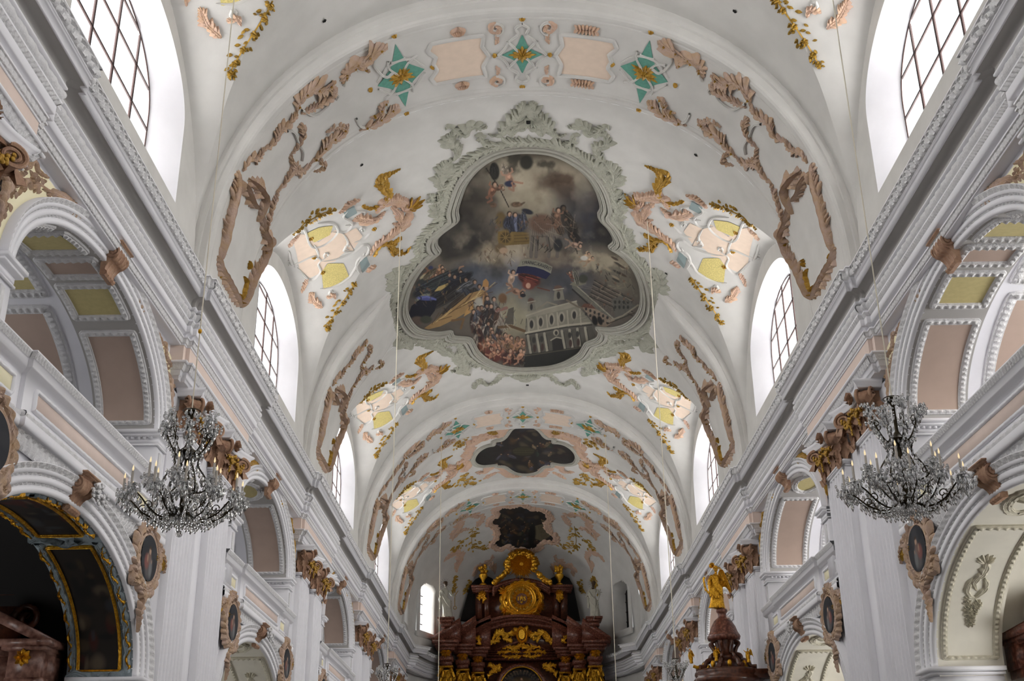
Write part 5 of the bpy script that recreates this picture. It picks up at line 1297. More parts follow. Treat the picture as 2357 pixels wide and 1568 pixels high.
    for x in (775, 815, 960, 1000): y0 = 1256-(x-740)*.14; c.ell(x+6, y0+10, 9, 16, D_); c.ell(x+10, y0+52, 8, 20, (74, 50, 42))
    c.poly([(880, 1330), (874, 1262), (900, 1250), (925, 1256), (938, 1318)], (50, 46, 42)); c.line([(868, 1262), (896, 1246), (930, 1252)], 6, (142, 134, 114)); c.ell(895, 1222, 14, 16, (150, 140, 118)); c.ell(896, 1224, 8, 11, D_)
    c.poly([(735, 1335), (1035, 1292), (1000, 1330), (900, 1390), (730, 1400)], (40, 42, 38)); c.line([(735, 1342), (1030, 1298)], 6, (84, 76, 62))
    for x, y, w, h in ((768, 1090, 20, 46), (908, 1030, 26, 56)): c.poly([(x-w, y+h/2), (x-w*.8, y-h/2), (x+w*.8, y-h/2-6), (x+w*1.2, y+h/2-6)], (118, 112, 98)); c.ell(x, y, w*.35, h*.35, D_); c.ell(x-2, y-h/2-10, w*.8, 14, (108, 78, 62)); c.line([(x-w, y-h/2), (x+w, y-h/2-8)], 6, (146, 140, 120))
    c.line([(800, 1100), (850, 1065), (900, 1080)], 8, (124, 116, 98)); c.line([(950, 1055), (1000, 1085), (1060, 1110)], 9, (112, 100, 80))
    # column, houses, ruins to the right
    c.line([(990, 985), (1120, 1100), (1180, 1150)], 26, (104, 102, 90)); c.line([(1000, 980), (1190, 1150)], 6, (140, 134, 116)); c.line([(980, 1000), (1100, 1110)], 7, (56, 54, 50)); c.poly([(965, 975), (990, 955), (1040, 955), (1050, 970), (1000, 985)], (118, 112, 94)); c.robe(985, 890, 90, 30, 1.3, (92, 90, 78)); c.nude(972, 930, 10, -2, (130, 80, 56)); c.ell(1035, 945, 24, 22, (74, 74, 62))
    c.poly([(1030, 1090), (1070, 1080), (1150, 1130), (1200, 1160), (1150, 1195), (1095, 1180)], (132, 112, 92)); 
    for k in range(12): c.ell(1050+(k % 6)*22, 1100+(k//6)*26+(k % 6)*9, 6, 8, D_)
    c.ell(1095, 1160, 14, 26, (26, 24, 22), 1, -.3); c.ell(1122, 1160, 12, 24, (26, 24, 22), 1, -.3); c.poly([(1025, 1090), (1040, 1072), (1075, 1074), (1100, 1100)], (112, 66, 48))
    for k in range(14): y = 985+k*7; c.line([(1095-k*2, y-40), (1170, y+5), (1290, y+60)], 5, [(96, 82, 70), (54, 46, 42), (122, 108, 92)][k % 3], .8)
    c.poly([(1180, 1050), (1240, 1030), (1310, 1085), (1250, 1140), (1200, 1160)], (94, 92, 82)); 
    for k in range(8): c.ell(1200+(k % 4)*22, 1065+(k//4)*26, 6, 9, D_)
    c.line([(1160, 1165), (1240, 1135), (1318, 1080)], 8, (134, 124, 104)); c.line([(1160, 1178), (1300, 1120)], 4, (60, 50, 40))
    for k in range(30): c.line([(R.uniform(960, 1300), R.uniform(950, 1180)) for _ in range(1)]+[(R.uniform(1000, 1300), R.uniform(980, 1180))], 2, [(150, 138, 116), (50, 46, 42)][R.randint(2)], .25)
    # throng of smaller figures and broken light through the lower half
    for (x0, x1, y0, y1, n, pal) in ((160, 480, 900, 1100, 60, [(30, 34, 42), (60, 64, 70), (104, 74, 48), (150, 124, 70), (40, 48, 84), (88, 84, 78)]), (450, 640, 1060, 1290, 70, [(48, 44, 44), (120, 112, 100), (96, 64, 44), (70, 72, 80), (160, 148, 128), (60, 30, 26)]), (490, 740, 1240, 1385, 70, [(120, 60, 40), (70, 28, 22), (150, 100, 66), (52, 40, 34), (96, 80, 50), (84, 90, 94)]), (730, 1010, 600, 800, 60, [(96, 86, 76), (54, 46, 38), (120, 92, 66), (70, 64, 60), (40, 34, 30)]), (1080, 1300, 850, 1090, 60, [(96, 86, 70), (54, 46, 42), (130, 116, 92), (60, 60, 62)]), (560, 760, 590, 700, 30, [(56, 62, 84), (84, 88, 100), (100, 80, 50), (36, 38, 50)]), (500, 760, 780, 860, 30, [(150, 130, 100), (104, 84, 62), (176, 160, 128)])):
        for k in range(n):
            x, y = R.uniform(x0, x1), R.uniform(y0, y1); q = pal[R.randint(len(pal))]; L_ = R.uniform(8, 30); a = R.uniform(.6, 2.4)
            c.line([(x, y), (x+L_*.5*math.cos(a)+R.uniform(-4, 4), y+L_*.5*math.sin(a)), (x+L_*math.cos(a), y+L_*math.sin(a))], R.uniform(2.5, 7), q, .6)
            if k % 5 == 0: c.ell(x, y-4, 6, 7, (120, 88, 64), .75)
    L_ = c.A.mean(-1, keepdims=True); c.A = (L_*.25+c.A*.75)*np.clip(.5+L_*3.0, .5, 1.0)
    g = c.fbm(40, 5); c.A *= (.8+.38*g)[..., None]
    return c
def dark_fresco(seed, kind):
    c = Canvas(900, 640, (38, 35, 33), seed); c.A *= (.5+.9*c.fbm(5, seed))[..., None]; R = c.R
    P_ = [(60, 58, 66), (74, 54, 36), (46, 48, 58), (26, 24, 24), (90, 78, 60), (52, 34, 28), (34, 40, 34)]
    for k in range(120): c.ell(R.uniform(0, 900), R.uniform(0, 640), R.uniform(15, 60), R.uniform(8, 30), P_[R.randint(7)], .5, R.uniform(-1, 1), .8)
    for k in range(26): x, y = R.uniform(150, 750), R.uniform(180, 560); c.robe(x, y, R.uniform(40, 100), R.uniform(20, 44), R.uniform(.2, 2.6), P_[R.randint(7)], 4); c.head(x, y-6, 8, (120, 96, 74))
    if kind == 2:
        c.ell(450, 350, 105, 66, (30, 28, 22), 1, 0, .1); c.ell(450, 350, 96, 58, (50, 46, 32), 1, 0, .1); c.line([(360, 335), (540, 335)], 3, (76, 70, 50)); c.line([(370, 365), (530, 365)], 3, (76, 70, 50))
    else:
        c.poly([(600, 300), (760, 260), (840, 420), (700, 520), (600, 480)], (96, 88, 70)); c.ell(560, 430, 50, 150, (16, 16, 16), .95, .1)
        for k in range(5): c.line([(640+k*20, 300), (700+k*20, 480)], 4, (40, 36, 28), .8)
    return c
def outline(pts, ox, oy, s_, surf_hit=hc): return np.array([surf_hit(ox+x/s_, oy+y/s_) for x, y in pts])
def painting(root, O, canvas, fmap, n=60, step=.05, h=.02, name='painting'):
    R_, _ = resample(O, step, True); R_ = R_[:-1]; c = R_.mean(0); t = np.linspace(.002, 1, n)
    P = c+(R_[None]-c)*t[:, None, None]; G = ceilS(P[..., 0], P[..., 1], np.full(P.shape[:2], h))
    q = pix(G); x, y = fmap(q[..., 0], q[..., 1]); mb = MB(); mb.grid(G, cv=True)
    return mb.obj(name, 'fresco', parent=root, colors=canvas.sample(x, y).reshape(-1, 3), smooth=True)
def offset(O, d):
    T = np.roll(O, -1, 0)-np.roll(O, 1, 0); T /= np.linalg.norm(T, axis=1)[:, None]+1e-9; N = np.stack([T[:, 1], -T[:, 0]], -1)
    c = O.mean(0); sg = np.sign(((O-c)*N).sum()); return O+N*d*sg
fr = thing('ceiling_fresco', 'great three-lobed ceiling fresco with a domed church, bishop and clouds in a grey rocaille frame', 'ceiling painting')
TR = [(760, 290), (860, 300), (950, 335), (1040, 400), (1095, 480), (1120, 565), (1108, 600), (1118, 635), (1160, 680), (1188, 740), (1163, 775), (1230, 820), (1290, 890), (1325, 980), (1328, 1070), (1300, 1130), (1240, 1175), (1170, 1190), (1097, 1187), (1112, 1215), (1098, 1245), (1045, 1268), (1030, 1290), (1000, 1330), (930, 1368), (850, 1390), (740, 1398), (640, 1390), (560, 1360), (505, 1318), (480, 1275), (455, 1242), (375, 1232), (358, 1205), (290, 1212), (205, 1200), (155, 1160), (130, 1095), (142, 1010), (178, 930), (232, 860), (303, 800), (285, 760), (300, 715), (385, 650), (398, 622), (393, 585), (408, 530), (440, 450), (500, 375), (580, 320), (670, 295)]
O1 = outline(TR, 880, 220, 2.239)
O1d = resample(spl(O1, 5, True), .06, True)[0][:-1]
painting(fr, O1d, great_fresco(), lambda px, py: ((px-880)*2.239, (py-220)*2.239), n=230, step=.028, h=.03)
mb = MB()
for d, w, h in ((.075, .07, .10), (.20, .07, .16), (.33, .09, .14)): moulding(mb, ceilS, offset(O1d, d), w, h, True, step=.07)
mb.obj('frame', 'frame_grey', parent=fr, smooth=True)
mb = MB(True); ring = offset(O1d, .56); RR, _ = resample(ring, .25, True)
ribbon(mb, ceilS, RR[:-1], .24, .12, lob=8, amp=.7, closed=True, groove=.55, lean=.9, side=0)
z3 = lambda *p: [hc(880+x/4.612, 220+y/4.612) for x, y in p]; z5 = lambda *p: [hc(850+x/4.238, 560+y/4.238) for x, y in p]
cxf = O1[:, 0].mean()
rock = [(z3((1500, 60), (1480, 160), (1430, 230), (1370, 270), (1300, 330), (1250, 400), (1180, 420), (1120, 400)), [.14, .26, .26, .18, .14]), (z3((1110, 330), (1040, 330), (970, 310), (900, 340), (870, 400), (820, 390), (760, 350), (700, 320), (665, 360)), [.14, .2, .2, .16, .18, .12]),
        (z3((760, 380), (705, 440), (715, 510), (780, 540), (795, 600), (760, 660), (690, 710)), [.18, .2, .16, .18]), (z3((700, 700), (630, 780), (605, 860), (615, 930), (660, 985)), .24), (z3((750, 740), (720, 820), (710, 900)), .26), (z3((650, 1000), (590, 1100), (530, 1110), (515, 1050), (470, 1045)), [.16, .18, .12]),
        (z3((700, 1000), (650, 1100), (580, 1170), (570, 1240), (620, 1290)), .24), (z3((1180, 530), (1120, 500), (1070, 470), (1030, 410), (975, 420)), [.2, .16, .1]), (z3((990, 690), (920, 700), (860, 740), (840, 800)), .16), (z3((1500, 330), (1400, 340), (1380, 430)), .2),
        (z5((300, 230), (250, 290), (235, 370), (255, 440), (300, 480)), .3), (z5((260, 560), (180, 600), (125, 655)), .12), (z5((240, 640), (170, 740), (130, 840), (70, 900), (40, 930)), [.2, .2, .18, .06]), (z5((270, 700), (200, 780), (235, 860), (210, 930), (150, 980)), .14),
        (z5((300, 900), (350, 970), (420, 1030)), .3), (z5((450, 920), (560, 960), (650, 1000), (740, 1050), (820, 1110)), .26), (z5((860, 1050), (900, 1150), (920, 1230), (980, 1290)), .28), (z5((1090, 1320), (1030, 1385), (1030, 1420)), .14), (z5((1080, 1340), (1160, 1370), (1240, 1340), (1290, 1290), (1380, 1290)), .15), (z5((1400, 1290), (1480, 1310), (1550, 1350)), .2), (z5((880, 1190), (830, 1240), (790, 1235)), .08)]
mx_ = lambda P: [np.array([2*cxf-p[0], p[1]]) for p in P]
for P, w in rock:
    ribbon(mb, ceilS, P, w, .12, lob=8.5, amp=.8, groove=.55, lean=1.); ribbon(mb, ceilS, mx_(P), w, .12, lob=8.5, amp=.8, groove=.55, lean=1.)
fan(mb, ceilS, hc(1222, 268), 1.2, 1.2, 12, .55, .08, .14); fan(mb, ceilS, hc(1218, 275), PI-1.0, 1., 10, .5, .08, .12); fan(mb, ceilS, hc(1215, 868), -PI/2, 1.4, 12, .5, .08, .12)
mb.obj('rocaille_border', 'grey_green_stucco', parent=fr, smooth=True)
for (px, py), w_ in (((1216, 269), 'above the great fresco'), ((1214, 878), 'below the great fresco')):
    c = hc(px, py); mb = MB(); patch(mb, lambda x, y, h: ceilS(x, y, h+.16), [(c[0]-.06, c[1]-.09), (c[0]+.06, c[1]-.09), (c[0]+.06, c[1]+.09), (c[0]-.06, c[1]+.09)], .02, 3)
    mb.obj('vent', 'black_hole', parent=fr)
# banner with its lettering, painted across the clouds
def strip(pts_t, pts_b, cmat, nm, h):
    mb = MB(); A_ = np.array([hc(*p) for p in pts_t]); B2 = np.array([hc(*p) for p in pts_b]); t = np.linspace(0, 1, 5)[:, None, None]
    P = A_[None]*(1-t)+B2[None]*t; mb.grid(ceilS(P[..., 0], P[..., 1], np.full(P.shape[:2], h))); return mb.obj(nm, cmat, parent=fr)
mat('banner_blue', (30, 33, 62), .8)
tt = [(1199, 596), (1216, 594), (1235, 597), (1254, 603), (1272, 612)]; bb = [(1192, 612), (1212, 610), (1232, 613), (1251, 619), (1268, 628)]; cc = [(1187, 628), (1207, 627), (1227, 631), (1244, 637), (1257, 641)]
strip(tt, bb, 'banner_paint', 'banner', .035); strip(bb, cc, 'banner_blue', 'banner_lower_fold', .034)
def lettering(text, pts, size, parent, m='ink_dark', h=.045, name='lettering'):
    cu = bpy.data.curves.new('t', 'FONT'); cu.body = text; cu.size = 1; cu.resolution_u = 2
    ob = bpy.data.objects.new('t', cu); col.objects.link(ob); bpy.context.view_layer.update()
    me = bpy.data.meshes.new_from_object(ob.evaluated_get(bpy.context.evaluated_depsgraph_get()))
    V = np.array([v.co[:] for v in me.vertices]); F = [list(p.vertices) for p in me.polygons]
    bpy.data.objects.remove(ob); bpy.data.curves.remove(cu)
    if not len(V): return
    V[:, 0] -= V[:, 0].min(); V[:, 0] /= V[:, 0].max(); px, py = [np.interp(V[:, 0], np.linspace(0, 1, len(pts)), [p[k] for p in pts]) for k in (0, 1)]
    D = np.gradient(np.array(pts, float), axis=0); an = np.interp(V[:, 0], np.linspace(0, 1, len(pts)), np.arctan2(D[:, 1], D[:, 0]))
    px = px+V[:, 1]*size*np.sin(an)+V[:, 1]*size*.15; py = py-V[:, 1]*size*np.cos(an)
    W_ = np.array([hc(a, b) for a, b in zip(px, py)]); G = ceilS(W_[:, 0], W_[:, 1], np.full(len(W_), h))
    mb = MB(); mb.V = [G]; mb.n = len(G)
    for f in F: mb.F.append(np.array([f]))
    return mb.obj(name, m, parent=parent)
lettering('S.FRANC.XAVERIO', [(1202, 607), (1216, 605), (1235, 608), (1252, 614), (1266, 621)], 11, fr)
# ---- second painting: four-lobed, dark, between the third and fourth arches
f2 = thing('ceiling_fresco', 'dark cross-shaped ceiling painting with lobed ends, in a grey moulded frame with pink rocaille', 'ceiling painting')
T2 = [(1170, 605), (1250, 620), (1330, 665), (1385, 720), (1430, 775), (1500, 810), (1570, 815), (1565, 872), (1700, 880), (1800, 920), (1880, 985), (1930, 1060), (1930, 1130), (1890, 1185), (1790, 1205), (1690, 1200), (1560, 1182), (1545, 1230), (1470, 1225), (1400, 1260), (1340, 1320), (1240, 1350), (1130, 1357), (1020, 1340), (940, 1300), (880, 1255), (810, 1230), (720, 1230), (715, 1205), (620, 1215), (500, 1225), (410, 1205), (365, 1150), (380, 1080), (440, 1000), (530, 940), (620, 915), (690, 908), (690, 850), (770, 840), (850, 800), (900, 740), (960, 660), (1050, 615)]
O2 = outline(T2, 1040, 890, 6.818); O2d = resample(spl(O2, 4, True), .08, True)[0][:-1]
painting(f2, O2d, dark_fresco(5, 2), lambda px, py: ((px-1085)/240*900, (py-978)/112*640), n=70, step=.07, h=.03)
mb = MB(); moulding(mb, ceilS, offset(O2d, .12), .13, .12, True, step=.1); mb.obj('frame', 'frame_grey', parent=f2, smooth=True)
z7 = lambda *p: [hc(1040+x/6.818, 890+y/6.818) for x, y in p]
mb = MB(True); cx2 = O2[:, 0].mean(); mm = lambda P: [np.array([2*cx2-p[0], p[1]]) for p in P]
L2 = [(z7((1490, 590), (1300, 575), (1150, 570)), .2), (z7((1480, 590), (1480, 680), (1520, 760), (1590, 800)), .35), (z7((1600, 790), (1720, 760), (1850, 790), (1980, 880), (2090, 1000)), .4), (z7((1700, 800), (1850, 830), (1950, 920)), .25), (z7((1990, 940), (2030, 1040), (2100, 1130), (2230, 1230)), .35), (z7((2010, 1160), (2080, 1260), (2060, 1330)), .3), (z7((1600, 1240), (1700, 1260), (1800, 1330), (1930, 1340)), .3), (z7((1560, 1230), (1470, 1290), (1400, 1370), (1270, 1400), (1150, 1390)), .3), (z7((1700, 650), (1850, 640), (1980, 690)), .18), (z7((1590, 1340), (1700, 1390), (1800, 1450)), .15)]
for P, w in L2: ribbon(mb, ceilS, P, w, .11, lob=6, amp=.8, groove=.55, lean=1.); ribbon(mb, ceilS, mm(P), w, .11, lob=6, amp=.8, groove=.55, lean=1.)
mb.obj('rocaille_border', 'rose_stucco', parent=f2, smooth=True)
mb = MB(True)
for k, P in enumerate((z7((1950, 690), (2080, 700), (2180, 800), (2200, 920), (2100, 900)), z7((2060, 1350), (2120, 1440), (2060, 1520), (1900, 1500)), z7((1600, 720), (1650, 720), (1700, 700)))):
    vine(mb, ceilS, P, k, .3, 7, .35, 4, .08); vine(mb, ceilS, mm(P), k+9, .3, 7, .35, 4, .08)
mb.obj('flower_spray', 'leaf_gold', parent=f2, smooth=True)
# ---- third painting on the apse vault with its scrolls
f3 = thing('ceiling_fresco', 'dark curved painting with leafy pink edge on the apse vault above the high altar', 'ceiling painting')
z8 = lambda *p: [hc(1020+x/6.03, 1110+y/6.03) for x, y in p]
T3 = [(1070, 320), (1150, 350), (1240, 385), (1330, 385), (1420, 440), (1440, 500), (1400, 550), (1400, 610), (1450, 690), (1520, 750), (1525, 810), (1400, 800), (1320, 850), (1270, 910), (1170, 920), (1080, 890), (1020, 930), (960, 880), (880, 860), (800, 900), (720, 850), (770, 790), (790, 700), (760, 610), (695, 580), (700, 520), (790, 450), (770, 390), (850, 345), (960, 350)]
O3 = np.array(z8(*T3)); painting(f3, resample(spl(O3, 4, True), .08, True)[0][:-1], dark_fresco(8, 3), lambda px, py: ((px-1130)/152*900, (py-1162)/104*640), n=60, step=.07, h=.03)
mb = MB(); ribbon(mb, ceilS, offset(O3, .2), .26, .16, lob=4, amp=.45, closed=True, groove=.5)
fan(mb, ceilS, z8((1130, 300))[0], -PI/2, 1.2, 8, .5, .1, .1); mb.obj('leafy_border', 'rose_stucco', parent=f3, smooth=True)
sc3 = thing('apse_stucco', 'pink C-scrolls and golden leaf sprays spread over the apse vault around the small dark painting', 'stucco ornament')
mb, mg = MB(True), MB(True); m3 = lambda P: [np.array([-p[0]+.1, p[1]]) for p in P]
for P, w in ((z8((560, 440), (480, 480), (400, 455), (300, 480), (230, 560), (200, 660), (130, 720), (130, 820)), .3), (z8((350, 660), (270, 660), (200, 720), (140, 790)), .18), (z8((560, 470), (510, 560), (470, 630)), .2), (z8((10, 1100), (80, 1020), (180, 980), (250, 1000)), .2), (z8((230, 990), (230, 1080), (190, 1180), (190, 1260)), .3), (z8((440, 1300), (470, 1180), (560, 1150), (630, 1090), (680, 1050), (680, 1000)), .25), (z8((650, 1130), (700, 1190), (720, 1280)), .22)):
    for q in (P, m3(P)): ribbon(mb, ceilS, q, w, .09, lob=6, amp=.8, groove=.55, lean=1.)
for k, P in enumerate((z8((420, 620), (400, 740), (400, 860), (450, 920), (560, 920), (650, 850)), z8((300, 790), (230, 860), (180, 930), (130, 980)), z8((180, 1290), (150, 1380), (170, 1470)), z8((400, 1370), (340, 1440), (310, 1530)))):
    vine(mg, ceilS, P, k, .3, 8, .3, 3, .06); vine(mg, ceilS, m3(P), k+5, .3, 8, .3, 3, .06)
mb.obj('pink_scroll', 'rose_stucco', parent=sc3, smooth=True); mg.obj('leaf_spray', 'leaf_gold', parent=sc3, smooth=True)
# ================================================================== CHANDELIERS
def drop(mb, c, r, L, n=4):
    x, y, z = c
    V = [(x, y, z)]+[(x+r*math.cos(k*2*PI/n), y+r*math.sin(k*2*PI/n), z-L*.62) for k in range(n)]+[(x, y, z-L)]
    F = [[0, 1+(k+1) % n, 1+k] for k in range(n)]+[[n+1, 1+k, 1+(k+1) % n] for k in range(n)]
    mb.add(V, [np.array(F)])
def build_chandelier(label):
    """origin on the axis at the height of the lower hub"""
    t = thing('crystal_chandelier', label, 'chandelier', 'crystal chandeliers hanging on long wires')
    mb = MB(); mb.lathe([(0.001, 0), (.05, .01), (.10, .03), (.11, .06), (.06, .09), (.03, .12), (.025, .3), (.05, .36), (.06, .42), (.03, .5), (.02, .66), (.05, .68), (.09, .70), (.10, .73), (.05, .77), (.02, .82), (.018, 1.1), (.04, 1.14), (.06, 1.19), (.05, 1.2), (.001, 1.22)], n=14)
    mb.obj('stem', 'bronze', parent=t, smooth=True)
    R = random.Random(11)
    def spots(mb, path, k, r=.012, L=.045):
        for i in range(k):
            p = path[int((i+.5)/k*(len(path)-1))]; drop(mb, (p[0]+R.uniform(-.012, .012), p[1]+R.uniform(-.012, .012), p[2]-.005), r, L*R.uniform(.7, 1.3))
    def arm(name, prof, a, candle, rr=.009, dish=.05, drops=8, big=False):
        P = spl([(r*math.cos(a+b), r*math.sin(a+b), z) for r, z, b in prof], 6)
        m = MB(); m.tube(P, rr, 5); 
        sc_ = curl((0, 0), .05, 0, 1.1, 1, 14, .2); q = prof[len(prof)//2]
        m.tube([((q[0]+u)*math.cos(a), (q[0]+u)*math.sin(a), q[1]+.05+v) for u, v in sc_], rr*.7, 4)
        ar = m.obj(name, 'bronze', parent=t, smooth=True); e = P[-1]
        m = MB(); m.lathe([(.008, -.03), (dish, -.004), (dish*1.05, .004), (dish*.5, .006), (.012, .01)], e, 10); m.obj('drip_dish', 'crystal', parent=ar)
        if candle:
            m = MB(); m.lathe([(.001, .0), (.017, .0), (.017, .03), (.0125, .035), (.0125, .17), (.001, .172)], e, 8); m.obj('candle', 'candle_wax', parent=ar)
            m = MB(); m.lathe([(.001, .17), (.009, .185), (.010, .195), (.006, .215), (.001, .235)], e, 8); m.obj('flame_bulb', 'bulb', parent=ar, smooth=True)
        m = MB()
        for i in range(drops):
            b = i*2*PI/drops; drop(m, (e[0]+dish*math.cos(b), e[1]+dish*math.sin(b), e[2]-.002), .019, R.uniform(.07, .13))
        drop(m, (e[0], e[1], e[2]-.03), .022, .13)
        for i in range(30):
            b = R.uniform(0, 2*PI); r_ = R.uniform(.02, .10); m.blob((e[0]+r_*math.cos(b), e[1]+r_*math.sin(b), e[2]+R.uniform(-.06, .05)), (.014, .014, .02), 5, 4)
        spots(m, P, 16, .017, .07)
        o = m.obj('crystal_drops', 'crystal', parent=ar); o['kind'] = 'stuff'
    for k in range(12):
        arm('arm', [(.08, .05, 0), (.22, -.02, .05), (.38, .03, .08), (.50, .14, .05), (.60, .22, 0)], k*PI/6+.1, True)
    for k in range(6):
        arm('arm', [(.06, .36, 0), (.16, .26, .1), (.28, .28, .12), (.38, .38, .05)], k*PI/3+.35, True)
    for k in range(8):
        arm('sprig', [(.05, .70, 0), (.13, .72, .1), (.21, .86, .12), (.25+.02*(k % 2), 1.0+.08*(k % 2), .05)], k*PI/4, False, .009, .03, 6)
    for k in range(6):      # lyre shaped ribs joining the hubs
        a = k*PI/3; P = spl([(r*math.cos(a), r*math.sin(a), z) for r, z in ((.07, .06), (.17, .13), (.25, .28), (.21, .44), (.12, .58), (.13, .68), (.08, .74))], 7)
        m = MB(); m.tube(P, .009, 5); rb = m.obj('rib', 'bronze', parent=t, smooth=True)
        m = MB(); spots(m, P, 18, .014, .06)
        for q in P[::3]: m.blob(q, .014, 5, 4)
        o = m.obj('crystal_string', 'crystal', parent=rb); o['kind'] = 'stuff'
    m = MB()
    for r_, z, n, L in ((.11, .02, 14, .10), (.16, -.02, 10, .08), (.10, .72, 12, .07), (.06, 1.2, 8, .08), (.05, .35, 8, .1), (.3, .02, 12, .07)):
        for i in range(n): b = i*2*PI/n; drop(m, (r_*math.cos(b), r_*math.sin(b), z), .018, L*R.uniform(.8, 1.2))
    for i in range(7):      # strings of beads swagging from the crown
        a = i*2*PI/7
        for f in np.linspace(0, 1, 9): m.blob((.06*math.cos(a)+(.18*math.cos(a))*f, .06*math.sin(a)+.18*math.sin(a)*f, 1.16-.28*f-.06*math.sin(PI*f)), .009, 5, 4)
    for i in range(170):
        a = R.uniform(0, 2*PI); r_ = R.uniform(.03, .34); z = R.uniform(0, .75-r_); drop(m, (r_*math.cos(a), r_*math.sin(a), z), .019, R.uniform(.05, .11))
    m.blob((0, 0, -.16), .035, 10, 8); m.tube([(0, 0, 0), (0, 0, -.13)], .005, 4)
    o = m.obj('crystal_pendants', 'crystal', parent=t); o['kind'] = 'stuff'
    m = MB(); ring = [(.09*math.cos(a), .09*math.sin(a), 1.19) for a in np.linspace(0, 2*PI, 30)]; m.tube(ring, .006, 4)
    m.obj('crown_ring', 'bronze', parent=t)
    return t
mb_ = bpy.data.materials.new('bulb'); mb_.use_nodes = True; b = mb_.node_tree.nodes['Principled BSDF']; b.inputs['Base Color'].default_value = (.9, .75, .5, 1); b.inputs['Emission Color'].default_value = (1, .75, .4, 1); b.inputs['Emission Strength'].default_value = .6
MATS['bulb'] = mb_
CH = build_chandelier('nearest crystal chandelier on the left, hanging before the first fluted pilasters'); CH.location = (-3.75, 11.9, 4.74); CH.rotation_euler = (0, 0, .2)
for x, y, l, rz in ((3.75, 11.75, 'nearest crystal chandelier on the right, hanging before the first fluted pilasters', .75), (-3.74, 31.6, 'small far crystal chandelier at the lower edge, left of the high altar', 0), (3.78, 31.3, 'small far crystal chandelier at the lower edge, right of the high altar', .4)):
    dup(CH, l, (x, y, 4.72 if y < 20 else 4.78), rotz=rz)
for x, y, z0, l in ((-3.75, 11.9, 5.95, 'thin pale wire holding the nearest left chandelier'), (3.75, 11.75, 5.93, 'thin pale wire holding the nearest right chandelier'), (-3.74, 31.6, 5.98, 'thin white wire from vault to the far left chandelier'), (3.78, 31.3, 5.98, 'thin white wire from vault to the far right chandelier'), (-3.69, 50.5, 3.0, 'thin white wire hanging left of the high altar'), (3.69, 50.2, 3.0, 'thin white wire hanging right of the high altar')):
    zt = float(ceil_z(x, y)); r_ = .007 if y < 20 else .013 if y < 40 else .017
    m = MB(); m.tube([(x, y, z0), (x, y, (z0+zt)/2), (x, y, zt+.02)], r_, 6)
    o = m.obj('suspension_wire', 'wire_pale'); tag(o, l, 'wire', 'chandelier wires')
    if x < 0 and y < 20:
        m = MB(); m.blob((x, y, 6.87), (.022, .022, .03), 10, 8); m.obj('gilt_ball', 'gilding', parent=o, smooth=True)

# ================================================================== HIGH ALTAR
def AZ(px, py, Y): P = hY(960+px/4.91, 1250+py/4.91, Y); return P[0], P[2]
ALT = thing('high_altar', 'dark red marble high altar with stepped broken pediment and gilded ornament filling the apse', 'altar')
def slab(mb, pts, Y, d):       # outline in zoomed survey pixels, front face at depth Y, thickness d
    mb.cut(); P = np.array([AZ(x, y, Y) for x, y in pts]); mb.prism(P, lambda p, q, h: np.stack([p, Y+d*(1-h), q], -1))
def ent(mb, x0, x1, ys, Y, d0, proj):
    """stack of horizontal mouldings between survey heights ys with projections proj"""
    for (ya, yb2), p in zip(zip(ys[:-1], ys[1:]), proj):
        X0, Z0 = AZ(x0, ya, Y); X1, Z1 = AZ(x1, yb2, Y); mb.box(X0-p, X1+p, Y-p, Y+d0, min(Z0, Z1), max(Z0, Z1))
def goldrel(pts_list, Y, w, h=.12, lob=7, name='gilt_relief', root=ALT, fans=(), mirror=None):
    S = lambda x, z, hh: np.stack(np.broadcast_arrays(x, Y-np.asarray(hh), z), -1); mb = MB(True)
    for P in pts_list:
        Q = [np.array(AZ(x, y, Y)) for x, y in P]; ribbon(mb, S, Q, w, h, lob=lob, amp=.85, groove=.6, lean=1.)
        if mirror is not None: ribbon(mb, S, [np.array([2*mirror-q[0], q[1]]) for q in Q], w, h, lob=lob, amp=.85, groove=.6, lean=1.)
    for (x, y, a, sp, n, L) in fans:
        c = np.array(AZ(x, y, Y)); fan(mb, S, c, a, sp, n, L, L*.18, h)
        if mirror is not None: fan(mb, S, (2*mirror-c[0], c[1]), PI-a, sp, n, L, L*.18, h)
    return mb.obj(name, 'gilding', parent=root, smooth=True)
AX = AZ(1180, 1000, 72.5)[0]
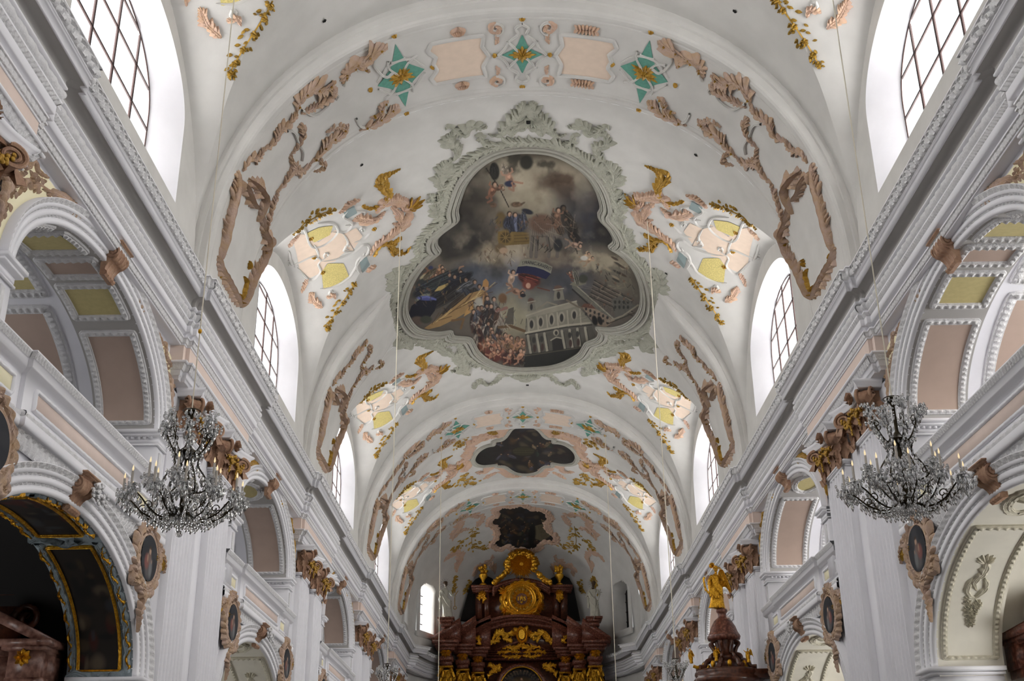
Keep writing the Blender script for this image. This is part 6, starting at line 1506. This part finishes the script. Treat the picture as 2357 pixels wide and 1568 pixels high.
for sd, (x0, x1, yt, Y) in enumerate(((245, 405, 1385, 71.2), (435, 590, 1420, 71.9), (610, 762, 1455, 72.6), (1605, 1755, 1450, 72.6), (1762, 1915, 1412, 71.9), (1932, 2098, 1380, 71.2))):
    xc, zt = AZ((x0+x1)/2, yt, Y); r_ = abs(AZ(x1, yt, Y)[0]-AZ(x0, yt, Y)[0])/2*.68; H = 1.5
    mb = MB(); mb.lathe([(r_, .8), (r_*.98, 4), (r_*.88, zt-H+.1), (r_*.95, zt-H+.14), (r_*.88, zt-H+.18)], (xc, Y+.45, 0), 20); mb.obj('column', 'red_marble', parent=ALT, smooth=True)
    mb = MB(); mb.lathe([(r_*.85, zt-H+.15), (r_*.95, zt-.8), (r_*1.3, zt-.25)], (xc, Y+.45, 0), 16)
    for ring, (zb, L, cr, n) in enumerate(((zt-H+.2, .7, .22, 8), (zt-H+.55, .7, .26, 8))):
        for k in range(n):
            a = (k+.5*ring)*2*PI/n; e = np.array([math.cos(a), math.sin(a), 0]); acanthus(mb, np.array([xc, Y+.45, zb])+e*r_*.9, e, np.array([-e[1], e[0], 0]), (0, 0, 1), .17, L, cr)
    for k in range(4):
        a = PI/4+k*PI/2; e = np.array([math.cos(a), math.sin(a), 0]); c = np.array([xc, Y+.45, zt-.28])+e*r_*1.25
        mb.tube([c+e*u+np.array([0, 0, v]) for u, v in curl((0, 0), .18, 2, 1.5, -1, 20, .15)], .05, 5)
    mb.box(xc-r_*1.45, xc+r_*1.45, Y+.45-r_*1.45, Y+.45+r_*1.45, zt-.1, zt); mb.obj('gilt_capital', 'gilding', parent=ALT, smooth=False)
    # entablature block
    ye = {0: (1385, 1330, 1280, 1215, 1180, 1140, 1105), 1: (1420, 1370, 1320, 1255, 1215, 1185, 1150), 2: (1455, 1400, 1350, 1285, 1250, 1215, 1185)}[min(sd, 5-sd)]
    mb = MB(); ent(mb, x0+15, x1-15, ye, Y-.05, 1.9, (.0, .08, -.05, .18, .30, .42)); mb.obj('entablature_block', 'red_marble', parent=ALT)
    S = lambda x, z, hh, Y=Y: np.stack(np.broadcast_arrays(x, Y-.05-np.asarray(hh), z), -1)
    c = AZ((x0+x1)/2, (ye[2]+ye[3])/2-8, Y); mb = MB(); flower(mb, S, c, .34, .16, 8); flower(mb, S, (c[0], c[1]-.05), .22, .22, 6); mb.obj('gilt_rosette', 'gilding', parent=ALT, smooth=True)
mb = MB(); ent(mb, 762, 1605, (1330, 1290, 1262, 1235, 1215), 73.2, 1.2, (0., .1, .05, .2)); mb.obj('central_entablature', 'red_marble', parent=ALT)
mb = MB(); slab(mb, [(210, 1700), (210, 1385), (400, 1330), (2100, 1330), (2140, 1700)], 73.6, .5); mb.obj('retable_wall', 'dark_marble', parent=ALT)
# broken raking pediment: stepped wings each side
mb = MB(True)
for m_ in (0, 1):
    fx = (lambda P: [(2360-x-2, y) for x, y in P][::-1]) if m_ else (lambda P: P)
    for P, T_, Y in (([(160, 1095), (165, 1062), (482, 845), (492, 905), (250, 1085)], [(240, 1090), (488, 900), (488, 1100)], 70.9), ([(440, 1000), (450, 965), (658, 818), (668, 880), (470, 1030)], [(455, 1040), (660, 880), (660, 1150), (455, 1150)], 71.6), ([(620, 960), (640, 905), (832, 812), (836, 880), (650, 990)], [(650, 985), (830, 880), (830, 1180), (650, 1180)], 72.3)):
        slab(mb, fx(P), Y, 1.6)
        for o, q in ((18, .12), (34, .24)): slab(mb, fx([(x+4, y+o) for x, y in P]), Y+q, 1.4)
        slab(mb, fx(T_), Y+.4, 1.2)
mb.obj('pediment_wing', 'red_marble', parent=ALT)
mb = MB(True)
def arcs(cx, cy, rx, ry, a0, a1, n=20): return [(cx+rx*math.cos(a), cy-ry*math.sin(a)) for a in np.linspace(a0, a1, n)]
for k, (o, i_, Y) in enumerate(((0, 30, 72.3), (34, 62, 72.55), (66, 120, 72.8))):
    slab(mb, arcs(1180, 1090+o, 620, 285, .5, PI-.5)+arcs(1180, 1090+i_, 615, 285, PI-.5, .5), Y, 1.3)
mb.obj('curved_cornice', 'red_marble', parent=ALT)
mb = MB(); slab(mb, arcs(1180, 1110+90, 560, 290, .35, PI-.35)+[(760, 1215), (1600, 1215)], 73.1, .8); mb.obj('tympanum', 'dark_marble', parent=ALT)
mb = MB(); slab(mb, [(880, 1205), (1180, 1085), (1480, 1205), (1440, 1205), (1180, 1115), (930, 1205)], 72.9, .5); mb.obj('small_gable', 'red_marble', parent=ALT)
goldrel([[(1130, 1000), (1080, 1030), (1000, 1035), (930, 1040), (900, 1090), (860, 1120), (790, 1100)], [(1000, 1060), (940, 1020), (880, 1060), (830, 1160)], [(1060, 1080), (1020, 1090), (960, 1075)], [(1150, 985), (1130, 1010), (1140, 1050)]], 72.9, .2, mirror=AX, fans=((800, 1120, PI, .8, 6, .5), (1120, 1040, 2.4, .8, 5, .4)))
goldrel([[(1180, 1140), (1120, 1180), (1060, 1185), (1000, 1185), (960, 1200)], [(1180, 1160), (1100, 1200), (1040, 1200)]], 72.85, .16, mirror=AX, name='gilt_garland')
mb = MB(); S = lambda x, z, hh: np.stack(np.broadcast_arrays(x, 72.85-np.asarray(hh), z), -1); c = AZ(1183, 1040, 72.85); patch(mb, S, [(c[0]+.2*math.cos(a), c[1]+.3*math.sin(a)) for a in np.linspace(0, 2*PI, 16, endpoint=False)], .2); ribbon(mb, S, [(c[0]+.28*math.cos(a), c[1]+.4*math.sin(a)) for a in np.linspace(0, 2*PI, 14, endpoint=False)], .12, .2, closed=True); mb.obj('gilt_cartouche', 'gilding', parent=ALT, smooth=True)
# gilded scroll brackets between the blocks
goldrel([[(500, 1090), (540, 1085), (560, 1120), (520, 1130)], [(655, 1085), (690, 1085), (700, 1130), (660, 1145)], [(900, 1250), (1000, 1232), (1180, 1238)], [(1120, 1290), (1180, 1282)], [(960, 1275), (1060, 1290), (1180, 1270)]], 72.5, .13, mirror=AX, name='gilt_bracket')
goldrel([[(800, 1390), (850, 1400), (870, 1440), (820, 1480), (800, 1540)], [(940, 1375), (900, 1420), (840, 1470)], [(860, 1400), (920, 1400), (945, 1370)]], 72.9, .18, mirror=AX, name='gilt_spandrel')
# altarpiece with arched frame
mb = MB(); slab(mb, arcs(1180, 1700, 310, 340, 0, PI)+arcs(1180, 1700, 255, 300, PI, 0), 72.9, .5); mb.obj('altarpiece_frame', 'red_marble', parent=ALT)
mb = MB(); slab(mb, arcs(1180, 1700, 262, 306, 0, PI)+arcs(1180, 1700, 250, 296, PI, 0), 72.85, .3); mb.obj('gilt_fillet', 'gilding', parent=ALT)
mb = MB(); slab(mb, arcs(1180, 1700, 250, 296, 0, PI), 73.3, .1); mb.obj('altarpiece_painting', 'dark_niche', parent=ALT)
cv = Canvas(400, 300, (30, 30, 34), 3)
for k in range(70): cv.ell(cv.R.uniform(0, 400), cv.R.uniform(0, 300), cv.R.uniform(8, 30), cv.R.uniform(6, 18), [(52, 56, 66), (36, 34, 34), (70, 60, 44), (24, 24, 28)][cv.R.randint(4)], .6)
cv.ell(200, 250, 120, 110, (112, 88, 44), .8, 0, .8); cv.robe(200, 150, 120, 60, 1.5, (84, 74, 62)); cv.head(200, 140, 14)
for k in range(14): a_ = -.2-k*.2; cv.nude(200+150*math.cos(a_), 210+150*math.sin(a_), 10, a_, (90, 78, 66))
mb = MB(); a_ = np.linspace(0, PI, 60); r_ = np.linspace(0.001, 1, 34); U = r_[:, None]*np.cos(a_)[None]; V_ = r_[:, None]*np.sin(a_)[None]
c0, c1, c2 = AZ(1180, 1700, 73.22), AZ(1425, 1700, 73.22), AZ(1180, 1408, 73.22)
mb.grid(np.stack([c0[0]+(c1[0]-c0[0])*U, np.full(U.shape, 73.22), c0[1]+(c2[1]-c0[1])*V_], -1)); mb.obj('altarpiece_canvas', 'fresco', parent=ALT, colors=cv.sample(200+195*U, 298-290*V_).reshape(-1, 3))
# dark niche behind the upper storey
mb = MB(); slab(mb, [(490, 870), (600, 480), (660, 410), (760, 360), (850, 400), (900, 460), (1470, 460), (1520, 395), (1620, 350), (1720, 400), (1765, 480), (1845, 870)], 74.3, .4); mb.obj('dark_backdrop', 'dark_niche', parent=ALT)
mb = MB(); slab(mb, [(660, 860), (660, 560), (830, 560), (1180, 420), (1520, 560), (1700, 560), (1700, 860)], 74.0, .5)
for x0, x1 in ((680, 735), (760, 815), (1545, 1600), (1625, 1680)): slab(mb, [(x0, 850), (x0, 560), (x1, 560), (x1, 850)], 73.75, .4)
mb.obj('upper_storey', 'dark_marble', parent=ALT)
mb = MB(True)
for k, Y in enumerate((73.3, 73.45, 73.6)):
    o = k*26
    slab(mb, [(612+o*.3, 500+o), (612+o*.3, 474+o), (870-o*.3, 474+o), (870-o*.3, 500+o)], Y, .9); slab(mb, [(1490+o*.3, 496+o), (1490+o*.3, 470+o), (1760-o*.3, 470+o), (1760-o*.3, 496+o)], Y, .9)
    slab(mb, arcs(1180, 640+o, 400, 245, .62, PI-.62)+arcs(1180, 640+o+30, 395, 245, PI-.62, .62), Y-.1, .9)
    slab(mb, [(855, 500+o), (850, 540+o), (880, 540+o), (870, 490+o)], Y, .6)
mb.obj('upper_cornice', 'red_marble', parent=ALT)
goldrel([[(735, 580), (720, 610), (750, 640), (738, 690)], [(700, 640), (740, 600), (780, 640)]], 73.6, .15, mirror=AX, name='gilt_capital_relief', fans=((738, 600, PI/2, 1.2, 7, .4),))
# IHS sunburst
mb = MB(); S = lambda x, z, hh: np.stack(np.broadcast_arrays(x, 73.35-np.asarray(hh), z), -1); c = np.array(AZ(1182, 637, 73.35)); Rr_ = abs(AZ(1352, 637, 73.35)[0]-c[0])
moulding(mb, S, [(c[0]+Rr_*.86*math.cos(a), c[1]+Rr_*.86*math.sin(a)) for a in np.linspace(0, 2*PI, 50, endpoint=False)], .13, .3, True, step=.1)
for k in range(32):
    a = k*2*PI/32; L = Rr_*(.78 if k % 2 == 0 else .62); leafs(mb, S, [c+Rr_*.36*np.array([math.cos(a), math.sin(a)])], [a], L-Rr_*.36, .07, .1, 5)
ribbon(mb, S, [(c[0]+Rr_*1.12*math.cos(a)*1.08, c[1]+Rr_*1.05*math.sin(a)) for a in np.linspace(0, 2*PI, 22, endpoint=False)], .3, .35, lob=2.2, amp=.6, closed=True, groove=.6)
for a in (-2.5, -2.0, -1.3, -.8, -.4, 2.7): fan(mb, S, c+Rr_*1.15*np.array([math.cos(a), math.sin(a)]), a, 1.1, 6, .5, .1, .3)
mb.obj('sunburst_frame', 'gilding', parent=ALT, smooth=True)
mb = MB(); patch(mb, S, [(c[0]+Rr_*.8*math.cos(a), c[1]+Rr_*.8*math.sin(a)) for a in np.linspace(0, 2*PI, 30, endpoint=False)], .02); mb.obj('sunburst_ground', 'ochre_gold', parent=ALT)
mb = MB(); patch(mb, S, [(c[0]+Rr_*.38*math.cos(a), c[1]+Rr_*.38*math.sin(a)) for a in np.linspace(0, 2*PI, 30, endpoint=False)], .13); mb.obj('monogram_disc', 'red_marble', parent=ALT)
def bars(mb, S, segs, c, k, w, h):
    for (x0, y0), (x1, y1) in segs: moulding(mb, S, [(c[0]+x0*k, c[1]+y0*k), (c[0]+x1*k, c[1]+y1*k)], w, h, False, step=.05, prof=[(-1, .2), (-.9, 1), (.9, 1), (1, .2)])
mb = MB(); sg_ = [((-.62, -.35), (-.62, .4)), ((-.22, -.35), (-.22, .4)), ((.2, -.35), (.2, .4)), ((-.22, .03), (.2, .03)), ((0, .03), (0, .62)), ((-.12, .45), (.12, .45)), ((0, -.8), (0, -.45)), ((0, -.8), (-.16, -.5)), ((0, -.8), (.16, -.5))]
sp = [(.75, .3), (.62, .4), (.5, .3), (.55, .12), (.68, 0), (.75, -.15), (.65, -.32), (.5, -.3), (.46, -.2)]; sg_ += list(zip(sp[:-1], sp[1:]))
bars(mb, S, sg_, c, Rr_*.36, .035, .19); mb.obj('monogram', 'gilding', parent=ALT)
# glory of rays and clouds on top
mb = MB(); S = lambda x, z, hh: np.stack(np.broadcast_arrays(x, 73.0-np.asarray(hh), z), -1); g0 = np.array(AZ(1180, 238, 73.0)); gr_ = abs(AZ(1330, 238, 73)[0]-g0[0]); R = random.Random(4)
patch(mb, S, [(g0[0]+gr_*.85*math.cos(a), g0[1]+gr_*.85*math.sin(a)) for a in np.linspace(0, 2*PI, 30, endpoint=False)], .01)
for k in range(90):
    a = k*2*PI/90+R.uniform(-.02, .02); L = gr_*R.uniform(.8, 1.25); leafs(mb, S, [g0+.12*np.array([math.cos(a), math.sin(a)])], [a], L-.1, .035, .08, 5)
mb.obj('ray_glory', 'gilding', parent=ALT, smooth=True)
mb = MB()
for k in range(300):
    f = R.random(); sd = R.choice((-1, 1)); 
    if k < 170: a = R.uniform(-.5, PI+.5); q = R.uniform(.86, 1.14); p = AZ(1180+158*q*math.cos(a), 262-142*q*math.sin(a), 73)
    else: p = AZ(1180+sd*(180+150*f), 330+130*f**.7+R.uniform(-14, 14), 73)
    r_ = R.uniform(.05, .15); mb.blob((p[0], 73+R.uniform(-.3, .2), p[1]), (r_, r_, r_), 10, 8)
for k in range(26):
    a = R.uniform(0, PI); p = AZ(1180+160*math.cos(a), 262-150*math.sin(a), 73); fan(mb, S, p, a, .8, 4, .3, .08, .2)
mb.obj('gilt_cloud', 'gilding', parent=ALT, smooth=True)
for x in (745, 1612):
    c = AZ(x, 470, 73.3); mb = MB(); mb.lathe([(.22, 0), (.22, .1), (.08, .2), (.12, .35), (.26, .55), (.28, .7), (.15, .8), (.2, .86)], (c[0], 73.7, c[1]), 14)
    for k in range(18): mb.blob((c[0]+R.uniform(-.25, .25), 73.7+R.uniform(-.2, .2), c[1]+.95+R.uniform(-.12, .3)), .11, 6, 5)
    u = mb.obj('gilt_urn', 'gilding', smooth=True); tag(u, 'gilded flower urn on the %s end of the upper altar cornice' % ('left' if x < 1000 else 'right'), 'urn', 'gilded urns on the high altar')
# ---- robed figures
def figure(name, label, cat, group, foot, H, m, face_m, ang, lean=0., arms=((.3, .45, .62), (.35, .3, .5)), wings=False, halo=False, beard=False, armsR=None, stride=0., extra=None):
    """foot: (x, y, z) of the feet, H height, ang yaw (0 faces the camera)"""
    t = thing(name, label, cat, group, foot); ca, sa = math.cos(ang), math.sin(ang); k = H/1.75; R = random.Random(int(foot[0]*10)+7)
    L = lambda x, y, z: ((x*ca-y*sa)*k+lean*k*(z/1.75)**1.5, (x*sa+y*ca)*k, z*k)      # local: x right, -y toward the viewer
    mb = MB(); n = 40; zz_ = np.concatenate([[0.], np.linspace(0.01, 1.42, 18), [1.43]])
    prof = np.interp(zz_, [0, .15, .5, .85, 1.0, 1.12, 1.3, 1.38, 1.42], [.225, .205, .185, .165, .13, .15, .185, .12, .055]); prof[0] = prof[-1] = .001
    A = np.linspace(0, 2*PI, n, endpoint=False)
    G = np.array([[L((r*(1+.13*math.sin(7*a+3*z)*(1-z/1.5)+.06*math.sin(13*a-5*z)*(1-z/1.6)))*math.cos(a)*1.12+.05*math.sin(3*z+1)*k+stride*(z < .9)*(.9-z)*(.22*math.cos(a)-.16), r*.72*(1+.1*math.sin(5*a+2*z)*(1-z/1.5))*math.sin(a), z) for a in A] for z, r in zip(zz_, prof)])
    mb.grid(G, cv=True); mb.blob(L(0, 0, .02), (.2*k, .16*k, .05*k))
    # mantle swag across the hips and over the shoulder
    for q in range(5):
        mb.tube([L(-.22, -.10-.01*q, 1.28-.05*q), L(-.05, -.19, 1.0-.07*q), L(.14, -.19, .82-.08*q), L(.25, -.02, .78-.09*q)], .035*k, 6)
    mb.tube([L(-.22, .02, 1.3), L(-.26, .06, .9), L(-.28, .04, .45)], [.06*k, .09*k, .04*k], 8)
    # legs showing under the hem
    for sx in (-.08, .1): mb.blob(L(sx, -.14, .03), (.05*k, .11*k, .04*k))
    # arms
    hands = []
    for sx, (e1, e2, e3) in ((-1, arms), (1, armsR or arms)):
        S0, E, Hh = L(sx*.19, 0, 1.33), L(*e1[:1], e1[1], e1[2]) if isinstance(e1, tuple) else L(sx*.3, -.05, 1.08), L(*e2) if isinstance(e2, tuple) else L(sx*.22, -.28, 1.1)
        mb.tube([S0, tuple((np.array(S0)+E)/2), E], [.075*k, .07*k, .06*k], 8); mb.tube([E, tuple((np.array(E)*.5+np.array(Hh)*.5)), Hh], [.065*k, .05*k, .032*k], 8); hands.append(Hh)
        hd = np.array(Hh)-np.array(E); hd /= np.linalg.norm(hd)+1e-9; mb.blob(np.array(Hh)+hd*.03*k, .038*k)
        for f in range(4): b0 = np.array(Hh)+hd*.04*k+np.array([(f-1.5)*.016*k, 0, 0]); mb.tube([b0, b0+hd*.05*k, b0+hd*.07*k+np.array([0, 0, -.02*k])], .009*k, 5)
        b0 = np.array(Hh)+hd*.02*k; mb.tube([b0, b0+hd*.03*k+np.array([.03*k*sx, 0, .01])], .01*k, 5)
    mb.tube([L(0, 0, 1.38), L(0, -.01, 1.5)], .055*k, 8)
    o = mb.obj('body', m, parent=t, smooth=True); md = o.modifiers.new('blend', 'REMESH'); md.mode = 'VOXEL'; md.voxel_size = .018*k; md.use_smooth_shade = True
    mb = MB(); mb.blob(L(0, -.01, 1.62), (.085*k, .10*k, .125*k), 14, 12); mb.blob(L(0, -.11, 1.605), (.016*k, .03*k, .028*k)); mb.blob(L(0, -.085, 1.55), (.035*k, .03*k, .03*k))
    for sx in (-1, 1): mb.blob(L(sx*.033, -.096, 1.635), (.016*k, .01*k, .008*k)); mb.blob(L(sx*.086, 0, 1.62), (.012*k, .02*k, .03*k))
    hd = mb.obj('head', face_m, parent=t, smooth=True)
    mb = MB()
    for q in range(40):
        a = R.uniform(0, 2*PI); e = R.uniform(.1, 1.3); mb.blob(L(.09*math.cos(a)*math.cos(e)*1.05, .03+.1*math.sin(a)*math.cos(e), 1.65+.1*math.sin(e)), .028*k, 6, 5)
    if beard:
        for q in range(24): mb.blob(L(R.uniform(-.05, .05), -.08+R.uniform(-.02, .02), 1.52-R.random()*.16), (.02*k, .02*k, .035*k), 6, 5)
    mb.obj('hair', face_m, parent=t, smooth=True)
    if halo:
        mb = MB(); c0 = L(0, .05, 1.64); N_ = 17
        for q in range(N_): a = q*2*PI/N_; mb.tube([(c0[0]+.12*k*math.cos(a), c0[1], c0[2]+.12*k*math.sin(a)), (c0[0]+.3*k*math.cos(a), c0[1], c0[2]+.3*k*math.sin(a))], [.007*k, .002*k], 4)
        mb.obj('halo_rays', 'bronze', parent=t)
    if wings:
        for sx in (wings if isinstance(wings, tuple) else (-1, 1)):
            mb = MB()
            for row, (n_, L0, wd) in enumerate(((12, .78, .05), (9, .5, .045), (7, .3, .04))):
                for q in range(n_):
                    f = q/(n_-1); p0 = np.array(L(sx*(.14+.24*f), .06+.02*row, 1.40+.26*math.sin(PI*f*.8)-.06*f)); a = -1.25-.2*(1-f); ln = L0*(.75+.35*f)*k
                    d_ = np.array([sx*math.cos(a)*ca, .1, math.sin(a)]); u = np.cross(d_, [0, 1, 0]); t_ = np.linspace(0, 1, 6)
                    G = np.array([[p0+d_*ln*tt+u*wd*k*w_*math.sin(PI*min(.98, tt*.85+.12))**.6+np.array([0, -.03*k*(1-abs(w_))-.012*row, 0]) for w_ in (-1, 0, 1)] for tt in t_]); mb.grid(G)
            mb.obj('wing', m, parent=t, smooth=True)
    return t, L, hands
LP, LZ = AZ(328, 845, 72.0), None
for x, y, lab, sd in ((330, 848, 'stone statue of a haloed robed man holding keys, on the left altar wing', -1), (1998, 840, 'stone statue of a bearded robed man holding a sword, on the right altar wing', 1)):
    c = AZ(x, y, 71.0); hgt = abs(AZ(x, 430, 71.0)[1]-c[1])
    mb = MB()
    for e, a_, b2 in ((.5, -.02, -.12), (.42, -.12, -.3), (.3, -.3, -.55)): mb.box(c[0]-e, c[0]+e, 71.0-e, 71.0+e, c[1]+b2, c[1]+a_)
    tag(mb.obj('statue_pedestal', 'red_marble'), 'red marble pedestal under the %s altar statue' % SIDE[sd], 'pedestal', 'statue pedestals')
    t, L, hands = figure('statue', lab, 'statue', 'stone statues beside the high altar', (c[0], 71.0, c[1]-.03), hgt, 'statue_stone', 'skin_bronze', -.3*sd, lean=.05*sd, halo=True, beard=sd > 0,
        arms=((-.30, -.05, 1.10), (-.32, -.22, .98), 0), armsR=((.28, -.02, 1.10), (.36, -.25, 1.02), 0))
    mb = MB(); hR = np.array(hands[1])
    if sd > 0: mb.tube([hR+np.array([.05, -.03, .35]), hR, hR+np.array([-.42, -.08, -1.5])], [.03, .03, .012], 6); mb.tube([hR+np.array([-.14, 0, .1]), hR+np.array([.16, 0, .16])], .022, 6); mb.obj('sword', 'statue_stone', parent=t)
    else:
        mb.tube([hR, hR+np.array([.22, -.1, .3])], .02, 6); mb.tube([hR, hR+np.array([.02, 0, -.6])], .02, 6); mb.tube([hR+np.array([.02+.09*math.cos(a), 0, -.7+.09*math.sin(a)]) for a in np.linspace(0, 6.3, 14)], .02, 5); mb.obj('keys', 'ochre_gold', parent=t)

# ================================================================== PULPIT CANOPY
PY = 35.3
def PZ(px, py, Y=PY): P = hY(1400+px/3.027, 1050+py/3.027, Y); return P[0], P[2]
PX = PZ(800, 1200)[0]; pu = PZ(900, 1200)[0]-PZ(800, 1200)[0]      # metres per 100 survey pixels
zq = lambda y: PZ(800, y)[1]
t = thing('pulpit_canopy', 'tall red marble pulpit canopy with stepped dome on the second right pier', 'pulpit canopy')
rr = lambda w: w/100*pu
mb = MB(); mb.lathe([(rr(w), zq(y)) for w, y in ((1, 1068), (36, 1068), (42, 1080), (36, 1092), (30, 1098), (30, 1125), (40, 1132), (62, 1150), (86, 1190), (100, 1230), (112, 1250), (118, 1262), (112, 1285), (80, 1290))], (PX, PY, 0), 8, rot0=PI/8); mb.obj('dome', 'red_marble', parent=t)
mb = MB(); mb.lathe([(rr(w), zq(y)) for w, y in ((72, 1288), (62, 1330), (64, 1390), (90, 1400), (94, 1415), (80, 1425), (84, 1470), (120, 1480), (200, 1490), (222, 1500), (226, 1520), (215, 1540), (235, 1552), (235, 1580), (180, 1600), (20, 1605))], (PX, PY, 0), 8, rot0=PI/8); mb.box(PX+.3, 7.0, PY-.5, PY+.5, zq(1560), zq(1500)); mb.obj('lantern', 'dark_marble', parent=t)
mb = MB()
for k in range(8):
    a = PI/8+k*PI/4; e = np.array([math.cos(a), math.sin(a)])
    P = [(rr(78), zq(1295)), (rr(102), zq(1310)), (rr(84), zq(1340)), (rr(74), zq(1375)), (rr(104), zq(1390)), (rr(112), zq(1410)), (rr(96), zq(1420))]
    mb.tube(spl([(PX+e[0]*r_, PY+e[1]*r_, z) for r_, z in P], 5), rr(11), 7)
    P = [(rr(110), zq(1425)), (rr(150), zq(1440)), (rr(170), zq(1475)), (rr(210), zq(1480))]
    mb.tube(spl([(PX+e[0]*r_, PY+e[1]*r_, z) for r_, z in P], 5), rr(16), 7)
mb.obj('scroll_ribs', 'dark_marble', parent=t, smooth=True)
mb = MB(); S = lambda x, z, hh: np.stack(np.broadcast_arrays(x, PY-rr(100)-np.asarray(hh), z), -1)
for k in range(8):
    a = k*PI/4; r_ = rr(150); mb.blob((PX+r_*math.cos(a), PY+r_*math.sin(a), zq(1462)), (.07, .07, .1), 7, 6)
mb.tube([(PX+rr(-150), PY-rr(60), zq(1470)), (PX+rr(-210), PY-rr(60), zq(1480)), (PX+rr(-235), PY-rr(60), zq(1470))], .05, 6); mb.obj('gilt_flame', 'gilding', parent=t, smooth=True)
hA = zq(765)-zq(1062)
ta, L, hands = figure('trumpeting_angel', 'gilded winged angel blowing a trumpet on top of the pulpit canopy', 'statue', None, (PX-.1, PY, zq(1062)), hA, 'gilding', 'gilding', .25, lean=.03, wings=(1, .9), stride=.5,
    arms=((-.36, -.12, 1.12), (-.40, -.1, 1.0), 0), armsR=((.26, -.1, 1.15), (.05, -.28, 1.38), 0))
mb = MB(); m0 = np.array(L(-.02, -.13, 1.57)); e0 = np.array(L(-.36, -.45, 1.66)); T_ = np.linspace(0, 1, 12)
mb.tube([m0+(e0-m0)*q for q in T_], [.012+.01*q+.075*max(0, q-.75)*4*max(0, q-.75)*4*.9 for q in T_], 12, cap=False); mb.obj('trumpet', 'gilding', parent=ta, smooth=True)
mb = MB(); h0 = np.array(hands[0])
P = spl([h0+np.array([.35, 0, -.42]), h0+np.array([.12, 0, -.40]), h0+np.array([-.08, 0, -.2]), h0+np.array([-.14, 0, .15])], 6)
for p, q in zip(P[:-1], P[1:]): mb.tube([p, q], .03, 6, cap=False)
for p in P[::2]: mb.blob(p+np.array([R.uniform(-.03, .03), -.03, 0]), (.035, .03, .045), 6, 5)
mb.obj('palm_branch', 'gilding', parent=ta, smooth=True)
for x, y, lab, an in ((570, 1455, 'left', .6), (745, 1440, 'middle', .1), (965, 1450, 'right', -.5)):
    c = PZ(x, y); figure('cherub', 'small gilded cherub seated on the %s scroll of the pulpit canopy' % lab, 'statue', 'gilded cherubs on the pulpit canopy', (c[0], PY-rr(70), c[1]), abs(zq(1340)-zq(1440)), 'gilding', 'gilding', an, lean=-.1*an, wings=(1,), arms=((-.3, -.1, 1.3), (-.45, -.2, 1.5), 0), armsR=((.3, -.1, 1.2), (.4, -.2, 1.0), 0))

# ================================================================== SIDE ALTARS glimpsed in the chapels
for s, yb, lab in ((-1, BAYS[1], 'pink marble side altar with gilded capital in the dark chapel at lower left'), (1, BAYS[1], 'dark brown side altar with gilding in the chapel at lower right')):
    t = thing('side_altar', lab, 'altar'); Y = yb+3.7
    m1 = 'red_marble' if s > 0 else 'pink_marble'
    X = lambda x: s*x
    def bx(mb, x0, x1, z0, z1, d=.5, y=Y): mb.box(*sorted((X(x0), X(x1))), y-d, y+.4, z0, z1)
    mb = MB()
    for x in (8.75, 10.9): mb.lathe([(.22, .5), (.24, .8), (.2, 1.0), (.19, 3.7)], (X(x), Y-.25, 0), 16)
    mb.obj('column', m1, parent=t, smooth=True)
    mb = MB()
    for x in (8.75, 10.9):
        mb.lathe([(.2, 3.7), (.22, 3.9), (.32, 4.15)], (X(x), Y-.25, 0), 12)
        for k in range(8):
            a = k*PI/4; e = np.array([math.cos(a), math.sin(a), 0]); acanthus(mb, np.array([X(x), Y-.25, 3.72])+e*.2, e, np.array([-e[1], e[0], 0]), (0, 0, 1), .09, .4, .14)
    S = lambda x, z, hh: np.stack(np.broadcast_arrays(x, Y-.62-np.asarray(hh), z), -1)
    flower(mb, S, (X(8.75), 4.62), .15, .1, 8); flower(mb, S, (X(9.4), 4.6), .12, .1, 8)
    mb.obj('gilt_capital', 'gilding', parent=t, smooth=True)
    mb = MB()
    for x in (8.75, 10.9): bx(mb, x-.32, x+.32, 4.15, 4.3); bx(mb, x-.28, x+.28, 4.3, 4.75, .55); bx(mb, x-.38, x+.38, 4.75, 4.82, .65); bx(mb, x-.46, x+.46, 4.82, 4.92, .72)
    bx(mb, 8.4, 11.3, 4.3, 4.7, .2); bx(mb, 8.4, 11.3, 4.7, 4.85, .35)
    for sg in (-1, 1):
        P = [(9.85+sg*1.55, 4.93), (9.85+sg*.5, 5.45), (9.85+sg*.5, 5.25), (9.85+sg*1.2, 4.93)]
        P = [(X(a), b) for a, b in P]; mb.prism(P, lambda p, q, h: np.stack([p, Y+.2-.85*h, q], -1))
    mb.obj('entablature', m1, parent=t)
    mb = MB(); bx(mb, 9.1, 10.6, 4.95, 5.75, .1); mb.tube([(X(9.1+u), Y-.2, 5.35+v) for u, v in curl((-.15, 0), .25, 0, 1.3, 1, 24, .2)], .06, 6); bx(mb, 9.2, 10.5, 5.75, 5.85, .3); bx(mb, 8.2, 11.4, 0, .5, .6); bx(mb, 9.05, 10.6, .5, 4.2, 0)
    mb.obj('attic', 'dark_marble', parent=t)
    mb = MB(); bx(mb, 9.2, 10.45, 1.2, 4.0, .06); mb.obj('altar_painting', 'dark_niche', parent=t)
